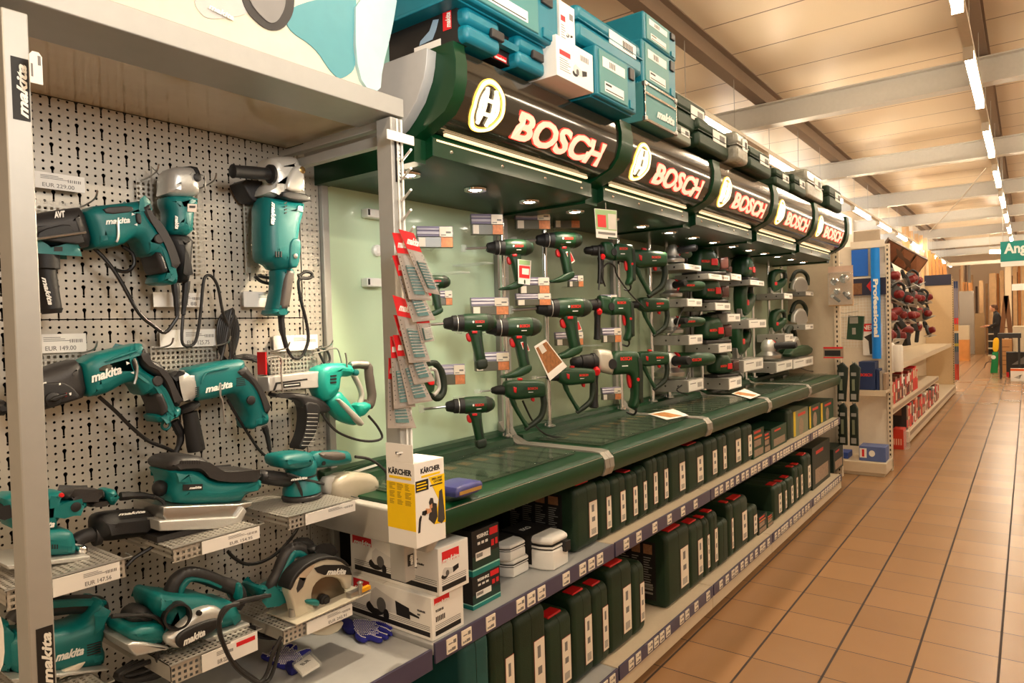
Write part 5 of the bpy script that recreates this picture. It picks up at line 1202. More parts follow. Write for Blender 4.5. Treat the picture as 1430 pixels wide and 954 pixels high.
# ================================================================ green tools on the display wall
def brand_red(mb, x, y0, z0, w, h, bold=.05): return mb.text('BOSCH', (x, y0, z0), YV, ZV, h=h, w=w, bold=bold, depth=.0006)
def bodyskin(o): return o
def cordless(foot=True):
    t = thing('cordless_drill', 'x', 'drill', (0, 0, 0))
    MB().lathe((0, -.115, 0), YV, [(0, .010), (.003, .0165), (.010, .019), (.034, .0235), (.038, .027), (.056, .028), (.058, .0265), (.061, .0265), (.063, .029), (.088, .030)], 24).build('chuck', BLACK, t)
    MB().lathe((0, -.0575, 0), YV, [(0, .0272), (.003, .0272)], 24).build('chuck_ring', SILVER, t)
    m = MB().lathe((0, -.030, 0), YV, [(0, .030), (.008, .032), (.05, .033), (.08, .032), (.112, .029), (.135, .021), (.144, .010)], 26)
    m.prof([(-.008, -.015), (.050, -.018), (.050, -.055), (.056, -.10), (.064, -.135), (.022, -.145), (.012, -.10), (.002, -.06), (-.012, -.034)], -.020, .020, .014, smooth=1)
    m.build('housing', GREEN, t, ang=50)
    MB().prof([(.028, -.04), (.044, -.04), (.050, -.09), (.058, -.128), (.042, -.132), (.032, -.09)], -.0215, .0215, .012, smooth=1).build('rubber_grip', GREEND, t)
    MB().lathe((0, .070, 0), YV, [(0, .0315), (.012, .0300), (.028, .024), (.040, .012)], 22).build('rear_cap', GREEND, t)
    if foot: MB().prof([(-.060, -.156), (-.02, -.148), (.045, -.120), (.066, -.124), (.064, -.146), (.01, -.164), (-.058, -.164)], -.022, .022, .008, smooth=1).build('foot', GREEN, t)
    else: MB().prof([(.016, -.128), (.066, -.122), (.070, -.160), (.020, -.166)], -.023, .023, .010, smooth=1).build('battery', GREEND, t)
    MB().prof([(-.020, -.036), (-.002, -.036), (.004, -.060), (-.004, -.068), (-.018, -.060)], -.009, .009, .004, smooth=1).build('trigger', RED, t)
    MB().box((.026, .0, -.037), (.0335, .022, -.028)).build('direction_switch', RED, t, bevel=.002)
    brand_red(MB(), .0332, .014, -.002, .040, .010).build('brand_lettering', LOGOR, t, smooth=False)
    MB().lathe((.0325, .006, .003), XV, [(0, .0042), (.001, .0042)], 12).build('round_emblem', LOGOW, t)
    MB().box((.0325, .020, -.013), (.0335, .042, -.0105)).build('type_print', LOGOW, t)
    MB().cyl((0, -.114, 0), (0, -.215, -.004), .0050, n=10).build('steel_rod', STEEL, t)
    MB().box((-.014, -.235, -.016), (.014, -.212, .010)).build('clear_end_stop', GLASS, t, bevel=.001)
    return t
def hammer():
    t = thing('hammer_drill', 'x', 'drill', (0, 0, 0))
    k = .00092
    P = lambda L: [((u-945)*k, -(v-635)*k) for u, v in L]
    T = lambda L: [(0, (u-945)*k, -(v-635)*k) for u, v in L]
    MB().prof(P([(810, 590), (850, 578), (1060, 592), (1080, 612), (1078, 690), (1000, 690), (880, 698), (830, 680), (806, 650)]), -.036, .036, .024, smooth=1, seg=4).build('housing', GREEN, t, ang=50)
    MB().lathe((0, (735-945)*k, 0), YV, [(0, .010), (.006, .016), (.03, .024), (.066, .027), (.072, .030)], 22).build('tool_chuck', BLACK, t)
    MB().tube(T([(1056, 620), (1066, 680), (1070, 740), (1050, 805), (1005, 842), (960, 868), (945, 878)]), [.019, .019, .018, .017, .016, .014, .012], n=14).build('rear_grip', GREEND, t)
    MB().tube(T([(862, 680), (885, 740), (925, 810), (958, 862)]), [.016, .013, .012, .014], n=14).build('front_strut', GREEN, t)
    MB().prof(P([(975, 665), (1005, 660), (1010, 715), (990, 712), (985, 690), (972, 684)]), -.010, .010, .004, smooth=1).build('trigger', RED, t)
    MB().prof(P([(862, 615), (885, 622), (882, 655), (866, 648)]), .030, .040, .004).prof(P([(905, 568), (935, 572), (932, 586), (904, 584)]), -.01, .01, .003).build('mode_switch', RED, t)
    brand_red(MB(), .0362, (955-945)*k, -.004, .058, .014).build('brand_lettering', LOGOR, t, smooth=False)
    MB().box((.0355, .012, -.018), (.0365, .040, -.015)).build('type_print', LOGOW, t)
    MB().cyl((0, (740-945)*k, 0), (0, (740-945)*k-.07, -.002), .0045, n=10).build('steel_rod', STEEL, t)
    MB().box((-.012, (740-945)*k-.10, -.012), (.012, (740-945)*k-.062, .010)).build('clear_end_stop', GLASS, t, bevel=.001)
    MB().tube([(0, .055, -.19), (-.03, .075, -.20), (-.05, .11, -.17), (-.06, .14, -.10)], .004).build('power_cord', CORD, t)
    return t
def impact(gear=None, aux=True):
    t = thing('corded_impact_drill', 'x', 'drill', (0, 0, 0))
    k = .00084
    P = lambda L: [((u-315)*k, -(v-415)*k) for u, v in L]
    MB().lathe((0, (100-315)*k, .004), YV, [(0, .012), (.01, .020), (.05, .024), (.054, .028), (.10, .030), (.13, .033)], 24).build('chuck', BLACK, t)
    MB().prof(P([(245, 355), (290, 350), (355, 362), (360, 480), (300, 468), (255, 452)]), -.036, .036, .024, smooth=1, seg=4).build('gear_housing', gear or GREEN, t)
    MB().prof(P([(345, 362), (500, 368), (525, 380), (530, 480), (528, 560), (522, 620), (505, 650), (470, 648), (462, 632), (484, 590), (478, 520), (462, 478), (400, 478), (350, 480)]), -.034, .034, .022, smooth=1, seg=4).build('housing', GREEN, t, ang=50)
    MB().prof(P([(500, 380), (527, 392), (533, 480), (528, 600), (508, 640), (506, 560), (510, 480)]), -.036, .036, .020, smooth=1).build('rubber_grip', GREEND, t)
    MB().prof(P([(452, 476), (476, 474), (478, 548), (462, 548), (452, 510)]), -.010, .010, .004, smooth=1).lathe((.033, (502-315)*k, -(505-415)*k), XV, [(0, .008), (.004, .007)], 14).build('trigger', RED, t)
    MB().lathe((.030, (340-315)*k, -.008), XV, [(0, .022), (.012, .020)], 20).build('mode_dial', BLACK, t)
    brand_red(MB(), .0345, (392-315)*k, .004, .060, .015).build('brand_lettering', LOGOR, t, smooth=False)
    MB().box((.0338, .072, -.020), (.0348, .104, -.016)).build('type_print', LOGOW, t)
    if aux:
        MB().lathe((.0, (245-315)*k, -.02), (0, -.05, -1), [(0, .018), (.02, .024), (.05, .020), (.14, .021), (.16, .024), (.165, .015)], 18).lathe((0, (245-315)*k-.012, .004), YV, [(0, .034), (.024, .034)], 24).build('side_handle', BLACK, t)
        MB().lathe((.02, (245-315)*k, -.03), (1, -.3, -.3), [(0, .016), (.02, .018), (.03, .012)], 16).build('clamp_knob', RED, t)
    MB().tube([(0, .155, -.185), (0, .16, -.21), (-.02, .155, -.225), (-.04, .13, -.215)], [.008, .006, .005, .005, .005, .005]).build('power_cord', CORD, t)
    return t
def puton(proto, first, l, r, X, L, label, grp, zs=1.22):
    c, ln = span(l, r, X, TURN); s = ln/L
    s *= 1.04; return place(proto, c, label, grp, scale=(1.2*s, s, zs*s), rot=(0, 0, -TURN), first=first)
TURN = math.radians(38)
G1 = 'green cordless drills on the display wall'
cd = cordless(); cds = cordless(False)
CDL = [((681, 345), (744, 347), -1.60, 'green cordless drill with round colourful tag, uppermost left of the green display'),
       ((750, 333), (812, 338), -1.60, 'green cordless drill with red battery sticker at the top, second from the left'),
       ((575, 392), (628, 396), -1.62, 'green cordless drill mostly hidden behind the top blister cards'),
       ((621, 450), (692, 452), -1.60, 'green cordless drill with straight handle in the middle row, nearest the blister cards'),
       ((680, 458), (755, 456), -1.52, 'green cordless drill in the middle row above the hanging leaflet'),
       ((751, 431), (825, 429), -1.60, 'green cordless drill in the middle row with red sticker on its grip'),
       ((624, 566), (690, 566), -1.60, 'green cordless drill lowest left, just above the counter')]
for i, (l, r, X, lab) in enumerate(CDL): puton(cds if i in (3, 6) else cd, i in (0, 3), l, r, X, .229, lab, G1)
G2 = 'green hammer drills with loop handle'
hd = hammer()
HDLx = [((686, 546), (768, 547), -1.60, 'green hammer drill with closed loop handle, bottom row at left by the chrome pole'),
       ((762, 526), (836, 524), -1.60, 'green hammer drill with red round dial right of the hanging leaflet'),
       ((868, 358), (937, 360), -1.60, 'green rotary hammer with tall loop handle at the top, left of the grinders'),
       ((880, 424), (938, 424), -1.66, 'green rotary hammer with loop handle in the middle row, left of the grinders'),
       ((880, 500), (938, 500), -1.66, 'green rotary hammer with loop handle in the lower row, left of the grinders')]
HDL = [((696, 543), (768, 543), -1.60, HDLx[0][3]), ((772, 525), (836, 524), -1.60, HDLx[1][3]), ((872, 360), (936, 362), -1.60, HDLx[2][3]), ((885, 425), (938, 425), -1.64, HDLx[3][3]), ((885, 500), (938, 500), -1.64, HDLx[4][3])]
for i, (l, r, X, lab) in enumerate(HDL): puton(hd, i == 0, l, r, X, .317, lab, G2, 1.04)
G3 = 'green corded impact drills'
im = impact(); im2 = impact(mat('pale_alloy_front', (206, 200, 186), .35, metal=.5))
IML = [((818, 350), (882, 352), -1.60, 'green corded impact drill with long black side handle in the top row'),
       ((812, 425), (880, 428), -1.60, 'green corded impact drill with black side handle in the middle row')]
for i, (l, r, X, lab) in enumerate(IML): puton(im, i == 0, l, r, X, .357, lab, G3)
puton(im2, True, (800, 503), (890, 508), -1.56, .357, 'green impact drill with silver gear housing in the lower row over the counter', G3)
# black and red garden saw loop behind the lowest blister
t = thing('loop_handled_saw', 'black handled green tool with grey loop and red button, behind the lower blister cards', 'power tool', (-1.60, 1.75, 1.30))
MB().tube(t3([(598, 508), (608, 508), (617, 522), (619, 545), (612, 556), (600, 552)], -1.60), [.010, .012, .013, .013, .012, .010], n=12).build('loop_handle', GREEND, t)
MB().tube(t3([(602, 516), (608, 517), (612, 530), (613, 543), (606, 552)], -1.59), .006, n=10).build('grey_liner', GREYP, t)
solid(t, 'housing', GREEN, [(570, 520), (606, 516), (610, 545), (600, 552), (570, 548)], -1.63, -1.59, .01, Z1)
MB().box((WX, at(600, 530, X=-1.63).y-.03, 1.33), (-1.60, at(600, 530, X=-1.63).y, 1.345)).build('wall_mount', GLASS, t)
solid(t, 'switch', RED, [(598, 532), (607, 531), (607, 538), (600, 538)], -1.59, -1.583, .002, Z1)

# leaflets, tags
def leaf(name, lab, q, X, fields, cat='leaflet'):
    P = [at(x, y, X=X) for x, y in q]; tl, trr, br, bl = P
    t = thing(name, lab, cat, (X, tl.y, bl.z))
    def B(u, v_): return (tl*(1-u)+trr*u)*(1-v_)+(bl*(1-u)+br*u)*v_
    MB().prof([(p.y, p.z) for p in P], X-.001, X).build('card', WHITE, t)
    for i, (u0, v0, u1, v1, m, nm) in enumerate(fields):
        MB().prof([(p.y, p.z) for p in (B(u0, v0), B(u1, v0), B(u1, v1), B(u0, v1))], X, X+.0005+.0003*i).build(nm, m, t)
    return t
food = mat('food_photo_print', (150, 96, 50), .5, var=.75, vs=70)
t = leaf('hanging_leaflet', 'white leaflet with colourful food photo hanging tilted in front of the drills', [(746, 484), (762, 474), (792, 512), (768, 532)], -1.47,
     [(.06, .06, .94, .80, food, 'photo'), (.25, .05, .6, .28, mat('pale_print', (210, 206, 196), .5), 'round_badge'), (.05, .84, .95, .98, WHITE, 'caption_field')])
t = leaf('hanging_leaflet', 'green and white leaflet with red bit box hanging from the sign rail', [(830, 291), (861, 294), (862, 335), (833, 332)], -1.33,
     [(.02, .02, .98, .70, mat('pale_green_print', (150, 186, 130), .5), 'green_field'), (.10, .20, .48, .62, REDC, 'picture_red_case'), (.58, .14, .95, .66, mat('pale_print', (0, 0, 0)), 'picture_disc'), (.1, .78, .9, .86, GINK, 'caption'), (.55, .93, .98, .99, GREENK, 'green_corner')])
MB().tube(t3([(840, 268), (845, 280), (846, 292)], -1.335), .0015).build('string', CREAM, t)
t = leaf('drill_tag', 'colourful red and green cardboard tag hanging on the uppermost left drill', [(723, 362), (742, 364), (740, 398), (724, 396)], -1.555,
     [(.08, .25, .92, .75, REDC, 'red_field'), (.3, .35, .85, .6, WHITE, 'text_field'), (.1, .02, .9, .2, mat('pale_green_print', (0, 0, 0)), 'top_field')])
for i, (q, w) in enumerate(((((790, 352), (796, 350), (803, 365), (797, 369)), 'uppermost drill, second from the left'), (((801, 450), (808, 448), (813, 461), (806, 463)), 'middle row drill right of the leaflet'), (((727, 478), (735, 476), (740, 490), (732, 492)), 'middle row drill above the leaflet'))):
    leaf('battery_sticker', 'small red sticker on the grip of the %s' % w, q, -1.565 if i != 2 else -1.485, [(.1, .1, .9, .9, REDC, 'red_field')], 'sticker')

# price holders on the wall behind the drills
def holder(k, x0, y0, x1, y1, X, lab):
    c, w = span((x0, (y0+y1)/2), (x1, (y0+y1)/2), X, TURN); zt0 = at((x0+x1)/2, y0, X=X).z; zb0 = at((x0+x1)/2, y1, X=X).z
    h = (zt0-zb0)*.86; Y0, Y1, Z0, Z1_ = c.y-w/2, c.y+w/2, c.z-h/2, c.z+h/2; X = c.x
    t = thing('price_holder', lab, 'price holder', (X, c.y, Z0), 'clear price holders behind the drills')
    t.rotation_euler = (0, 0, -TURN)
    MB().box((X-.03-(abs(X-WX))*1.15, c.y-.012, Z0+h*.1), (X-.03, c.y+.012, Z0+h*.2)).build('bracket_arm', GLASS, t)
    MB().box((X-.03, Y0, Z0), (X-.002, Y1, Z0+h*.5)).build('holder_block', mat('smoked_grey_plastic', (96, 96, 84), .3), t, bevel=.002)
    MB().prof([(X-.03, Z0+h*.52), (X-.003, Z0+h*.52), (X-.010, Z1_), (X-.034, Z1_)], Y0, Y1, plane='xz').build('striped_top', mat('lilac_grey_strip', (128, 122, 146), .35), t)
    MB().prof([(X-.003, Z0+h*.62), (X-.001, Z0+h*.62), (X-.004, Z0+h*.74), (X-.006, Z0+h*.74)], Y0, Y1, plane='xz').prof([(X-.004, Z0+h*.82), (X-.003, Z0+h*.82), (X-.007, Z0+h*.9), (X-.009, Z0+h*.9)], Y0, Y1, plane='xz').build('pale_stripe', mat('pale_strip', (196, 190, 200), .35), t)
    MB().box((X-.0015, Y0+w*.62, Z0+h*.5), (X, Y1-w*.02, Z1_-h*.04)).box((X-.0015, Y0+w*.04, Z0+h*.04), (X, Y0+w*.22, Z0+h*.46)).build('price_ticket', TAGM, t)
    MB().box((X-.0015, Y0+w*.66, Z0+h*.02), (X, Y1-w*.02, Z0+h*.47)).build('orange_picture', mat('orange_hand_print', (206, 128, 80), .5, var=.4, vs=80), t)
    MB().box((X, Y0+w*.80, Z0+h*.66), (X+.0005, Y1-w*.06, Z0+h*.74)).box((X, Y0+w*.66, Z0+h*.56), (X+.0005, Y0+w*.8, Z0+h*.60)).build('ticket_print', GINK, t)
HOLD = [(583, 313, 633, 348), (659, 296, 703, 330), (721, 292, 769, 322), (775, 294, 810, 320), (605, 404, 632, 428), (659, 413, 711, 442), (664, 490, 712, 520), (608, 507, 650, 540),
        (726, 385, 768, 412), (722, 408, 770, 428), (795, 383, 815, 402), (777, 462, 815, 484), (840, 410, 862, 430), (842, 456, 868, 480), (736, 268, 770, 288), (842, 540, 868, 560)]
names = ['upper left beside the blister cards', 'above the uppermost drill', 'in the top row between two slotted uprights', 'in the top row left of the green leaflet', 'behind the half hidden drill', 'between the first and middle drill rows', 'behind the middle row drill above the leaflet', 'behind the black loop handle',
         'under the second uppermost drill', 'above the middle row, beside the chrome pole', 'under the second drill at its right', 'right of the hanging food leaflet', 'under the top side-handled drill', 'under the middle side-handled drill', 'just under the sign, highest of all', 'behind the silver fronted drill']
for k, (q, n) in enumerate(zip(HOLD, names)): holder(k, *q, -1.66 if k not in (1,) else -1.64, 'grey price holder with white tickets %s' % n)
ARM = [((640, 353), (690, 372)), ((612, 372), (650, 384)), ((690, 450), (720, 466)), ((700, 340), (720, 350)), ((630, 545), (700, 552)), ((800, 470), (840, 482))]
for k, (a, b) in enumerate(ARM):
    p, q = at(*a, X=-1.70), at(*b, X=-1.70)
    tag(MB().box((WX, (p.y+q.y)/2-.03, q.z), (-1.64, (p.y+q.y)/2+.03, q.z+.006)).build('acrylic_arm', GLASS, bevel=.001), 'clear acrylic tool arm, %s from the left on the display wall' % ordn[k], 'arm', 'acrylic arms')

# ---------------- ledges with small machines
LG = (920, 320, .25145)
def small_grinder():
    t = thing('small_angle_grinder', 'x', 'power tool', (0, 0, 0))
    MB().lathe((0, -.045, .045), ZV, [(0, .030), (.02, .034), (.04, .030), (.055, .018)], 20).build('gear_head', SILVER, t)
    MB().lathe((0, -.045, .012), ZV, [(0, .055), (.004, .057), (.016, .057), (.02, .050), (.034, .03)], 26).build('wheel_guard', STEEL, t)
    MB().lathe((0, -.02, .068), YV, [(0, .026), (.02, .031), (.10, .029), (.16, .024), (.18, .018)], 20).build('motor_housing', GREEN, t)
    MB().lathe((.03, -.045, .07), (1, -.1, .05), [(0, .013), (.01, .020), (.02, .016), (.09, .017), (.10, .012)], 16).build('side_handle', BLACK, t)
    MB().lathe((0, -.022, .068), YV, [(0, .033), (.008, .033)], 20).build('red_collar', RED, t)
    brand_red(MB(), .0305, .03, .064, .05, .011).build('brand_lettering', LOGOR, t, smooth=False)
    return t
def small_sander():
    t = thing('small_sander', 'x', 'power tool', (0, 0, 0))
    MB().prof([(-.07, 0), (.07, 0), (.07, .012), (-.07, .012)], -.045, .045, .004).build('base_plate', CHAR, t)
    MB().prof([(-.06, .012), (.06, .012), (.055, .05), (.04, .085), (.02, .105), (-.03, .108), (-.055, .09), (-.062, .05)], -.04, .04, .03, smooth=2, seg=5).build('housing', GREEN, t)
    MB().prof([(-.045, .085), (.03, .088), (.022, .112), (-.03, .114)], -.032, .032, .02, smooth=1).build('rubber_top', GREEND, t)
    MB().prof([(.055, .02), (.10, .022), (.10, .07), (.055, .065)], -.028, .028, .01).build('dust_box', mat('smoked_dust_box', (70, 40, 36), .3), t)
    MB().box((.04, .0, .035), (.043, .03, .06)).build('red_switch', RED, t, bevel=.002)
    brand_red(MB(), .0405, -.045, .045, .04, .010).build('brand_lettering', LOGOR, t, smooth=False)
    return t
def small_jigsaw():
    t = thing('small_jigsaw', 'x', 'power tool', (0, 0, 0))
    MB().prof([(-.06, 0), (.07, 0), (.07, .005), (-.06, .005)], -.035, .035, .001).build('sole_plate', STEEL, t)
    MB().prof([(-.055, .03), (-.02, .012), (.03, .03), (.08, .06), (.10, .10), (.08, .12), (.03, .09), (-.01, .085), (-.02, .11), (.02, .15), (.08, .15), (.10, .17), (.02, .18), (-.04, .165), (-.06, .11)], -.028, .028, .018, smooth=2, seg=4).build('housing', GREEN, t, ang=50)
    MB().tube([(0, .0, .165), (0, .05, .166), (0, .09, .15), (0, .10, .11)], .014, n=12).build('handle_grip', GREEND, t)
    MB().box((-.012, -.055, .0), (.012, -.03, .06)).build('saw_guide', STEEL, t, bevel=.003)
    MB().box((.020, -.035, .06), (.030, -.01, .085)).build('red_lever', RED, t, bevel=.003)
    return t
def small_circ():
    t = thing('small_circular_saw', 'x', 'power tool', (0, 0, 0))
    MB().box((-.06, -.09, 0), (.06, .09, .004)).build('base_plate', STEEL, t)
    MB().prof([(-.08, .02), (-.07, .07), (-.03, .105), (.02, .11), (.06, .085), (.08, .03), (.07, .01), (-.07, .01)], .0, .03, .008, smooth=2).build('blade_guard', SILVER, t)
    MB().prof([(.065*math.cos(2*math.pi*k/32), .04+.05*math.sin(2*math.pi*k/32)) for k in range(32)], .031, .033).build('saw_blade', STEEL, t)
    MB().prof([(-.04, .02), (.05, .02), (.06, .07), (-.03, .08)], -.06, .0, .02, smooth=1).build('motor_housing', GREEN, t)
    MB().tube([(-.01, -.05, .08), (-.01, -.01, .14), (-.01, .06, .15), (-.01, .11, .11), (-.01, .11, .05)], .014, n=12).build('loop_handle', GREEND, t)
    return t
PR = {'g': small_grinder(), 's': small_sander(), 'j': small_jigsaw(), 'c': small_circ()}
used = set()
KN = {'g': 'small angle grinder with silver head', 's': 'small green sander with dark base', 'j': 'small green jigsaw', 'c': 'small circular saw with silver guard'}
LEDG = [(140, 190, 235, 235, 65, 'g', 1.0, 'top row, first column'), (275, 245, 395, 290, 165, 's', 1.3, 'top row, second column'), (400, 245, 458, 288, 380, 's', .9, 'top row beside the second column'), (505, 280, 585, 318, 450, 's', 1.2, 'top row, third column'),
        (155, 385, 240, 432, 75, 'g', 1.1, 'second row, first column'), (312, 408, 397, 452, 235, 's', 1.3, 'second row, second column'), (380, 470, 452, 515, 245, 's', 1.0, 'second row beside second column'),
        (165, 590, 243, 638, 20, 'g', 1.15, 'third row, first column'), (330, 638, 405, 680, 190, 's', 1.5, 'third row, second column'), (497, 503, 597, 547, 450, 'j', 1.0, 'second row, third column'),
        (162, 842, 246, 890, 40, 'g', 1.5, 'bottom row, first column, large'), (388, 830, 460, 876, 265, 's', 1.3, 'bottom row, second column'), (468, 730, 580, 775, 415, 'j', 1.0, 'bottom row, third column'),
        (695, 355, 742, 390, 610, 'j', 1.0, 'top row, fourth column'), (698, 585, 746, 622, 590, 'j', 1.0, 'middle row, fourth column'), (650, 740, 742, 778, 605, 'g', .9, 'bottom row, fourth column'),
        (815, 345, 858, 372, 740, 'c', 1.0, 'top row, fifth column'), (812, 530, 858, 556, 712, 'c', 1.0, 'middle row, fifth column'), (742, 726, 858, 753, 700, 'c', 1.0, 'bottom row, fifth column')]
for i, (u0, v0, u1, v1, ul, kd, sc, where) in enumerate(LEDG):
    X = -1.56
    a, b = at(LG[0]+u0*LG[2], LG[1]+v0*LG[2], X=X), at(LG[0]+u1*LG[2], LG[1]+v1*LG[2], X=X)
    c = at(LG[0]+ul*LG[2], LG[1]+(v0+v1)/2*LG[2], Y=a.y)
    xb = max(WX+.02, min(c.x, X-.06)); h = abs(a.z-b.z)
    t = thing('tool_ledge', 'silver box ledge with white label, %s of the small machines' % where, 'ledge', ((X+xb)/2, (a.y+b.y)/2, a.z-h), 'silver ledges carrying the small machines')
    MB().box((WX+.02, a.y, a.z-h), (X, b.y, a.z)).build('ledge_body', mat('matt_silver_ledge', (150, 148, 142), .4, metal=.4), t, bevel=.002)
    w = b.y-a.y
    MB().box((X, a.y+w*.04, a.z-h*.92), (X+.002, b.y-w*.02, a.z-h*.06)).build('label_card', WHITE, t)
    m = MB()
    for q in range(6): m.box((X+.002, a.y+w*(.62+.05*q), a.z-h*.7), (X+.0025, a.y+w*(.645+.05*q), a.z-h*.3))
    m.box((X+.002, a.y+w*.12, a.z-h*.35), (X+.0025, a.y+w*.5, a.z-h*.28)).build('label_print', GINK, t)
    d = MB()
    for q in range(2): d.lathe((X-.06-.08*q, a.y, a.z-h*.5), (0, -1, 0), [(0, .006), (.0006, .006)], 10)
    d.build('screw_hole', INK, t)
    s = .75*w/.16*sc if w > .1 else sc*.8
    s = max(.8, min(1.7, s))
    place(PR[kd], (-1.66, (a.y+b.y)/2, a.z+.001), '%s on the silver ledge, %s' % (KN[kd], where), 'small machines on the silver ledges', scale=s, first=(kd not in used), rot=(0, 0, (0, -.5, -.35)[i % 3]))
    used.add(kd)
# extra cords drooping below the ledges
CO = [[(955, 428), (948, 445), (943, 460), (935, 468)], [(962, 520), (955, 535), (945, 545), (960, 552)], [(1038, 447), (1047, 458), (1049, 470), (1046, 485)], [(1150, 430), (1158, 440), (1160, 455), (1150, 470), (1152, 480)], [(1135, 490), (1150, 492), (1152, 505), (1140, 518), (1120, 515), (1112, 505)], [(730, 560), (745, 590), (765, 608), (800, 612), (850, 615), (880, 600), (886, 585)], [(836, 345), (838, 375), (836, 405)], [(845, 400), (840, 380), (848, 368), (858, 372), (862, 385), (880, 410), (900, 430)]]
for i, c in enumerate(CO):
    tag(MB().tube(t3(c, -1.60), .004, n=7).build('loose_cable', CORD), 'thin black power cord drooping on the green display, %s from the left or lower' % ordn[i], 'cord', 'loose cords on the green display')
t = thing('fine_saw', 'green reciprocating saw with long black blade lying at the lower right of the display wall', 'power tool', (-1.6, 6.0, 1.25))
solid(t, 'housing', GREEN, [(735, 690), (760, 655), (830, 640), (862, 660), (850, 700), (740, 715)], -1.66, -1.58, .02, LG)
solid(t, 'blade', BLACK, [(860, 690), (940, 690), (940, 700), (860, 706)], -1.63, -1.62, 0, LG)

# ---------------- hard cases on the shelves
def sidecard(t, X0, X1, y, z0, z1):
    """printed instructions on the broad side, facing -Y"""
    w, h = X1-X0, z1-z0; pic = MB(); lines = MB(); big = MB(); rr = random.Random(4)
    for c in range(4):
        x = X0+w*(.08+.22*c); pic.box((x, y-.0007, z0+h*.72), (x+w*.16, y, z0+h*.86))
        for l in range(14): lines.box((x, y-.0006, z0+h*(.66-.035*l)), (x+w*(.08+.09*rr.random()), y, z0+h*(.672-.035*l)))
    for l in range(3): big.box((X0+w*.62, y-.0007, z0+h*(.14+.06*l)), (X0+w*.9, y, z0+h*(.17+.06*l)))
    MB().box((X0+w*.04, y-.0003, z0+h*.06), (X1-w*.04, y, z0+h*.9)).build('instruction_sheet', INK, t)
    pic.build('picture_row', mat('tool_photo_print', (150, 110, 80), .5, var=.6, vs=90), t); lines.build('fine_print', mat('dim_white_print', (150, 150, 144), .5), t); big.build('table_print', mat('dim_white_print', (0, 0, 0)), t)
def hardcase(label, group, Xf, dep, y0, y1, z0, z1, latch=False, sticker=True, side=False, m=None, name='tool_case', cat='case', red=True):
    th = y1-y0; h = z1-z0
    t = thing(name, label, cat, (Xf-dep/2, (y0+y1)/2, z0), group)
    r = min(.035, h*.12)
    def rr(x0, x1, a, b, r, n=4):
        P = []
        for cx_, cz, t0 in ((x1-r, b-r, 0), (x0+r, b-r, 90), (x0+r, a+r, 180), (x1-r, a+r, 270)):
            for k in range(n+1):
                q = math.radians(t0+90*k/n); P.append((cx_+r*math.cos(q), cz+r*math.sin(q)))
        return P
    mid = (y0+y1)/2
    MB().prof(rr(Xf-dep, Xf, z0, z1, r), y0+.0006, y1-.0006, min(.020, th*.3), seg=4, plane='xz').build('shell', m or GREENC, t, ang=50)
    MB().prof(rr(Xf-dep-.0008, Xf+.0008, z0+.002, z1+.0008, r), mid-.0016, mid-.0004, plane='xz').build('seam', GREEND, t)
    if latch: MB().box((Xf-.07, mid-th*.26, z1-.006), (Xf-.022, mid+th*.26, z1+.004)).build('red_latch', RED, t, bevel=.003)
    if sticker:
        a, b = y0+th*.56, y0+th*.90; za, zb = z0+h*.16, z0+h*.70
        f = MB().box((Xf-.003, a-.0015, za-.0015), (Xf+.0008, b+.0015, zb+.0015)).build('sticker_border', mat('thin_red_print', (150, 50, 36), .5), t)
        MB().box((Xf, a, za), (Xf+.0014, b, zb)).build('label_sticker', TAGM, t)
        q = MB()
        for k in range(6): q.box((Xf+.0014, a+(b-a)*.2, za+(zb-za)*(.06+.028*k)), (Xf+.0018, b-(b-a)*.2, za+(zb-za)*(.075+.028*k)))
        q.box((Xf+.0014, a+(b-a)*.3, za+(zb-za)*.42), (Xf+.0018, b-(b-a)*.3, za+(zb-za)*.55)).box((Xf+.0014, a+(b-a)*.3, za+(zb-za)*.7), (Xf+.0018, b-(b-a)*.4, za+(zb-za)*.9)).build('sticker_print', GINK, t)
    if side: sidecard(t, Xf-dep+.03, Xf-.05, y0+.0008, z0+.01, z1-.01)
    return t
cr = (760, 560, .33546)
def row(lst, Xf, z0, shelf, dep, near):
    lasty = -9; n = 0
    for it in lst:
        xl, xr, yt = it[:3]; o = it[3] if len(it) > 3 else {}
        X = Xf+o.pop('dx', 0)
        ym = cr[1]+(yt+90)*cr[2]
        y0, y1 = at(cr[0]+xl*cr[2], ym, X=X).y, at(cr[0]+xr*cr[2], ym, X=X).y
        zt = at(cr[0]+(xl*.6+xr*.4)*cr[2], cr[1]+yt*cr[2], X=X-.03).z
        y0 = max(y0, lasty+.001); y1 = max(y1, y0+.03); lasty = y1
        kind = o.pop('kind', 'case')
        lab = o.pop('lab', None)
        if kind == 'case':
            n += 1
            hardcase(lab or 'dark green hard tool case, %s from the left on the %s shelf' % (ordn[n-1] if n <= 15 else 'number %d' % n, shelf), 'green tool cases on the %s shelf' % shelf, X, dep, y0, y1, z0+.001, zt, **o)
        else:
            boxy(lab, X, o.get('dep', .2), y0, y1, z0+.001, zt, o.get('m', GREENK), o.get('style', 0), shelf)
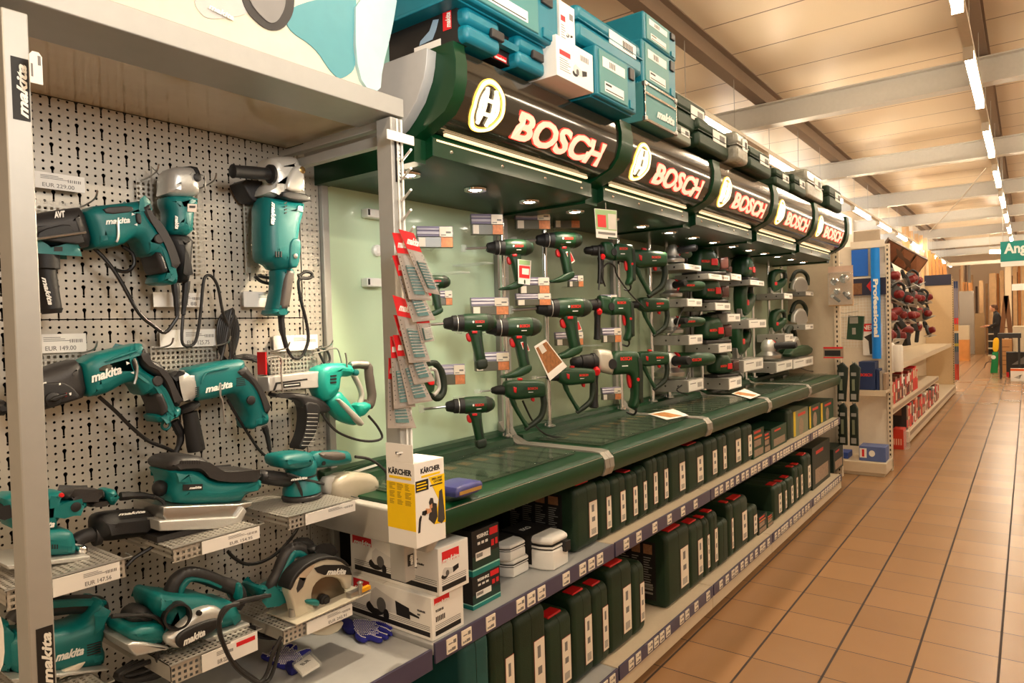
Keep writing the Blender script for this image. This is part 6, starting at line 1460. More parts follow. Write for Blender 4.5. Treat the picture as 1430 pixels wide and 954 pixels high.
def boxy(lab, X, dep, y0, y1, z0, z1, m, style, shelf):
    t = thing('product_box', lab, 'box', (X-dep/2, (y0+y1)/2, z0), 'small product boxes on the %s shelf' % shelf)
    MB().box((X-dep, y0+.001, z0), (X, y1-.001, z1)).build('carton', m, t, bevel=.001)
    h, w = z1-z0, y1-y0
    pm = mat('faded_tool_print', (150, 128, 110), .5, var=.6, vs=70)
    if style == 0:
        MB().box((X, y0+w*.15, z0+h*.10), (X+.0006, y1-w*.12, z0+h*.45)).build('picture', pm, t)
        MB().box((X, y0+w*.2, z0+h*.80), (X+.0006, y0+w*.6, z0+h*.88)).build('brand_print', LOGOR, t)
        MB().box((X-dep*.9, y0+.0004, z0+h*.5), (X-dep*.1, y0+.0014, z0+h*.56)).box((X-dep*.9, y0+.0004, z0+h*.4), (X-dep*.3, y0+.0014, z0+h*.43)).build('side_print', mat('dim_white_print', (0, 0, 0)), t)
    elif style == 1:
        MB().box((X, y0+w*.1, z0+h*.06), (X+.0006, y1-w*.1, z0+h*.30)).box((X, y0+w*.1, z0+h*.40), (X+.0006, y1-w*.3, z0+h*.62)).build('picture', pm, t)
        MB().box((X, y0+w*.1, z0+h*.68), (X+.0007, y1-w*.2, z0+h*.76)).build('orange_print', ORANGE, t)
        MB().box((X, y0+w*.1, z0+h*.86), (X+.0006, y1-w*.3, z0+h*.94)).build('brand_print', LOGOR, t)
    else:
        mb = MB(); c = (y0+w*.5, z0+h*.32); r = min(w, h)*.34
        mb.prof([(c[0]+r*math.cos(2*math.pi*k/24), c[1]+r*math.sin(2*math.pi*k/24)) for k in range(24)], X, X+.0008).build('picture_saw_disc', pm, t)
        MB().box((X, y0+w*.3, z0+h*.75), (X+.0006, y0+w*.8, z0+h*.86)).build('brand_print', LOGOR, t)
        MB().box((X, y0+.002, z0+h*.04), (X+.0005, y0+w*.14, z1)).build('yellow_edge', mat('yellow_print', (220, 190, 30), .5), t)
XF = -1.345
MID = [(130, 228, 335, dict(latch=True, side=True)), (228, 283, 318), (284, 343, 300), (344, 392, 285, dict(latch=True)), (393, 430, 262), (431, 475, 222), (476, 519, 210), (526, 592, 190), (597, 668, 172, dict(latch=True)),
       (672, 724, 148), (725, 762, 130), (764, 824, 106), (826, 868, 90),
       (870, 916, 106, dict(kind='box', lab='stack of small green printed boxes with orange pictures, right of the thirteenth case', style=1)), (917, 943, 120, dict(kind='box', lab='narrow green printed box between the orange stack and the large green box', style=1, m=DKGREEN)),
       (946, 1010, 96, dict(kind='box', lab='squat green printed box in front of a green case', style=0)), (1012, 1036, 30, dict(sticker=False)),
       (1038, 1100, 28, dict(kind='box', lab='silver-green box with round saw picture, first of three at the end of the middle shelf', style=2, m=mat('grey_green_card', (120, 128, 104), .5))), (1104, 1150, 8, dict(kind='box', lab='green box with round saw picture, second of three at the end of the middle shelf', style=2)), (1152, 1205, -6, dict(kind='box', lab='green box with round saw picture, last at the right end of the middle shelf', style=2))]
row(MID, XF, .645, 'middle', .36, '')
BOT = [(-262, -210, 905, dict(m=mat('teal_dark_case', (12, 84, 84), .5), latch=True, lab='teal tool case at the left end of the bottom shelf, cut by the picture edge', sticker=False)), (-205, -75, 878, dict(latch=True, dx=-.02)), (-72, 25, 840, dict(latch=True)), (28, 88, 650+140, dict(dx=-.0)), (92, 152, 835, dict(dx=.0, latch=True))]
BOT = [(-345, -225, 960, dict(m=mat('teal_dark_case', (12, 84, 84), .5), latch=False, lab='teal tool case at the left end of the bottom shelf, cut by the picture edge', sticker=False)),
       (-222, -120, 905, dict(latch=True)), (-118, 10, 852, dict(latch=True)), (12, 118, 875, dict(latch=True)), (120, 204, 780, dict(latch=True)), (206, 270, 745, dict(latch=True)), (272, 368, 665, dict(latch=True)), (370, 420, 658),
       (512, 607, 520, dict(side=True, latch=True)), (608, 664, 490, dict(latch=True)), (666, 690, 470, dict(latch=True)), (691, 724, 446, dict(latch=True)), (726, 767, 480, dict(sticker=False)), (769, 789, 408, dict(latch=True)), (791, 849, 392, dict(latch=True)), (851, 890, 425),
       (893, 928, 458, dict(kind='box', lab='low dark printed box right of the smallest green case on the bottom shelf', style=1, m=DKGREEN)), (930, 955, 455, dict(kind='box', lab='low reddish printed box next to the low dark box on the bottom shelf', style=1)),
       (957, 992, 335, dict(latch=True)), (994, 1012, 322, dict(latch=True)), (1014, 1040, 305, dict(latch=True)), (1041, 1058, 262, dict(latch=True)), (1059, 1078, 252, dict(latch=True)), (1080, 1112, 212, dict(latch=True)),
       (1116, 1190, 168, dict(kind='box', lab='tall dark green carton near the right end of the bottom shelf', style=0, dep=.3, m=DKGREEN)), (1205, 1245, 180, dict(kind='box', lab='dark green carton at the far right end of the bottom shelf', style=0, dep=.3, m=DKGREEN))]
row(BOT, XF, .16, 'bottom', .36, '')
# big printed side visible deep on the middle shelf, and small white lidded tins
def tin(label, cxp, X, z0, h, w, d, dark):
    c = at(cxp[0], cxp[1], Z=.646); X = c.x-d/2; t = thing('lidded_tool_tin', label, 'tin', (X, c.y, z0), 'white lidded tool tins')
    def rnd_(w, d, dx=0): return [((X+dx)+d/2*max(-1, min(1, 1.15*math.cos(a)))*(.9 if abs(math.cos(a)) > .8 else 1), c.y+w/2*max(-1, min(1, 1.12*math.sin(a)))) for a in [2*math.pi*k/28 for k in range(28)]]
    MB().prof(rnd_(w, d), z0, z0+h*.62, .008, plane='xy').build('base', WHITEP, t)
    MB().prof(rnd_(w*.985, d*.985), z0+h*.62, z0+h*.66, plane='xy').prof(rnd_(w*.985, d*.985), z0+h*.72, z0+h*.75, plane='xy').build('black_seal', INK, t)
    MB().prof(rnd_(w, d), z0+h*.66, z0+h*.72, plane='xy').prof(rnd_(w, d), z0+h*.75, z0+h, h*.2, plane='xy').build('lid', WHITEP, t)
    MB().box((X-d*.52, c.y-w/2-.0015, z0+h*.12), (X+d*.10, c.y+w/2+.0015, z0+h+.0015)).build('black_sleeve', INK, t, bevel=.001)
    if dark:
        MB().box((X+d*.30, c.y+w*.1, z0+h*.45), (X+d*.5+.003, c.y+w*.34, z0+h*.78)).build('clasp', BLACK, t, bevel=.002)
        MB().text('IXO', (X-d*.16, c.y-w*.25, z0+h+.0016), YV, (-1, 0, 0), h=.022, bold=.0, depth=.0006).build('lettering', LOGOW, t)
    return t
tin('flat white lidded tin, lower of two stacked beside the teal cartons', (731, 803), -1.42, .646, .058, .12, .17, False)
tin('flat white lidded tin, upper of two stacked beside the teal cartons', (727, 805), -1.42, .7055, .055, .12, .17, False)
tin('large white lidded tin with black clasp in front of the first green case', (787, 793), -1.45, .646, .115, .135, .22, True)
t = thing('small_blue_box', 'small blue and yellow cushion pack lying on the counter glass beside the yellow box', 'pack', (-1.45, 1.55, CT+.015))
p = at(640, 686, Z=CT+.02)
MB().prof([(p.y-.055, CT+.0145), (p.y+.05, CT+.0145), (p.y+.058, CT+.035), (p.y+.048, CT+.048), (p.y-.05, CT+.048), (p.y-.06, CT+.032)], p.x-.05, p.x+.05, .010, smooth=1).build('pack_body', mat('blue_print_film', (60, 62, 120), .3, var=.3, vs=50), t)
MB().box((p.x+.048, p.y-.05, CT+.024), (p.x+.0505, p.y+.045, CT+.034)).build('yellow_band', mat('dull_yellow_print', (170, 130, 60), .4), t)
t = thing('carton_row', 'dark carton with printed instruction columns deep on the middle shelf behind the white tins', 'box', (-1.62, 1.95, .646))
y = at(770, 700, X=-1.55).y
MB().box((-1.76, y, .646), (-1.50, y+.04, .93)).build('carton', INK, t, bevel=.001); sidecard(t, -1.75, -1.51, y, .66, .92)

# ---------------- cases and cartons on top of the sign boxes
TZ = HTOP[0]+.0125
LASTY = [-9]
def topcase(name, label, X, x0, y0, x1, y1, m, dep=.3, style='case', zfix=None, cat='case', h=None):
    if zfix is None:
        TZ_ = top_z(at((x0+x1)/2, y1, X=X).y); X = max(-1.30, min(-1.02, X*(TZ_+.001-CAMH)/(at(x1, y1, X=X).z-CAMH)))
    a, b = at(x0, y0, X=X), at(x1, y1, X=X); Y0, Y1 = a.y, b.y
    if zfix is None: Y0 = max(Y0, LASTY[0]+.003); LASTY[0] = Y1
    z0 = zfix if zfix is not None else TZ_+.001
    z1 = (at(x0, y0, X=X).z+at(x1, y0+(x1-x0)*.45, X=X).z)/2 if h is None else z0+h
    t = thing(name, label, cat, (X-dep/2, (Y0+Y1)/2, z0), 'cases stacked on the green signs' if cat == 'case' else None)
    hh, w = z1-z0, Y1-Y0
    if style == 'case':
        MB().box((X-dep, Y0, z0), (X, Y1, z0+hh*.55)).build('base_shell', m, t, bevel=min(.02, hh*.15))
        MB().box((X-dep+.002, Y0+.002, z0+hh*.55), (X-.002, Y1-.002, z1)).build('lid_shell', m, t, bevel=min(.02, hh*.15))
        MB().box((X-dep-.002, Y0-.002, z0+hh*.53), (X+.002, Y1+.002, z0+hh*.57)).build('seam_rim', m, t, bevel=.001)
        MB().box((X-.001, Y0+w*.45, z0+hh*.42), (X+.0016, Y1-w*.12, z0+hh*.82)).build('label_sticker', WHITE, t)
        q = MB()
        for k in range(7): q.box((X+.0016, Y0+w*(.66+.025*k), z0+hh*.5), (X+.002, Y0+w*(.675+.025*k), z0+hh*.74))
        q.build('barcode', INK, t)
    elif style == 'sys':
        MB().box((X-dep, Y0, z0), (X, Y1, z1)).build('body', m, t, bevel=.006)
        MB().box((X-.002, Y0+w*.07, z0+hh*.06), (X+.004, Y1-w*.24, z1-hh*.05)).build('front_panel', TEALG, t, bevel=.003)
        MB().box((X-.01, Y1-w*.2, z0+hh*.68), (X+.008, Y1-w*.08, z0+hh*.92)).build('latch', CHAR, t, bevel=.002)
        MB().box((X-.006, Y1-w*.19, z0+hh*.06), (X+.005, Y1-w*.08, z0+hh*.24)).build('foot_socket', TEALD, t, bevel=.002)
        MB().box((X-dep*.9, Y0-.003, z0-.004), (X-.02, Y1+.003, z0+.006)).build('base_rim', m, t, bevel=.002)
        q = MB()
        MB().box((X+.004, Y0+w*.14, z0+hh*.62), (X+.0048, Y1-w*.32, z0+hh*.82)).box((X+.004, Y0+w*.18, z0+hh*.14), (X+.0048, Y1-w*.36, z0+hh*.34)).build('label_card', WHITE, t)
        for k in range(5): q.box((X+.0048, Y0+w*(.3+.03*k), z0+hh*.66), (X+.0052, Y0+w*(.315+.03*k), z0+hh*.78))
        q.box((X+.0048, Y0+w*.2, z0+hh*.17), (X+.0052, Y1-w*.38, z0+hh*.19)).box((X+.0048, Y0+w*.2, z0+hh*.27), (X+.0052, Y0+w*.34, z0+hh*.31)).build('print', INK, t)
    elif style == 'box':
        MB().box((X-dep, Y0, z0), (X, Y1, z1)).build('carton', m, t, bevel=.0015)
        MB().box((X, Y0+w*.08, z0+hh*.56), (X+.0006, Y0+w*.36, z0+hh*.68)).build('logo_block', REDC, t)
        q = MB()
        for k in range(6): q.box((X, Y0+w*.08, z0+hh*(.46-.055*k)), (X+.0006, Y0+w*(.28+.04*(k % 3)), z0+hh*(.475-.055*k)))
        for k in range(8): q.box((X, Y0+w*(.64+.03*k), z0+hh*.68), (X+.0006, Y0+w*(.655+.03*k), z0+hh*.82))
        q.build('print', GINK, t)
        grinder_posx(t, X, Y0+w*.42, z0+hh*.28, w*.42)
    return t, X, Y0, Y1, z0, z1
# first pair over the left end
X = -1.15*(TZ+.001-CAMH)/(at(760, 107, X=-1.15).z-CAMH)
a, b = at(652, 60, X=X), at(762, 92, X=X); LASTY[0] = b.y
t = thing('tool_case', 'blue-teal tool case in a black printed sleeve on the left end of the signs', 'case', (-1.4, (a.y+b.y)/2, TZ), 'cases stacked on the green signs')
Y0, Y1 = a.y, b.y; Z0_, Z1t = TZ+.001, at(655, 8, X=X).z; hh = Z1t-Z0_; w = Y1-Y0
for s0, s1 in ((0, .40), (.62, 1.0)):
    MB().box((X-.36, Y0+w*s0, Z0_), (X, Y0+w*s1, Z0_+hh*.5)).build('base_shell', TEALD, t, bevel=.014)
    MB().box((X-.36, Y0+w*s0, Z0_+hh*.505), (X, Y0+w*s1, Z1t)).build('lid_shell', TEALD, t, bevel=.014)
MB().box((X-.34, Y0+w*.3, Z0_+.004), (X-.035, Y0+w*.7, Z1t-.004)).build('core', INK, t)
MB().prof([(X-.03, Z0_+hh*.42), (X-.008, Z0_+hh*.42), (X-.004, Z0_+hh*.60), (X-.03, Z0_+hh*.62)], Y0+w*.36, Y0+w*.66, .004, plane='xz').build('carry_handle', TEALD, t)
MB().box((X-.034, Y0+w*.42, Z0_+hh*.06), (X-.032, Y0+w*.58, Z0_+hh*.24)).build('red_label', REDC, t)
mk_logo(MB(), (X-.032, Y0+w*.43, Z0_+hh*.08), YV, ZV, hh*.08, w*.14).build('lettering', LOGOW, t, smooth=False)
for s in (.27, .80): MB().box((X-.004, Y0+w*s, Z0_+hh*.40), (X+.008, Y0+w*(s+.15), Z0_+hh*.68)).build('latch', CHAR, t, bevel=.003)
MB().box((X-.29, Y0-.002, Z0_-.0005), (X-.03, Y0+w*.1, Z1t+.002)).build('printed_sleeve', INK, t)
MB().box((X-.08, Y0-.003, Z0_+hh*.45), (X-.05, Y0-.001, Z0_+hh*.98)).build('red_stripe', REDC, t)
MB().text('makita', (X-.052, Y0-.003, Z0_+hh*.5), (0, 0, 1), (-1, 0, 0), h=.018, w=hh*.44, bold=.03, shear=.3, depth=.0006).build('sleeve_lettering', LOGOW, t, smooth=False)
MB().prof([(X-.17, Z0_+hh*.30), (X-.12, Z0_+hh*.34), (X-.105, Z0_+hh*.60), (X-.095, Z0_+hh*.86), (X-.115, Z0_+hh*.9), (X-.13, Z0_+hh*.62), (X-.165, Z0_+hh*.42)], Y0-.003, Y0-.001, plane='xz').build('picture_saw', mat('pale_blue_print', (140, 170, 196), .5), t)
MB().box((X-.19, Y0-.003, Z0_+hh*.08), (X-.09, Y0-.001, Z0_+hh*.28)).build('barcode_label', WHITE, t)
MB().box((X-.315, Y0-.0015, Z0_), (X-.293, Y0+w*.08, Z1t+.001)).build('pale_stripe', mat('pale_mint_print', (0, 0, 0)), t)
ZA = Z1t+.003
t, *_ = topcase('systainer_case', 'large teal stacking case cut by the top edge, over the sleeved case', X+.02, 640, -20, 779, 20, TEALD, .42, 'sys', ZA, h=.16)
tw = topcase('cardboard_box', 'white cardboard tool carton on the first sign box', -1.12, 759, 42, 829, 130, WHITE, .30, 'box', None, 'box')
topcase('cardboard_box', 'white upright carton end showing above the white carton', -1.16, 781, 10, 803, 46, WHITE, .30, 'box', tw[5]+.001, 'box', h=.14)
s1 = topcase('systainer_case', 'teal stacking case with two white labels under the rounded case', -1.17, 831, 66, 889, 160, TEALD, .30, 'sys', None)
topcase('tool_case', 'rounded teal tool case lying on top of the labelled stacking case', -1.15, 806, 8, 897, 80, TEALD, .32, 'case', s1[5]+.003, h=.12)
s2 = topcase('aluminium_case', 'aluminium framed teal tool case at the bottom of the tall stack', -1.17, 899, 116, 945, 190, TEALG, .28, 'x', None, h=None)
t, X, Y0, Y1, z0, z1 = s2; w = Y1-Y0; hh = z1-z0
MB().box((X-.28, Y0, z0), (X, Y1, z1)).build('shell', TEALG, t, bevel=.003)
m = MB()
for y in (Y0, Y1-.008): m.box((X-.004, y, z0), (X+.004, y+.008, z1))
for z in (z0, z1-.01, z0+hh*.68): m.box((X-.004, Y0, z), (X+.0045, Y1, z+.010))
m.build('aluminium_edge', CHROME, t, bevel=.001)
m = MB()
for y in (Y0, Y1-.018):
    for z in (z0, z1-.018): m.box((X-.01, y-.001, z-.001), (X+.007, y+.019, z+.019))
m.build('corner_cap', STEEL, t, bevel=.004)
mk_logo(MB(), (X+.001, Y0+w*.36, z0+hh*.22), YV, ZV, hh*.24, w*.55, .002).build('lettering', LOGOW, t, smooth=False)
s3 = topcase('systainer_case', 'teal stacking case in the middle of the tall stack', -1.17, 896, 60, 944, 130, TEALD, .30, 'sys', z1+.003, h=.165)
topcase('systainer_case', 'low teal stacking case on top of the tall stack', -1.17, 898, 16, 944, 70, TEALD, .30, 'sys', s3[5]+.003, h=.11)
g0 = topcase('flat_case', 'flat grey labelled case under the green case on the second sign', -1.20, 934, 176, 966, 205, mat('grey_case', (120, 128, 116), .5), .25, 'case', None, h=.075)
topcase('tool_case', 'dark green tool case lying on the flat grey case', -1.20, 944, 136, 988, 172, GREENC, .28, 'case', g0[5]+.003, h=.15)
topcase('tool_case', 'dark green tool case with red end on the third sign, first of two', -1.20, 975, 182, 1019, 225, GREENC, .28, 'case', None, h=.135)
topcase('blister_box', 'clear and grey tool package between the two green cases on the third sign', -1.20, 1020, 200, 1046, 232, mat('clear_grey_pack', (150, 150, 140), .2, var=.5, vs=40), .2, 'case', None, h=.15)
topcase('tool_case', 'small dark green tool case on the third sign, second of two', -1.20, 1047, 218, 1078, 250, GREENC, .25, 'case', None, h=.125)
topcase('tool_case', 'dark green case at the left of the fourth sign', -1.22, 1084, 252, 1104, 268, GREENC, .3, 'case', None, h=.11)
topcase('tool_case', 'green case with red label on the fourth sign', -1.22, 1106, 254, 1126, 276, GREENC, .3, 'case', None, h=.12)
topcase('blister_box', 'grey picture carton standing on the fifth sign', -1.20, 1127, 250, 1150, 285, mat('clear_grey_pack', (0, 0, 0)), .25, 'case', None, h=.19)
topcase('tool_case', 'narrow dark green carton standing at the far end of the signs', -1.20, 1158, 264, 1176, 298, GREENC, .25, 'case', None, h=.17)
# ================================================================ end of the unit, next gondola, far part of the shop
def slotted(name, xc, rgb=(220, 206, 182)):
    m = mat(name, rgb, .5); g = NG(m); nt = m.node_tree; o = g.xyz('Generated') if False else g.xyz(); b = nt.nodes['Principled BSDF']
    k = g.math('MULTIPLY', g.math('LESS_THAN', g.math('ABSOLUTE', g.math('ADD', o[0], -xc)), .006), g.math('LESS_THAN', g.math('ABSOLUTE', g.cell(o[2], .045)), .011))
    mj = nt.nodes.new('ShaderNodeMix'); mj.data_type = 'RGBA'; nt.links.new(k, mj.inputs['Factor'])
    nt.links.new(b.inputs['Base Color'].links[0].from_socket, mj.inputs['A']); mj.inputs['B'].default_value = lin((34, 28, 24))+(1,); nt.links.new(mj.outputs['Result'], b.inputs['Base Color'])
    return m
PE = perforated('slotted_shelf_upright', (214, 200, 176), .030, square=True, axes=(0, 2), hole=.0045, rough=.5, metal=.1)
tag(MB().box((-1.86, 6.735, .05), (-1.41, 6.755, 2.23)).build('end_panel', CREAMW, bevel=.002), 'cream end panel closing the far end of the green display', 'panel')
tag(MB().box((-1.41, 6.72, .05), (-1.36, 6.76, 2.2)).build('slotted_post', slotted('slotted_cream_post', -1.386), bevel=.002), 'cream slotted post at the far end of the green display', 'post')
def far_t(name, label, cat, loc, grp=None): return thing(name, label, cat, loc, grp)
# clear package
t = thing('clear_package', 'clear hanging package of round metal parts beside the end of the green signs', 'package', (-1.32, 6.62, 1.6))
MB().box((-1.425, 6.60, 1.60), (-1.225, 6.615, 1.95)).build('backing', mat('tan_card', (200, 160, 116), .5), t)
MB().box((-1.425, 6.595, 1.90), (-1.225, 6.617, 1.955)).build('header_card', mat('pink_card', (226, 196, 176), .5), t)
m = MB()
for x, z, r in ((-1.37, 1.82, .035), (-1.29, 1.84, .04), (-1.35, 1.73, .03), (-1.27, 1.70, .025), (-1.39, 1.69, .02)): m.lathe((x, 6.60, z), (0, -1, 0), [(0, r), (.02, r), (.03, r*.6)], 16)
m.build('metal_parts', CHROME, t); m = MB()
m.tube([(-1.40, 6.59, 1.70), (-1.33, 6.58, 1.64)], .012, smooth=0).tube([(-1.30, 6.59, 1.72), (-1.25, 6.58, 1.66)], .012, smooth=0); m.build('round_rods', BLACK, t)
MB().box((-1.424, 6.565, 1.61), (-1.226, 6.598, 1.90)).build('clear_shell', GLASS, t, bevel=.01)
MB().tube([(-1.33, 6.72, 1.99), (-1.33, 6.60, 1.98)], .003, smooth=0).build('peg', STEEL, t)
for k, (x, z0, z1, lab) in enumerate(((-1.335, .75, 1.10, 'upper left'), (-1.235, .75, 1.10, 'upper right'), (-1.33, .36, .74, 'lower left'), (-1.24, .36, .74, 'lower right'))):
    t = thing('tool_pack', 'long dark green hanging pack, %s of four at the shelf unit end' % lab, 'pack', (x, 6.62, z0), 'long green packs at the shelf end')
    MB().prof([(x-.035, z0), (x+.035, z0), (x+.035+(.02 if k < 2 else 0), z1-.05), (x+.01, z1), (x-.03, z1-.03)], 6.60, 6.64, .008, plane='xz').build('pack_body', DKGREEN, t)
    MB().box((x-.022, 6.598, z0+.02), (x+.02, 6.5995, z0+.07)).box((x-.018, 6.598, z1-.12), (x+.022, 6.5995, z1-.09)).build('white_print', mat('dim_white_print', (0, 0, 0)), t)
    MB().box((x-.012, 6.594, z0+.10), (x+.010, 6.5995, z1-.15)).build('blade_window', mat('grey_green_card', (0, 0, 0)), t)
    MB().tube([(x, 6.72, z1-.01), (x, 6.60, z1-.012), (x, 6.56, z1+.01)], .003, smooth=0).build('peg', STEEL, t)
t = thing('green_box', 'small dark green box hanging tilted in front of the white grid panel', 'box', (-1.24, 6.9, 1.33))
MB().obox((-1.265, 6.9, 1.40), Vector((1, 0, -.08)).normalized(), YV, Vector((.08, 0, 1)).normalized(), .13, .05, .22).build('carton', GREENK, t, bevel=.002)
MB().box((-1.31, 6.872, 1.44), (-1.24, 6.8745, 1.50)).box((-1.29, 6.872, 1.34), (-1.26, 6.8745, 1.40)).build('print', mat('dim_white_print', (0, 0, 0)), t)
MB().tube([(-1.38, 6.76, 1.5), (-1.24, 6.88, 1.51)], .003, smooth=0).build('peg', STEEL, t)
t = thing('saw_box', 'flat red and grey box on the pegs at the far end of the green display', 'box', (-1.42, 6.55, 1.14))
MB().box((-1.46, 6.52, 1.14), (-1.30, 6.56, 1.24)).build('carton', mat('tan_grey_card', (150, 130, 110), .5), t, bevel=.002)
MB().box((-1.45, 6.518, 1.16), (-1.32, 6.5195, 1.21)).build('dark_picture', INK, t); MB().box((-1.46, 6.518, 1.225), (-1.30, 6.5195, 1.24)).box((-1.46, 6.518, 1.14), (-1.30, 6.5195, 1.15)).build('red_edge', REDC, t)

# next gondola: its end faces the camera
GY, GX = 7.45, -1.06
t = thing('gondola_end', 'white shelf end unit with grid panel and base deck facing the camera', 'shelf', (-1.3, GY, 0))
WM = mat('white_shelf_paint', (226, 216, 198), .5)
MB().box((-1.60, GY+.02, .0), (GX, GY+.05, 2.20)).build('back_panel', WM, t)
MB().box((-1.58, GY-.36, .03), (GX, GY+.02, .13)).box((-1.57, GY-.34, .0), (GX-.02, GY, .03)).build('base_deck', CREAMW, t, bevel=.004)
MB().box((GX-.035, GY-.01, 0), (GX, GY+.04, 2.18)).build('slotted_post', slotted('slotted_white_post', .223), t, bevel=.002)
MB().box((-1.30, GY-.26, .775), (GX-.01, GY+.02, .80)).box((-1.30, GY-.265, .745), (GX-.01, GY-.258, .80)).build('mid_shelf', CREAMW, t, bevel=.002)
m = MB()
for k in range(18): m.tube([(-1.55+.028*k, GY+.005, 1.20), (-1.55+.028*k, GY+.005, 1.80)], .0016, n=5, smooth=0)
for k in range(20): m.tube([(-1.56, GY+.003, 1.20+.03*k), (-1.07, GY+.003, 1.20+.03*k)], .0016, n=5, smooth=0)
m.build('wire_grid', WHITEP, t)
m = MB()
for z in (1.55, 1.62, 1.30): m.tube([(-1.52, GY, z), (-1.42, GY-.18, z-.01), (-1.30, GY-.22, z+.005)], .003, n=6, smooth=0)
m.build('wire_hooks', STEEL, t)
MB().box((-1.39, GY-.012, 1.90), (-1.245, GY+.0, 2.16)).build('blue_panel', BLUE, t)
MB().box((-1.42, GY-.006, 1.875), (-1.10, GY+.012, 1.895)).box((-1.40, GY-.006, 2.17), (-1.10, GY+.012, 2.24)).box((-1.21, GY-.006, 1.90), (-1.09, GY+.012, 2.02)).build('white_frame', WM, t)
p = t
MB().box((-1.40, GY-.016, 1.71), (-1.09, GY-.003, 1.875)).build('dark_poster', NAVYD, t)
MB().prof([(-1.26, 1.80), (-1.215, 1.86), (-1.17, 1.80), (-1.215, 1.73)], GY-.020, GY-.017, plane='xz').build('red_diamond', REDC, t)
MB().box((-1.385, GY-.019, 1.72), (-1.30, GY-.017, 1.83)).build('poster_picture', mat('brown_print', (120, 80, 50), .5, var=.5, vs=60), t)
MB().box((-1.30, GY-.02, 1.12), (-1.13, GY-.006, 1.43)).build('news_poster', WHITE, t)
MB().box((-1.31, GY-.024, 1.355), (-1.17, GY-.0205, 1.43)).build('red_banner', REDC, t)
MB().text('NEU', (-1.30, GY-.0245, 1.37), XV, ZV, h=.045, w=.11, bold=.03, depth=.0015).build('banner_lettering', LOGOW, t, smooth=False)
MB().prof([(-1.29, 1.30), (-1.21, 1.34), (-1.17, 1.31), (-1.21, 1.28), (-1.20, 1.18), (-1.16, 1.14), (-1.24, 1.13), (-1.25, 1.26)], GY-.022, GY-.0205, plane='xz').build('picture_drill', CHAR, t)
t = thing('blue_column', 'bright blue rounded column with white vertical lettering on the white shelf end', 'sign', (-1.16, GY-.06, 1.09))
q0, q1 = -1.215, -1.135
MB().prof([(-1.175+.04*math.cos(a), GY-.05+.035*math.sin(a)) for a in [2*math.pi*k/24 for k in range(24)]], 1.09, 2.16, plane='xy').build('column_body', mat('bright_blue_plastic', (0, 130, 230), .3), t)
MB().text('Professional', (-1.190, GY-.0885, 1.86), (0, 0, -1), (1, 0, 0), h=.044, w=.56, bold=.045, depth=.004).build('lettering', LOGOW, t, smooth=False)
t = thing('blue_box', 'dark blue tool box with red lettering on the mid shelf of the white shelf end', 'box', (-1.24, GY-.2, .801))
MB().box((-1.30, GY-.25, .801), (-1.16, GY-.05, 1.07)).build('carton', NAVY, t, bevel=.003)
MB().text('BOSCH', (-1.285, GY-.2505, .93), XV, ZV, h=.03, w=.10, bold=.04, depth=.001).build('lettering', LOGOR, t, smooth=False)
for k in range(3):
    t = thing('blue_box', ('narrow blue box right beside the lettered blue box on the mid shelf', 'grey narrow box, middle of the mid shelf row at the white end', 'last narrow box at the right of the mid shelf row on the white end')[k], 'box', (-1.14+.03*k, GY-.2, .801), 'narrow boxes on the white end shelf')
    MB().box((-1.155+.029*k, GY-.23, .801), (-1.13+.029*k, GY-.05, 1.0-.02*k)).build('carton', (NAVY, mat('grey_card', (0, 0, 0)), mat('tan_grey_card', (0, 0, 0)))[k], t, bevel=.002)
t = thing('blue_box', 'light blue box with white and red print on the base deck of the white end', 'box', (-1.2, GY-.25, .131))
MB().box((-1.30, GY-.30, .131), (-1.075, GY-.10, .27)).build('carton', mat('slate_blue_card', (84, 104, 160), .5), t, bevel=.003)
MB().box((-1.295, GY-.3015, .16), (-1.235, GY-.3002, .25)).build('white_field', WHITE, t); MB().box((-1.275, GY-.303, .17), (-1.255, GY-.3016, .24)).build('red_mark', REDC, t)
MB().prof([(-1.19+.026*math.cos(a), .205+.03*math.sin(a)) for a in [2*math.pi*k/16 for k in range(16)]], GY-.3015, GY-.3002, plane='xz').build('picture', WHITE, t)
t = thing('blue_box', 'flat blue box at the left on the base deck, partly behind the green packs', 'box', (-1.45, GY-.2, .131))
MB().box((-1.55, GY-.28, .131), (-1.40, GY-.08, .19)).build('carton', mat('blue_box_card', (40, 70, 150), .5), t, bevel=.003); MB().box((-1.53, GY-.281, .15), (-1.46, GY-.2802, .175)).build('print', WHITE, t)
p = at(1257, 628, Z=0)
t = thing('red_carton', 'red printed carton in clear wrap standing on the floor by the white shelf end', 'box', (p.x, p.y, 0))
zt_ = at(1257, 600, Y=p.y).z
MB().box((p.x-.075, p.y, .001), (p.x+.035, p.y+.22, zt_)).build('carton', mat('orange_red_card', (200, 50, 26), .5), t, bevel=.002)
m = MB()
for k in range(4): m.box((p.x-.065+.023*k, p.y-.001, .05), (p.x-.052+.023*k, p.y, .12))
m.build('white_print', mat('pink_print', (230, 170, 140), .5), t)
MB().box((p.x+.036, p.y+.005, .001), (p.x+.075, p.y+.2, zt_-.02)).build('clear_wrap', GLASS, t)

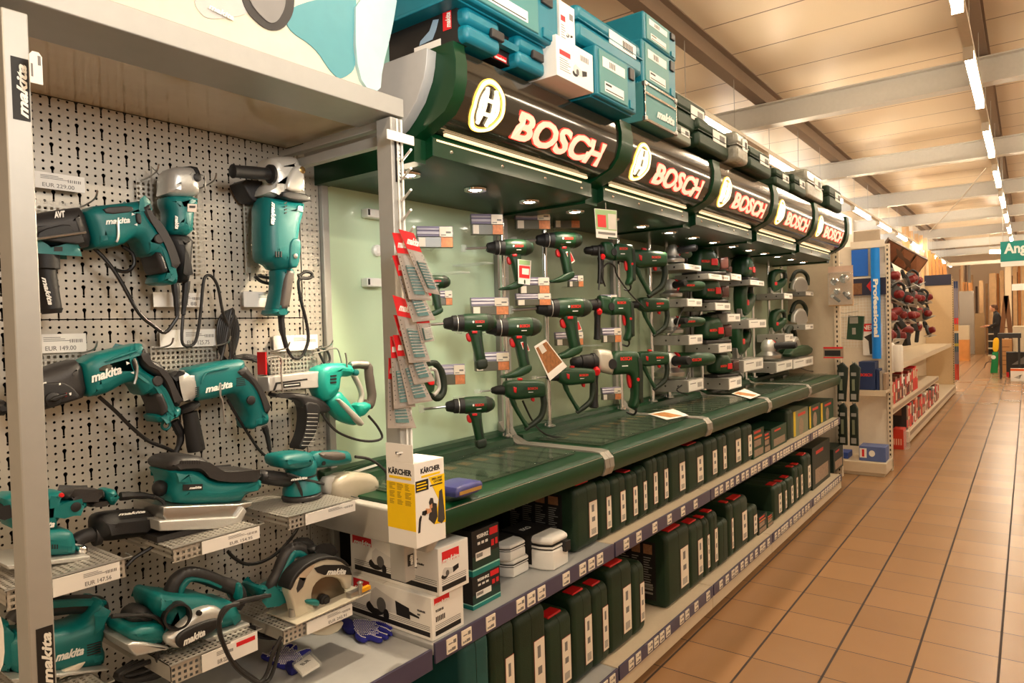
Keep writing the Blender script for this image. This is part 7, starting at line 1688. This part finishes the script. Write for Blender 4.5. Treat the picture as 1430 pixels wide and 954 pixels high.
# gondola running away
t = thing('gondola', 'long cream gondola with red power tools beyond the white shelf end', 'shelf', (-1.35, 11, 0))
MB().box((-1.62, GY+.06, .0), (-1.59, 15.4, 2.1)).build('back_panel', CREAMW, t)
MB().box((-1.59, 9.0, .03), (-1.11, 15.4, .16)).build('base_deck', CREAMW, t, bevel=.004)
MB().box((-1.59, GY+.06, .50), (-1.14, 12.6, .53)).box((-1.144, GY+.06, .47), (-1.136, 12.6, .535)).build('lower_shelf', CREAMW, t)
MB().box((-1.59, GY+.06, .92), (-1.16, 15.2, .95)).box((-1.164, GY+.06, .89), (-1.156, 15.2, .955)).build('upper_shelf', CREAMW, t)
MB().box((-1.136, GY+.2, .487), (-1.134, 12.5, .523)).build('tag_strip', mat('tan_grey_card', (150, 130, 110), .5, var=.5, vs=14), t)
MB().box((-1.11, 9.1, .10), (-1.108, 15.2, .145)).build('tag_strip', mat('tan_grey_card', (0, 0, 0)), t)
MB().box((-1.60, 15.4, 0), (-1.13, 15.43, 2.2)).build('end_board', slotted('slotted_tan_board', .21, (216, 190, 150)), t)
MB().box((-1.60, 15.38, 2.06), (-1.16, 15.40, 2.26)).build('navy_board', NAVYD, t)
rg = random.Random(11)
cols = [mat('dark_red_box', (150, 34, 26), .5), REDC, WHITE, mat('cream_box', (214, 190, 160), .5), mat('black_box', (40, 36, 34), .5), mat('orange_red_card', (0, 0, 0)), mat('brown_box', (120, 80, 60), .5)]
cn = ['dark red', 'red', 'white', 'cream', 'black', 'orange red', 'brown']
for lvl, z, y1, hs, xf in (('base deck', .161, 15.0, (.22, .30), -1.14), ('lower shelf', .531, 12.4, (.24, .32), -1.18)):
    y = GY+.12 if lvl == 'lower shelf' else 9.05; k = 0
    while y < y1 and k < 22:
        w = rg.uniform(.09, .16)*(1+(y-8)*.12); ci = rg.randrange(len(cols)); h = rg.uniform(*hs)
        t = thing('product_box', '%s product box, number %d from the near end on the gondola %s' % (cn[ci], k+1, lvl), 'box', (xf-.12, y+w/2, z), 'product boxes on the red tool gondola')
        MB().box((xf-.30, y, z), (xf, y+w*.9, z+h)).build('carton', cols[ci], t, bevel=.003)
        MB().box((xf, y+w*.1, z+h*.55), (xf+.001, y+w*.8, z+h*.9)).box((xf-.25, y-.001, z+h*.6), (xf-.05, y, z+h*.9)).build('print', cols[(ci+2) % len(cols)], t)
        MB().box((xf, y+w*.15, z+h*.1), (xf+.001, y+w*.7, z+h*.4)).build('picture', cols[(ci+4) % len(cols)], t)
        y += w; k += 1
# red tools hung and standing
def red_tool():
    t = thing('red_power_tool', 'x', 'power tool', (0, 0, 0))
    MB().lathe((0, -.12, 0), YV, [(0, .02), (.05, .04), (.06, .05), (.2, .052), (.25, .035)], 14).build('motor_housing', mat('dark_red_plastic', (120, 18, 18), .45), t)
    MB().prof([(0, -.03), (.07, -.03), (.10, -.20), (.03, -.21)], -.025, .025, .012).build('handle', BLACK, t)
    MB().cyl((0, -.12, 0), (0, -.22, 0), .012, n=8).build('chuck', STEEL, t)
    return t
def red_saw():
    t = thing('red_circular_saw', 'x', 'power tool', (0, 0, 0))
    MB().lathe((0, 0, 0), XV, [(0, .10), (.03, .10), (.04, .08)], 20).build('blade_guard', CHAR, t)
    MB().lathe((.03, 0, 0), XV, [(0, .055), (.07, .05), (.09, .03)], 16).build('motor_housing', mat('dark_red_plastic', (0, 0, 0)), t)
    MB().tube([(0, -.08, .06), (0, -.04, .15), (0, .06, .15), (0, .10, .05)], .018, n=10).build('loop_handle', BLACK, t)
    MB().box((-.04, -.14, -.09), (.08, .14, -.084)).build('base_plate', STEEL, t)
    return t
rt_, rs_ = red_tool(), red_saw(); fr = {0: True, 1: True}; k = 0
for zi, z in enumerate((1.27, 1.50, 1.73, 1.95)):
    y = 8.0+.25*(zi % 2)
    while y < 12.8:
        ki = rg.randrange(2); k += 1
        place((rt_, rs_)[ki], (-1.38+.06*ki+rg.uniform(-.04, .05), y, z+rg.uniform(-.03, .05)), '%s, place %d from the near end, row %d from below' % (('dark red drill', 'dark red circular saw')[ki], int((y-7.6)/.45)+1, zi+1), 'red tools on the gondola wall', scale=(1.08, .95)[ki], rot=(rg.uniform(-.7, .5), rg.uniform(-.3, .3), rg.uniform(-1.0, .3)), first=fr[ki])
        fr[ki] = False; y += .45+.03*ki
t = thing('tool_bracket_shelf', 'cream box bracket hanging at the near top of the red tool gondola', 'bracket', (-1.16, 8.0, 1.35))
MB().box((-1.20, 7.62, 1.32), (-1.12, 7.78, 1.72)).build('bracket_body', mat('peach_cream', (222, 186, 156), .5), t, bevel=.004); MB().box((-1.12, 7.66, 1.38), (-1.118, 7.70, 1.46)).build('dark_slot', CHAR, t)
t = thing('paper_towel_pack', 'white rolled pack on the edge of the white shelf end', 'pack', (-1.08, GY+.1, .98))
MB().lathe((-1.10, GY+.12, .955), ZV, [(0, .05), (.02, .058), (.26, .058), (.28, .045)], 18).lathe((-1.02, GY+.12, .955), ZV, [(0, .04), (.02, .048), (.24, .048), (.26, .04)], 18).build('rolls', WHITE, t)
# slanted picture board over the gondola
t = thing('slanted_board', 'slanted brown board with three framed pictures above the red tools', 'board', (-1.4, 10, 2.2))
A_, B_, C_, D_ = Vector((-1.42, 8.3, 2.62)), Vector((-1.42, 12.2, 2.62)), Vector((-1.12, 12.2, 2.16)), Vector((-1.12, 8.3, 2.16))
A_ = at(1240, 331, X=-1.35); B_ = at(1295, 361, X=-1.15); C_ = at(1278, 384, X=-1.30); D_ = at(1225, 354, X=-1.55)
n_ = (B_-A_).cross(D_-A_).normalized()
def slab(mb, q, th=.02): mb.loft([[v-n_*th for v in q], [v for v in q]]); return mb
slab(MB(), [A_, B_, C_, D_], .03).build('board', mat('dark_brown_board', (96, 74, 58), .5), t)
def bl_(u, v_): return (A_*(1-u)+B_*u)*(1-v_)+(D_*(1-u)+C_*u)*v_
for k in range(3):
    m = MB(); sg = 1 if n_.dot(Vector((0, 0, 1.5))-A_) > 0 else -1
    q = [bl_(.03+.33*k, .06)+n_*.004, bl_(.31+.33*k, .06)+n_*.004, bl_(.31+.33*k, .94)+n_*.004, bl_(.03+.33*k, .94)+n_*.004]
    slab(m, q, .003); q2 = [v-n_*.034 for v in q]; slab(m, q2, .003)
    m.build('framed_picture', mat('brown_wood_print', (150, 96, 64), .4, var=.35, vs=12), t)
tag(MB().box((-1.40, 7.60, 2.2), (-1.16, 7.64, 2.36)).build('grey_header_plate', mat('grey_plate', (170, 156, 138), .5), bevel=.01), 'grey plate standing on the white shelf end behind the blue column', 'plate')
# coloured strips hung on the end board
for k in range(4):
    x = -1.12+.035*(k % 2); z0, z1 = ((1.18, 2.12), (.25, 1.14))[k//2]
    t = thing('hanging_strip', '%s, %s of the pair on the tan end board' % (('striped blister strip at the top', 'grey and red strip below')[k//2], ('left', 'right')[k % 2]), 'strip', (x, 15.36, z0), 'hanging strips')
    MB().box((x, 15.35, z0), (x+.032, 15.37, z1)).build('strip_card', mat('grey_lilac_card', (126, 120, 136), .5), t)
    h = z1-z0
    for q, mm in enumerate(((NAVY, REDC, mat('yellow_orange_card', (214, 150, 60), .5)) if k < 2 else (mat('blue_grey_card', (66, 92, 110), .5), mat('yellow_card2', (190, 170, 60), .5), mat('orange_red_card', (0, 0, 0))))):
        a, b = ((.86, 1.0), (.14, .26), (.0, .13))[q] if k < 2 else ((.6, 1.0), (.72, .78), (.0, .34))[q]
        MB().box((x+.001, 15.348-.001*q, z0+h*a), (x+.031, 15.35, z0+h*b)).build(('top_print', 'middle_print', 'bottom_print')[q], mm, t)

# ---------------- far timber department
def plank(px0, px1, yt, Y, m, label, zb=.001, lean=0., th=.05):
    a = at(px0, yt, Y=Y); b = at(px1, yt, Y=Y)
    t = MB().prof([(a.x, zb), (b.x, zb), (b.x+lean, a.z), (a.x+lean, a.z)], Y, Y+th, plane='xz').build('timber_board', m, bevel=.004)
    return tag(t, label, 'board', 'boards in the timber department')
TB = [(1339, 1360, 407, 30.5, WOODG, 'wide grey chipboard sheet standing left in the timber department'), (1361, 1375, 438, 30.0, mat('green_brown_timber', (150, 120, 80), .6), 'short green and red-brown board bundle beside the grey sheet'),
      (1367, 1373, 392, 31, WOODL, 'pale plank behind the short green-brown bundle'), (1381, 1391, 382, 31.5, WOODL, 'tall pale board behind the person'), (1391.5, 1395, 382, 31.8, WOODO, 'narrow darker plank right of the tall pale board behind the person'),
      (1396, 1402, 378, 31.5, WOODL, 'pale plank just left of the tall white post board'), (1403, 1412, 366, 31, mat('whitish_timber', (226, 204, 170), .5), 'tallest whitish board under the hanging sign'),
      (1414, 1420, 372, 31.5, WOODL, 'pale board right of the tallest whitish board'), (1421, 1425, 372, 31.8, WOODO, 'thin orange board near the right picture edge'), (1426, 1434, 372, 31.5, WOODL, 'pale board cut by the right picture edge'),
      (1341, 1345, 368, 31.5, WOODL, 'upper plank above the grey sheet, left'), (1347, 1350, 368, 31.5, mat('dark_timber', (90, 66, 46), .6), 'dark thin plank above the grey sheet'), (1351, 1355, 370, 31.6, WOODG, 'greyish plank above the grey sheet, right'),
      (1344, 1347.5, 394, 31.2, WOODO, 'short orange plank above the grey sheet, first'), (1348, 1351, 394, 31.1, WOODO, 'short orange plank above the grey sheet, second'), (1352, 1358, 395, 31.0, WOODO, 'short orange plank above the grey sheet, third')]
TB += [(1376, 1379.5, 396, 32.2, WOODL, 'slim pale plank between the short bundle and the tall pale board'), (1362, 1365, 400, 32.3, mat('dark_timber', (0, 0, 0)), 'dark slim plank over the short bundle'), (1413, 1414.2, 385, 32.0, mat('dark_timber', (0, 0, 0)), 'dark slim plank beside the tallest whitish board'),
       (1340, 1343.5, 376, 32.6, WOODO, 'orange upper plank furthest left above the grey sheet'), (1356, 1359, 384, 32.6, WOODL, 'pale upper plank furthest right above the grey sheet'), (1395.5, 1397, 388, 32.6, mat('dark_timber', (0, 0, 0)), 'dark slim plank right behind the ladder top'), (1420.2, 1421, 380, 32.4, mat('dark_timber', (0, 0, 0)), 'dark gap plank near the right picture edge')]
for a, b, c, Y, m, lab in TB: plank(a, b, c, Y, m, lab)
LB = [(1266, 1276, 310, 20.5, WOODL), (1277, 1282, 322, 20.4, WOODL), (1284, 1290, 326, 20.5, mat('whitish_timber', (0, 0, 0))), (1291, 1296, 328, 20.4, WOODL), (1297, 1302, 332, 20.5, mat('whitish_timber', (0, 0, 0))), (1303, 1307, 350, 20.3, WOODO), (1308, 1313, 354, 20.3, WOODO), (1314, 1318, 358, 20.3, WOODO), (1319, 1323, 362, 20.3, WOODO), (1324, 1329, 368, 20.3, WOODO)]
for k, (a, b, c, Y, m) in enumerate(LB): plank(a, b, c, Y, m, 'leaning timber plank behind the red tool gondola, %s from the left' % ordn[k], lean=-.12)
p = at(1344, 488, Z=0)
t = thing('board_stack', 'low stack of light panels beside the end board strips', 'stack', (p.x, 27, 0))
a, b = at(1338, 455, Y=26), at(1353, 488, Y=26)
MB().box((a.x, 26, .001), (b.x, 26.6, a.z*.6)).build('lower_panels', WOODO, t); MB().box((a.x-.1, 26, a.z*.6), (b.x, 26.6, a.z)).build('upper_sheets', mat('pale_sheets', (200, 186, 160), .6), t)
a, b = at(1411, 372, Y=30), at(1432, 381, Y=30)
tag(MB().box((at(1413, 397, Y=30).x, 29.9, at(1413, 406, Y=30).z), (b.x+.2, 29.95, at(1413, 397, Y=30).z)).build('rack_sign', WHITE), 'blank cream sign board across the far right planks', 'sign')
# shelves behind the person
t = thing('small_rack', 'low rack with dark shelves just behind the person', 'rack', (-.9, 29, 0))
a, b = at(1379, 455, Y=29), at(1402, 480, Y=29)
m = MB()
for k in range(5): m.box((a.x, 29, .25*k), (b.x, 29.5, .25*k+.03))
m.build('shelf_boards', mat('pale_sheets', (0, 0, 0)), t); MB().box((a.x, 29.5, 0), (b.x, 29.53, 1.1)).build('back_board', CHAR, t)
# ladder
t = thing('wooden_ladder', 'brown wooden folding ladder standing open in front of the person', 'ladder', (at(1404, 413, Y=24).x, 24, 0))
tp_ = at(1405, 413, Y=24); fa, fb = at(1398, 470, Y=24), at(1412, 470, Y=24)
LW = mat('brown_ladder_wood', (110, 70, 34), .55)
dz = tp_.z
for nm, xx in (('rail', fa.x-.08), ('rail', fb.x+.06)): MB().prof([(xx-.05, 0), (xx+.05, 0), (tp_.x+.06, dz), (tp_.x-.06, dz)], 24, 24.06, plane='xz').build('side_rail', LW, t)
m = MB()
for k in range(6):
    z = .25+.27*k; f = z/dz; m.box((fa.x*(1-f)+tp_.x*f-.02, 24.01, z), (fb.x*(1-f)+tp_.x*f+.02, 24.05, z+.03))
m.build('rungs', LW, t)
# right hand boxes and counter
def fbox(label, x0, x1, yt, yb, m, name='floor_box', dep=.4, art=None, cat='box', zb=0.001):
    p = at((x0+x1)/2, yb, Z=0); Y = p.y; a, b = at(x0, yt, Y=Y), at(x1, yt, Y=Y); z = (a.z+b.z)/2
    t = thing(name, label, cat, ((a.x+b.x)/2, Y+dep/2, zb)); MB().box((a.x, Y, zb), (b.x, Y+dep, z)).build('carton', m, t, bevel=.004)
    return t, a.x, b.x, Y, z
CARD = mat('brown_cardboard', (176, 128, 78), .7, var=.1)
t, a, b, Y, z = fbox('brown cardboard box standing beside the yellow and green pack', 1396, 1413, 474, 521, CARD)
m = MB()
for k in range(5): m.box((a+.05, Y-.002, .2+.11*k), (b-.05, Y, .215+.11*k))
m.build('print', mat('dark_brown_print', (110, 74, 40), .6), t)
t, a, b, Y, z = fbox('black boxed appliance with grey picture at the right picture edge', 1405, 1440, 492, 527, mat('black_box', (0, 0, 0)), dep=.35)
MB().prof([(a+.1, z*.5), (a+.35, z*.85), (b, z*.9), (b, z*.55)], Y-.002, Y, plane='xz').build('picture', mat('grey_print', (120, 116, 112), .5), t)
MB().box((a, Y-.004, 0.001), (a+.05, Y-.002, z*.2)).build('red_corner', REDC, t)
t, a, b, Y, z = fbox('white and orange carton in front of the black box at the right edge', 1411, 1440, 515, 533, WHITE, dep=.15)
MB().box((a, Y-.002, z*.82), (b, Y, z)).build('orange_band', mat('orange_band', (226, 96, 30), .5), t); MB().prof([(a+.06, z*.3), (a+.2, z*.55), (b-.2, z*.5), (b-.2, z*.2)], Y-.002, Y, plane='xz').build('picture', GREYP, t)
p = at(1388, 521, Z=0); Y = p.y; a, b = at(1382.5, 500, Y=Y), at(1393, 500, Y=Y); zt_ = at(1388, 472, Y=Y).z
t = thing('shaped_pack', 'green and yellow standing pack with rounded yellow top on the aisle floor', 'pack', ((a.x+b.x)/2, Y, 0))
MB().prof([(a.x, .001), (b.x, .001), (b.x+.02, zt_*.6), (a.x+.05, zt_*.6)], Y, Y+.18, .01, plane='xz').build('green_body', mat('emerald_card', (0, 130, 70), .5), t)
MB().prof(chaikin([(a.x+.05, zt_*.6), (b.x+.02, zt_*.6), (b.x+.04, zt_), (a.x+.07, zt_)], 2), Y, Y+.18, .01, plane='xz').build('yellow_top', mat('yellow_pack_card', (240, 190, 20), .5), t)
MB().prof([(a.x+.07+.05*math.cos(q), zt_*.45+.05*math.sin(q)) for q in [2*math.pi*k/14 for k in range(14)]], Y-.003, Y, plane='xz').build('round_mark', WHITE, t)
MB().tube([(a.x+.03, Y, .28), (a.x-.08, Y, .25), (a.x-.12, Y, .12)], .008).build('strap', BLACK, t)
t = thing('sales_counter', 'white counter end with dark bench top at the right picture edge', 'counter', (.2, 21, 0))
a, b = at(1414, 456, Y=21), at(1445, 470, Y=21)
MB().box((a.x, 21, 0), (b.x+.6, 22, a.z)).build('counter_body', mat('pale_sheets', (0, 0, 0)), t, bevel=.01)
a, b = at(1393, 466, Y=19), at(1426, 472, Y=19)
t = thing('dark_bench', 'dark bench top standing between the ladder and the brown box', 'bench', (a.x, 19, 0))
MB().box((a.x, 19, b.z), (b.x, 19.5, a.z)).build('bench_top', CHAR, t)
for x in (a.x+.03, b.x-.06):
    for y in (19.03, 19.43): MB().box((x, y, 0), (x+.04, y+.04, b.z)).build('leg', CHAR, t)
# hanging department sign
a, b = at(1397, 338, Y=12), at(1397, 366, Y=12); x1 = .12
t = thing('department_sign', 'teal hanging department sign with white lettering and a white lower strip', 'sign', (a.x, 12, b.z))
MB().box((a.x, 12, b.z), (x1, 12.03, a.z)).build('teal_board', mat('teal_sign', (0, 128, 120), .5), t)
MB().box((a.x, 12, b.z-.07), (x1, 12.03, b.z)).build('white_strip', WHITE, t)
MB().text('Angel', (a.x+.04, 11.998, (a.z+b.z)/2-.075), XV, ZV, h=.19, w=.36, bold=.035, depth=.003).build('lettering', LOGOW, t, smooth=False)
MB().cyl((a.x+.03, 12.01, a.z), (a.x+.03, 12.01, 4.05), .003, n=6).cyl((x1-.03, 12.01, a.z), (x1-.03, 12.01, 4.05), .003, n=6).build('suspension_wire', STEEL, t)
for k, (x0, x1_, y, Y) in enumerate(((1382, 1400, 352, 24), (1310, 1400, 371, 26))):
    a, b = at(x0, y, Y=Y), at(x1_, y, Y=Y)
    if k == 0:
        t = thing('cross_lamp', 'short lit lamp running crosswise beside the hanging sign', 'lamp', (a.x, Y, a.z)); MB().cyl(a, b, .05, n=10).build('tube', TUBE, t)
        MB().box((a.x, Y-.04, a.z+.05), (b.x, Y+.04, a.z+.12)).cyl(a+ZV*.1, (a.x, Y, 4.05), .008, n=6).cyl(b+ZV*.1, (b.x, Y, 4.05), .008, n=6).build('housing', CREAM, t)
    else: tag(MB().box((a.x, Y, a.z-.04), (b.x+1, Y+.1, a.z+.06)).build('rack_crossbar', CREAM), 'pale steel crossbar high across the far timber racks', 'bar')

# ---------------- the person
def skin(name, pts, edges, radii, m, parent, sub=2):
    me = bpy.data.meshes.new(name); o3 = ORIG[parent.name]
    me.from_pydata([tuple(Vector(p)) for p in pts], edges, []); o = bpy.data.objects.new(name, me); COL.objects.link(o); o.parent = parent
    sk = o.modifiers.new('skin', 'SKIN'); sk.use_smooth_shade = True
    for i, r in enumerate(radii):
        v = me.skin_vertices[0].data[i]; v.radius = r if isinstance(r, tuple) else (r, r); v.use_root = (i == 0)
    s = o.modifiers.new('sub', 'SUBSURF'); s.levels = s.render_levels = sub
    me.materials.append(m); return o
pp0 = at(1393, 497, Y=27.0)
t = thing('person', 'person in black clothes with short brown hair, looking down with hands forward, facing left', 'person', (pp0.x, 27.0, 0))
SKINM = mat('skin', (196, 140, 108), .55); CLO = mat('black_cotton', (34, 30, 30), .85); HAIR = mat('brown_hair', (92, 60, 38), .8); TRS = mat('dark_trousers', (38, 36, 40), .85)
# local frame: faces -X
body = skin('body', [(0, 0, .98), (.01, 0, 1.20), (.0, 0, 1.42), (-.03, 0, 1.50), (-.07, 0, 1.58),
                     (.0, -.19, 1.42), (.02, -.24, 1.16), (-.20, -.20, 1.06), (-.30, -.17, 1.07),
                     (.0, .19, 1.42), (.02, .24, 1.16), (-.20, .20, 1.06), (-.30, .17, 1.07),
                     (0, -.10, .90), (-.02, -.11, .50), (.02, -.11, .09), (0, .10, .90), (-.03, .11, .50), (.02, .11, .09)],
            [(0, 1), (1, 2), (2, 3), (3, 4), (2, 5), (5, 6), (6, 7), (7, 8), (2, 9), (9, 10), (10, 11), (11, 12), (0, 13), (13, 14), (14, 15), (0, 16), (16, 17), (17, 18)],
            [(.13, .17), (.12, .16), (.13, .18), .065, .055, .075, .055, .042, .035, .075, .055, .042, .035, .10, .07, .05, .10, .07, .05], CLO, t)
head = MB().lathe((-.085, 0, 1.545), Vector((-.12, 0, 1)), [(0, .045), (.03, .072), (.08, .088), (.13, .092), (.17, .082), (.20, .055), (.215, .02)], 20)
head.lathe((-.17, 0, 1.63), (-1, 0, -.4), [(0, .02), (.03, .008)], 8).lathe((-.10, -.09, 1.64), (0, -1, 0), [(0, .022), (.012, .018)], 10).lathe((-.10, .09, 1.64), (0, 1, 0), [(0, .022), (.012, .018)], 10)
def loc(mb): mb.v = [(v[0]+pp0.x, v[1]+27.0, v[2]) for v in mb.v]; return mb
loc(head).build('head', SKINM, t)
loc(MB().lathe((-.075, 0, 1.66), Vector((.0, 0, 1)), [(0, .096), (.04, .100), (.08, .090), (.105, .055), (.112, .02)], 20).lathe((-.05, 0, 1.60), (.2, 0, 1), [(0, .07), (.06, .088)], 16)).build('hair', HAIR, t)
for s in (-1, 1):
    loc(MB().box((-.168, s*.032-.010, 1.652), (-.160, s*.032+.010, 1.660))).build('eye', INK, t)
    skin('hand', [(-.32, s*.17, 1.07), (-.37, s*.165, 1.07), (-.41, s*.14, 1.065), (-.44, s*.135, 1.05), (-.42, s*.155, 1.065), (-.455, s*.155, 1.05), (-.42, s*.175, 1.065), (-.45, s*.178, 1.05), (-.41, s*.19, 1.06), (-.43, s*.195, 1.05), (-.35, s*.12, 1.07), (-.38, s*.10, 1.06)],
         [(0, 1), (1, 2), (2, 3), (1, 4), (4, 5), (1, 6), (6, 7), (1, 8), (8, 9), (0, 10), (10, 11)], [.03, .035, .011, .009, .011, .009, .011, .009, .010, .008, .013, .010], SKINM, t, 1)
    skin('forearm', [(-.14, s*.208, 1.08), (-.30, s*.175, 1.075), (-.33, s*.17, 1.07)], [(0, 1), (1, 2)], [.048, .038, .032], SKINM, t, 1)
    skin('shoe', [(.04, s*.11, .045), (-.06, s*.11, .04), (-.17, s*.12, .035)], [(0, 1), (1, 2)], [.045, .045, .035], INK, t, 1)
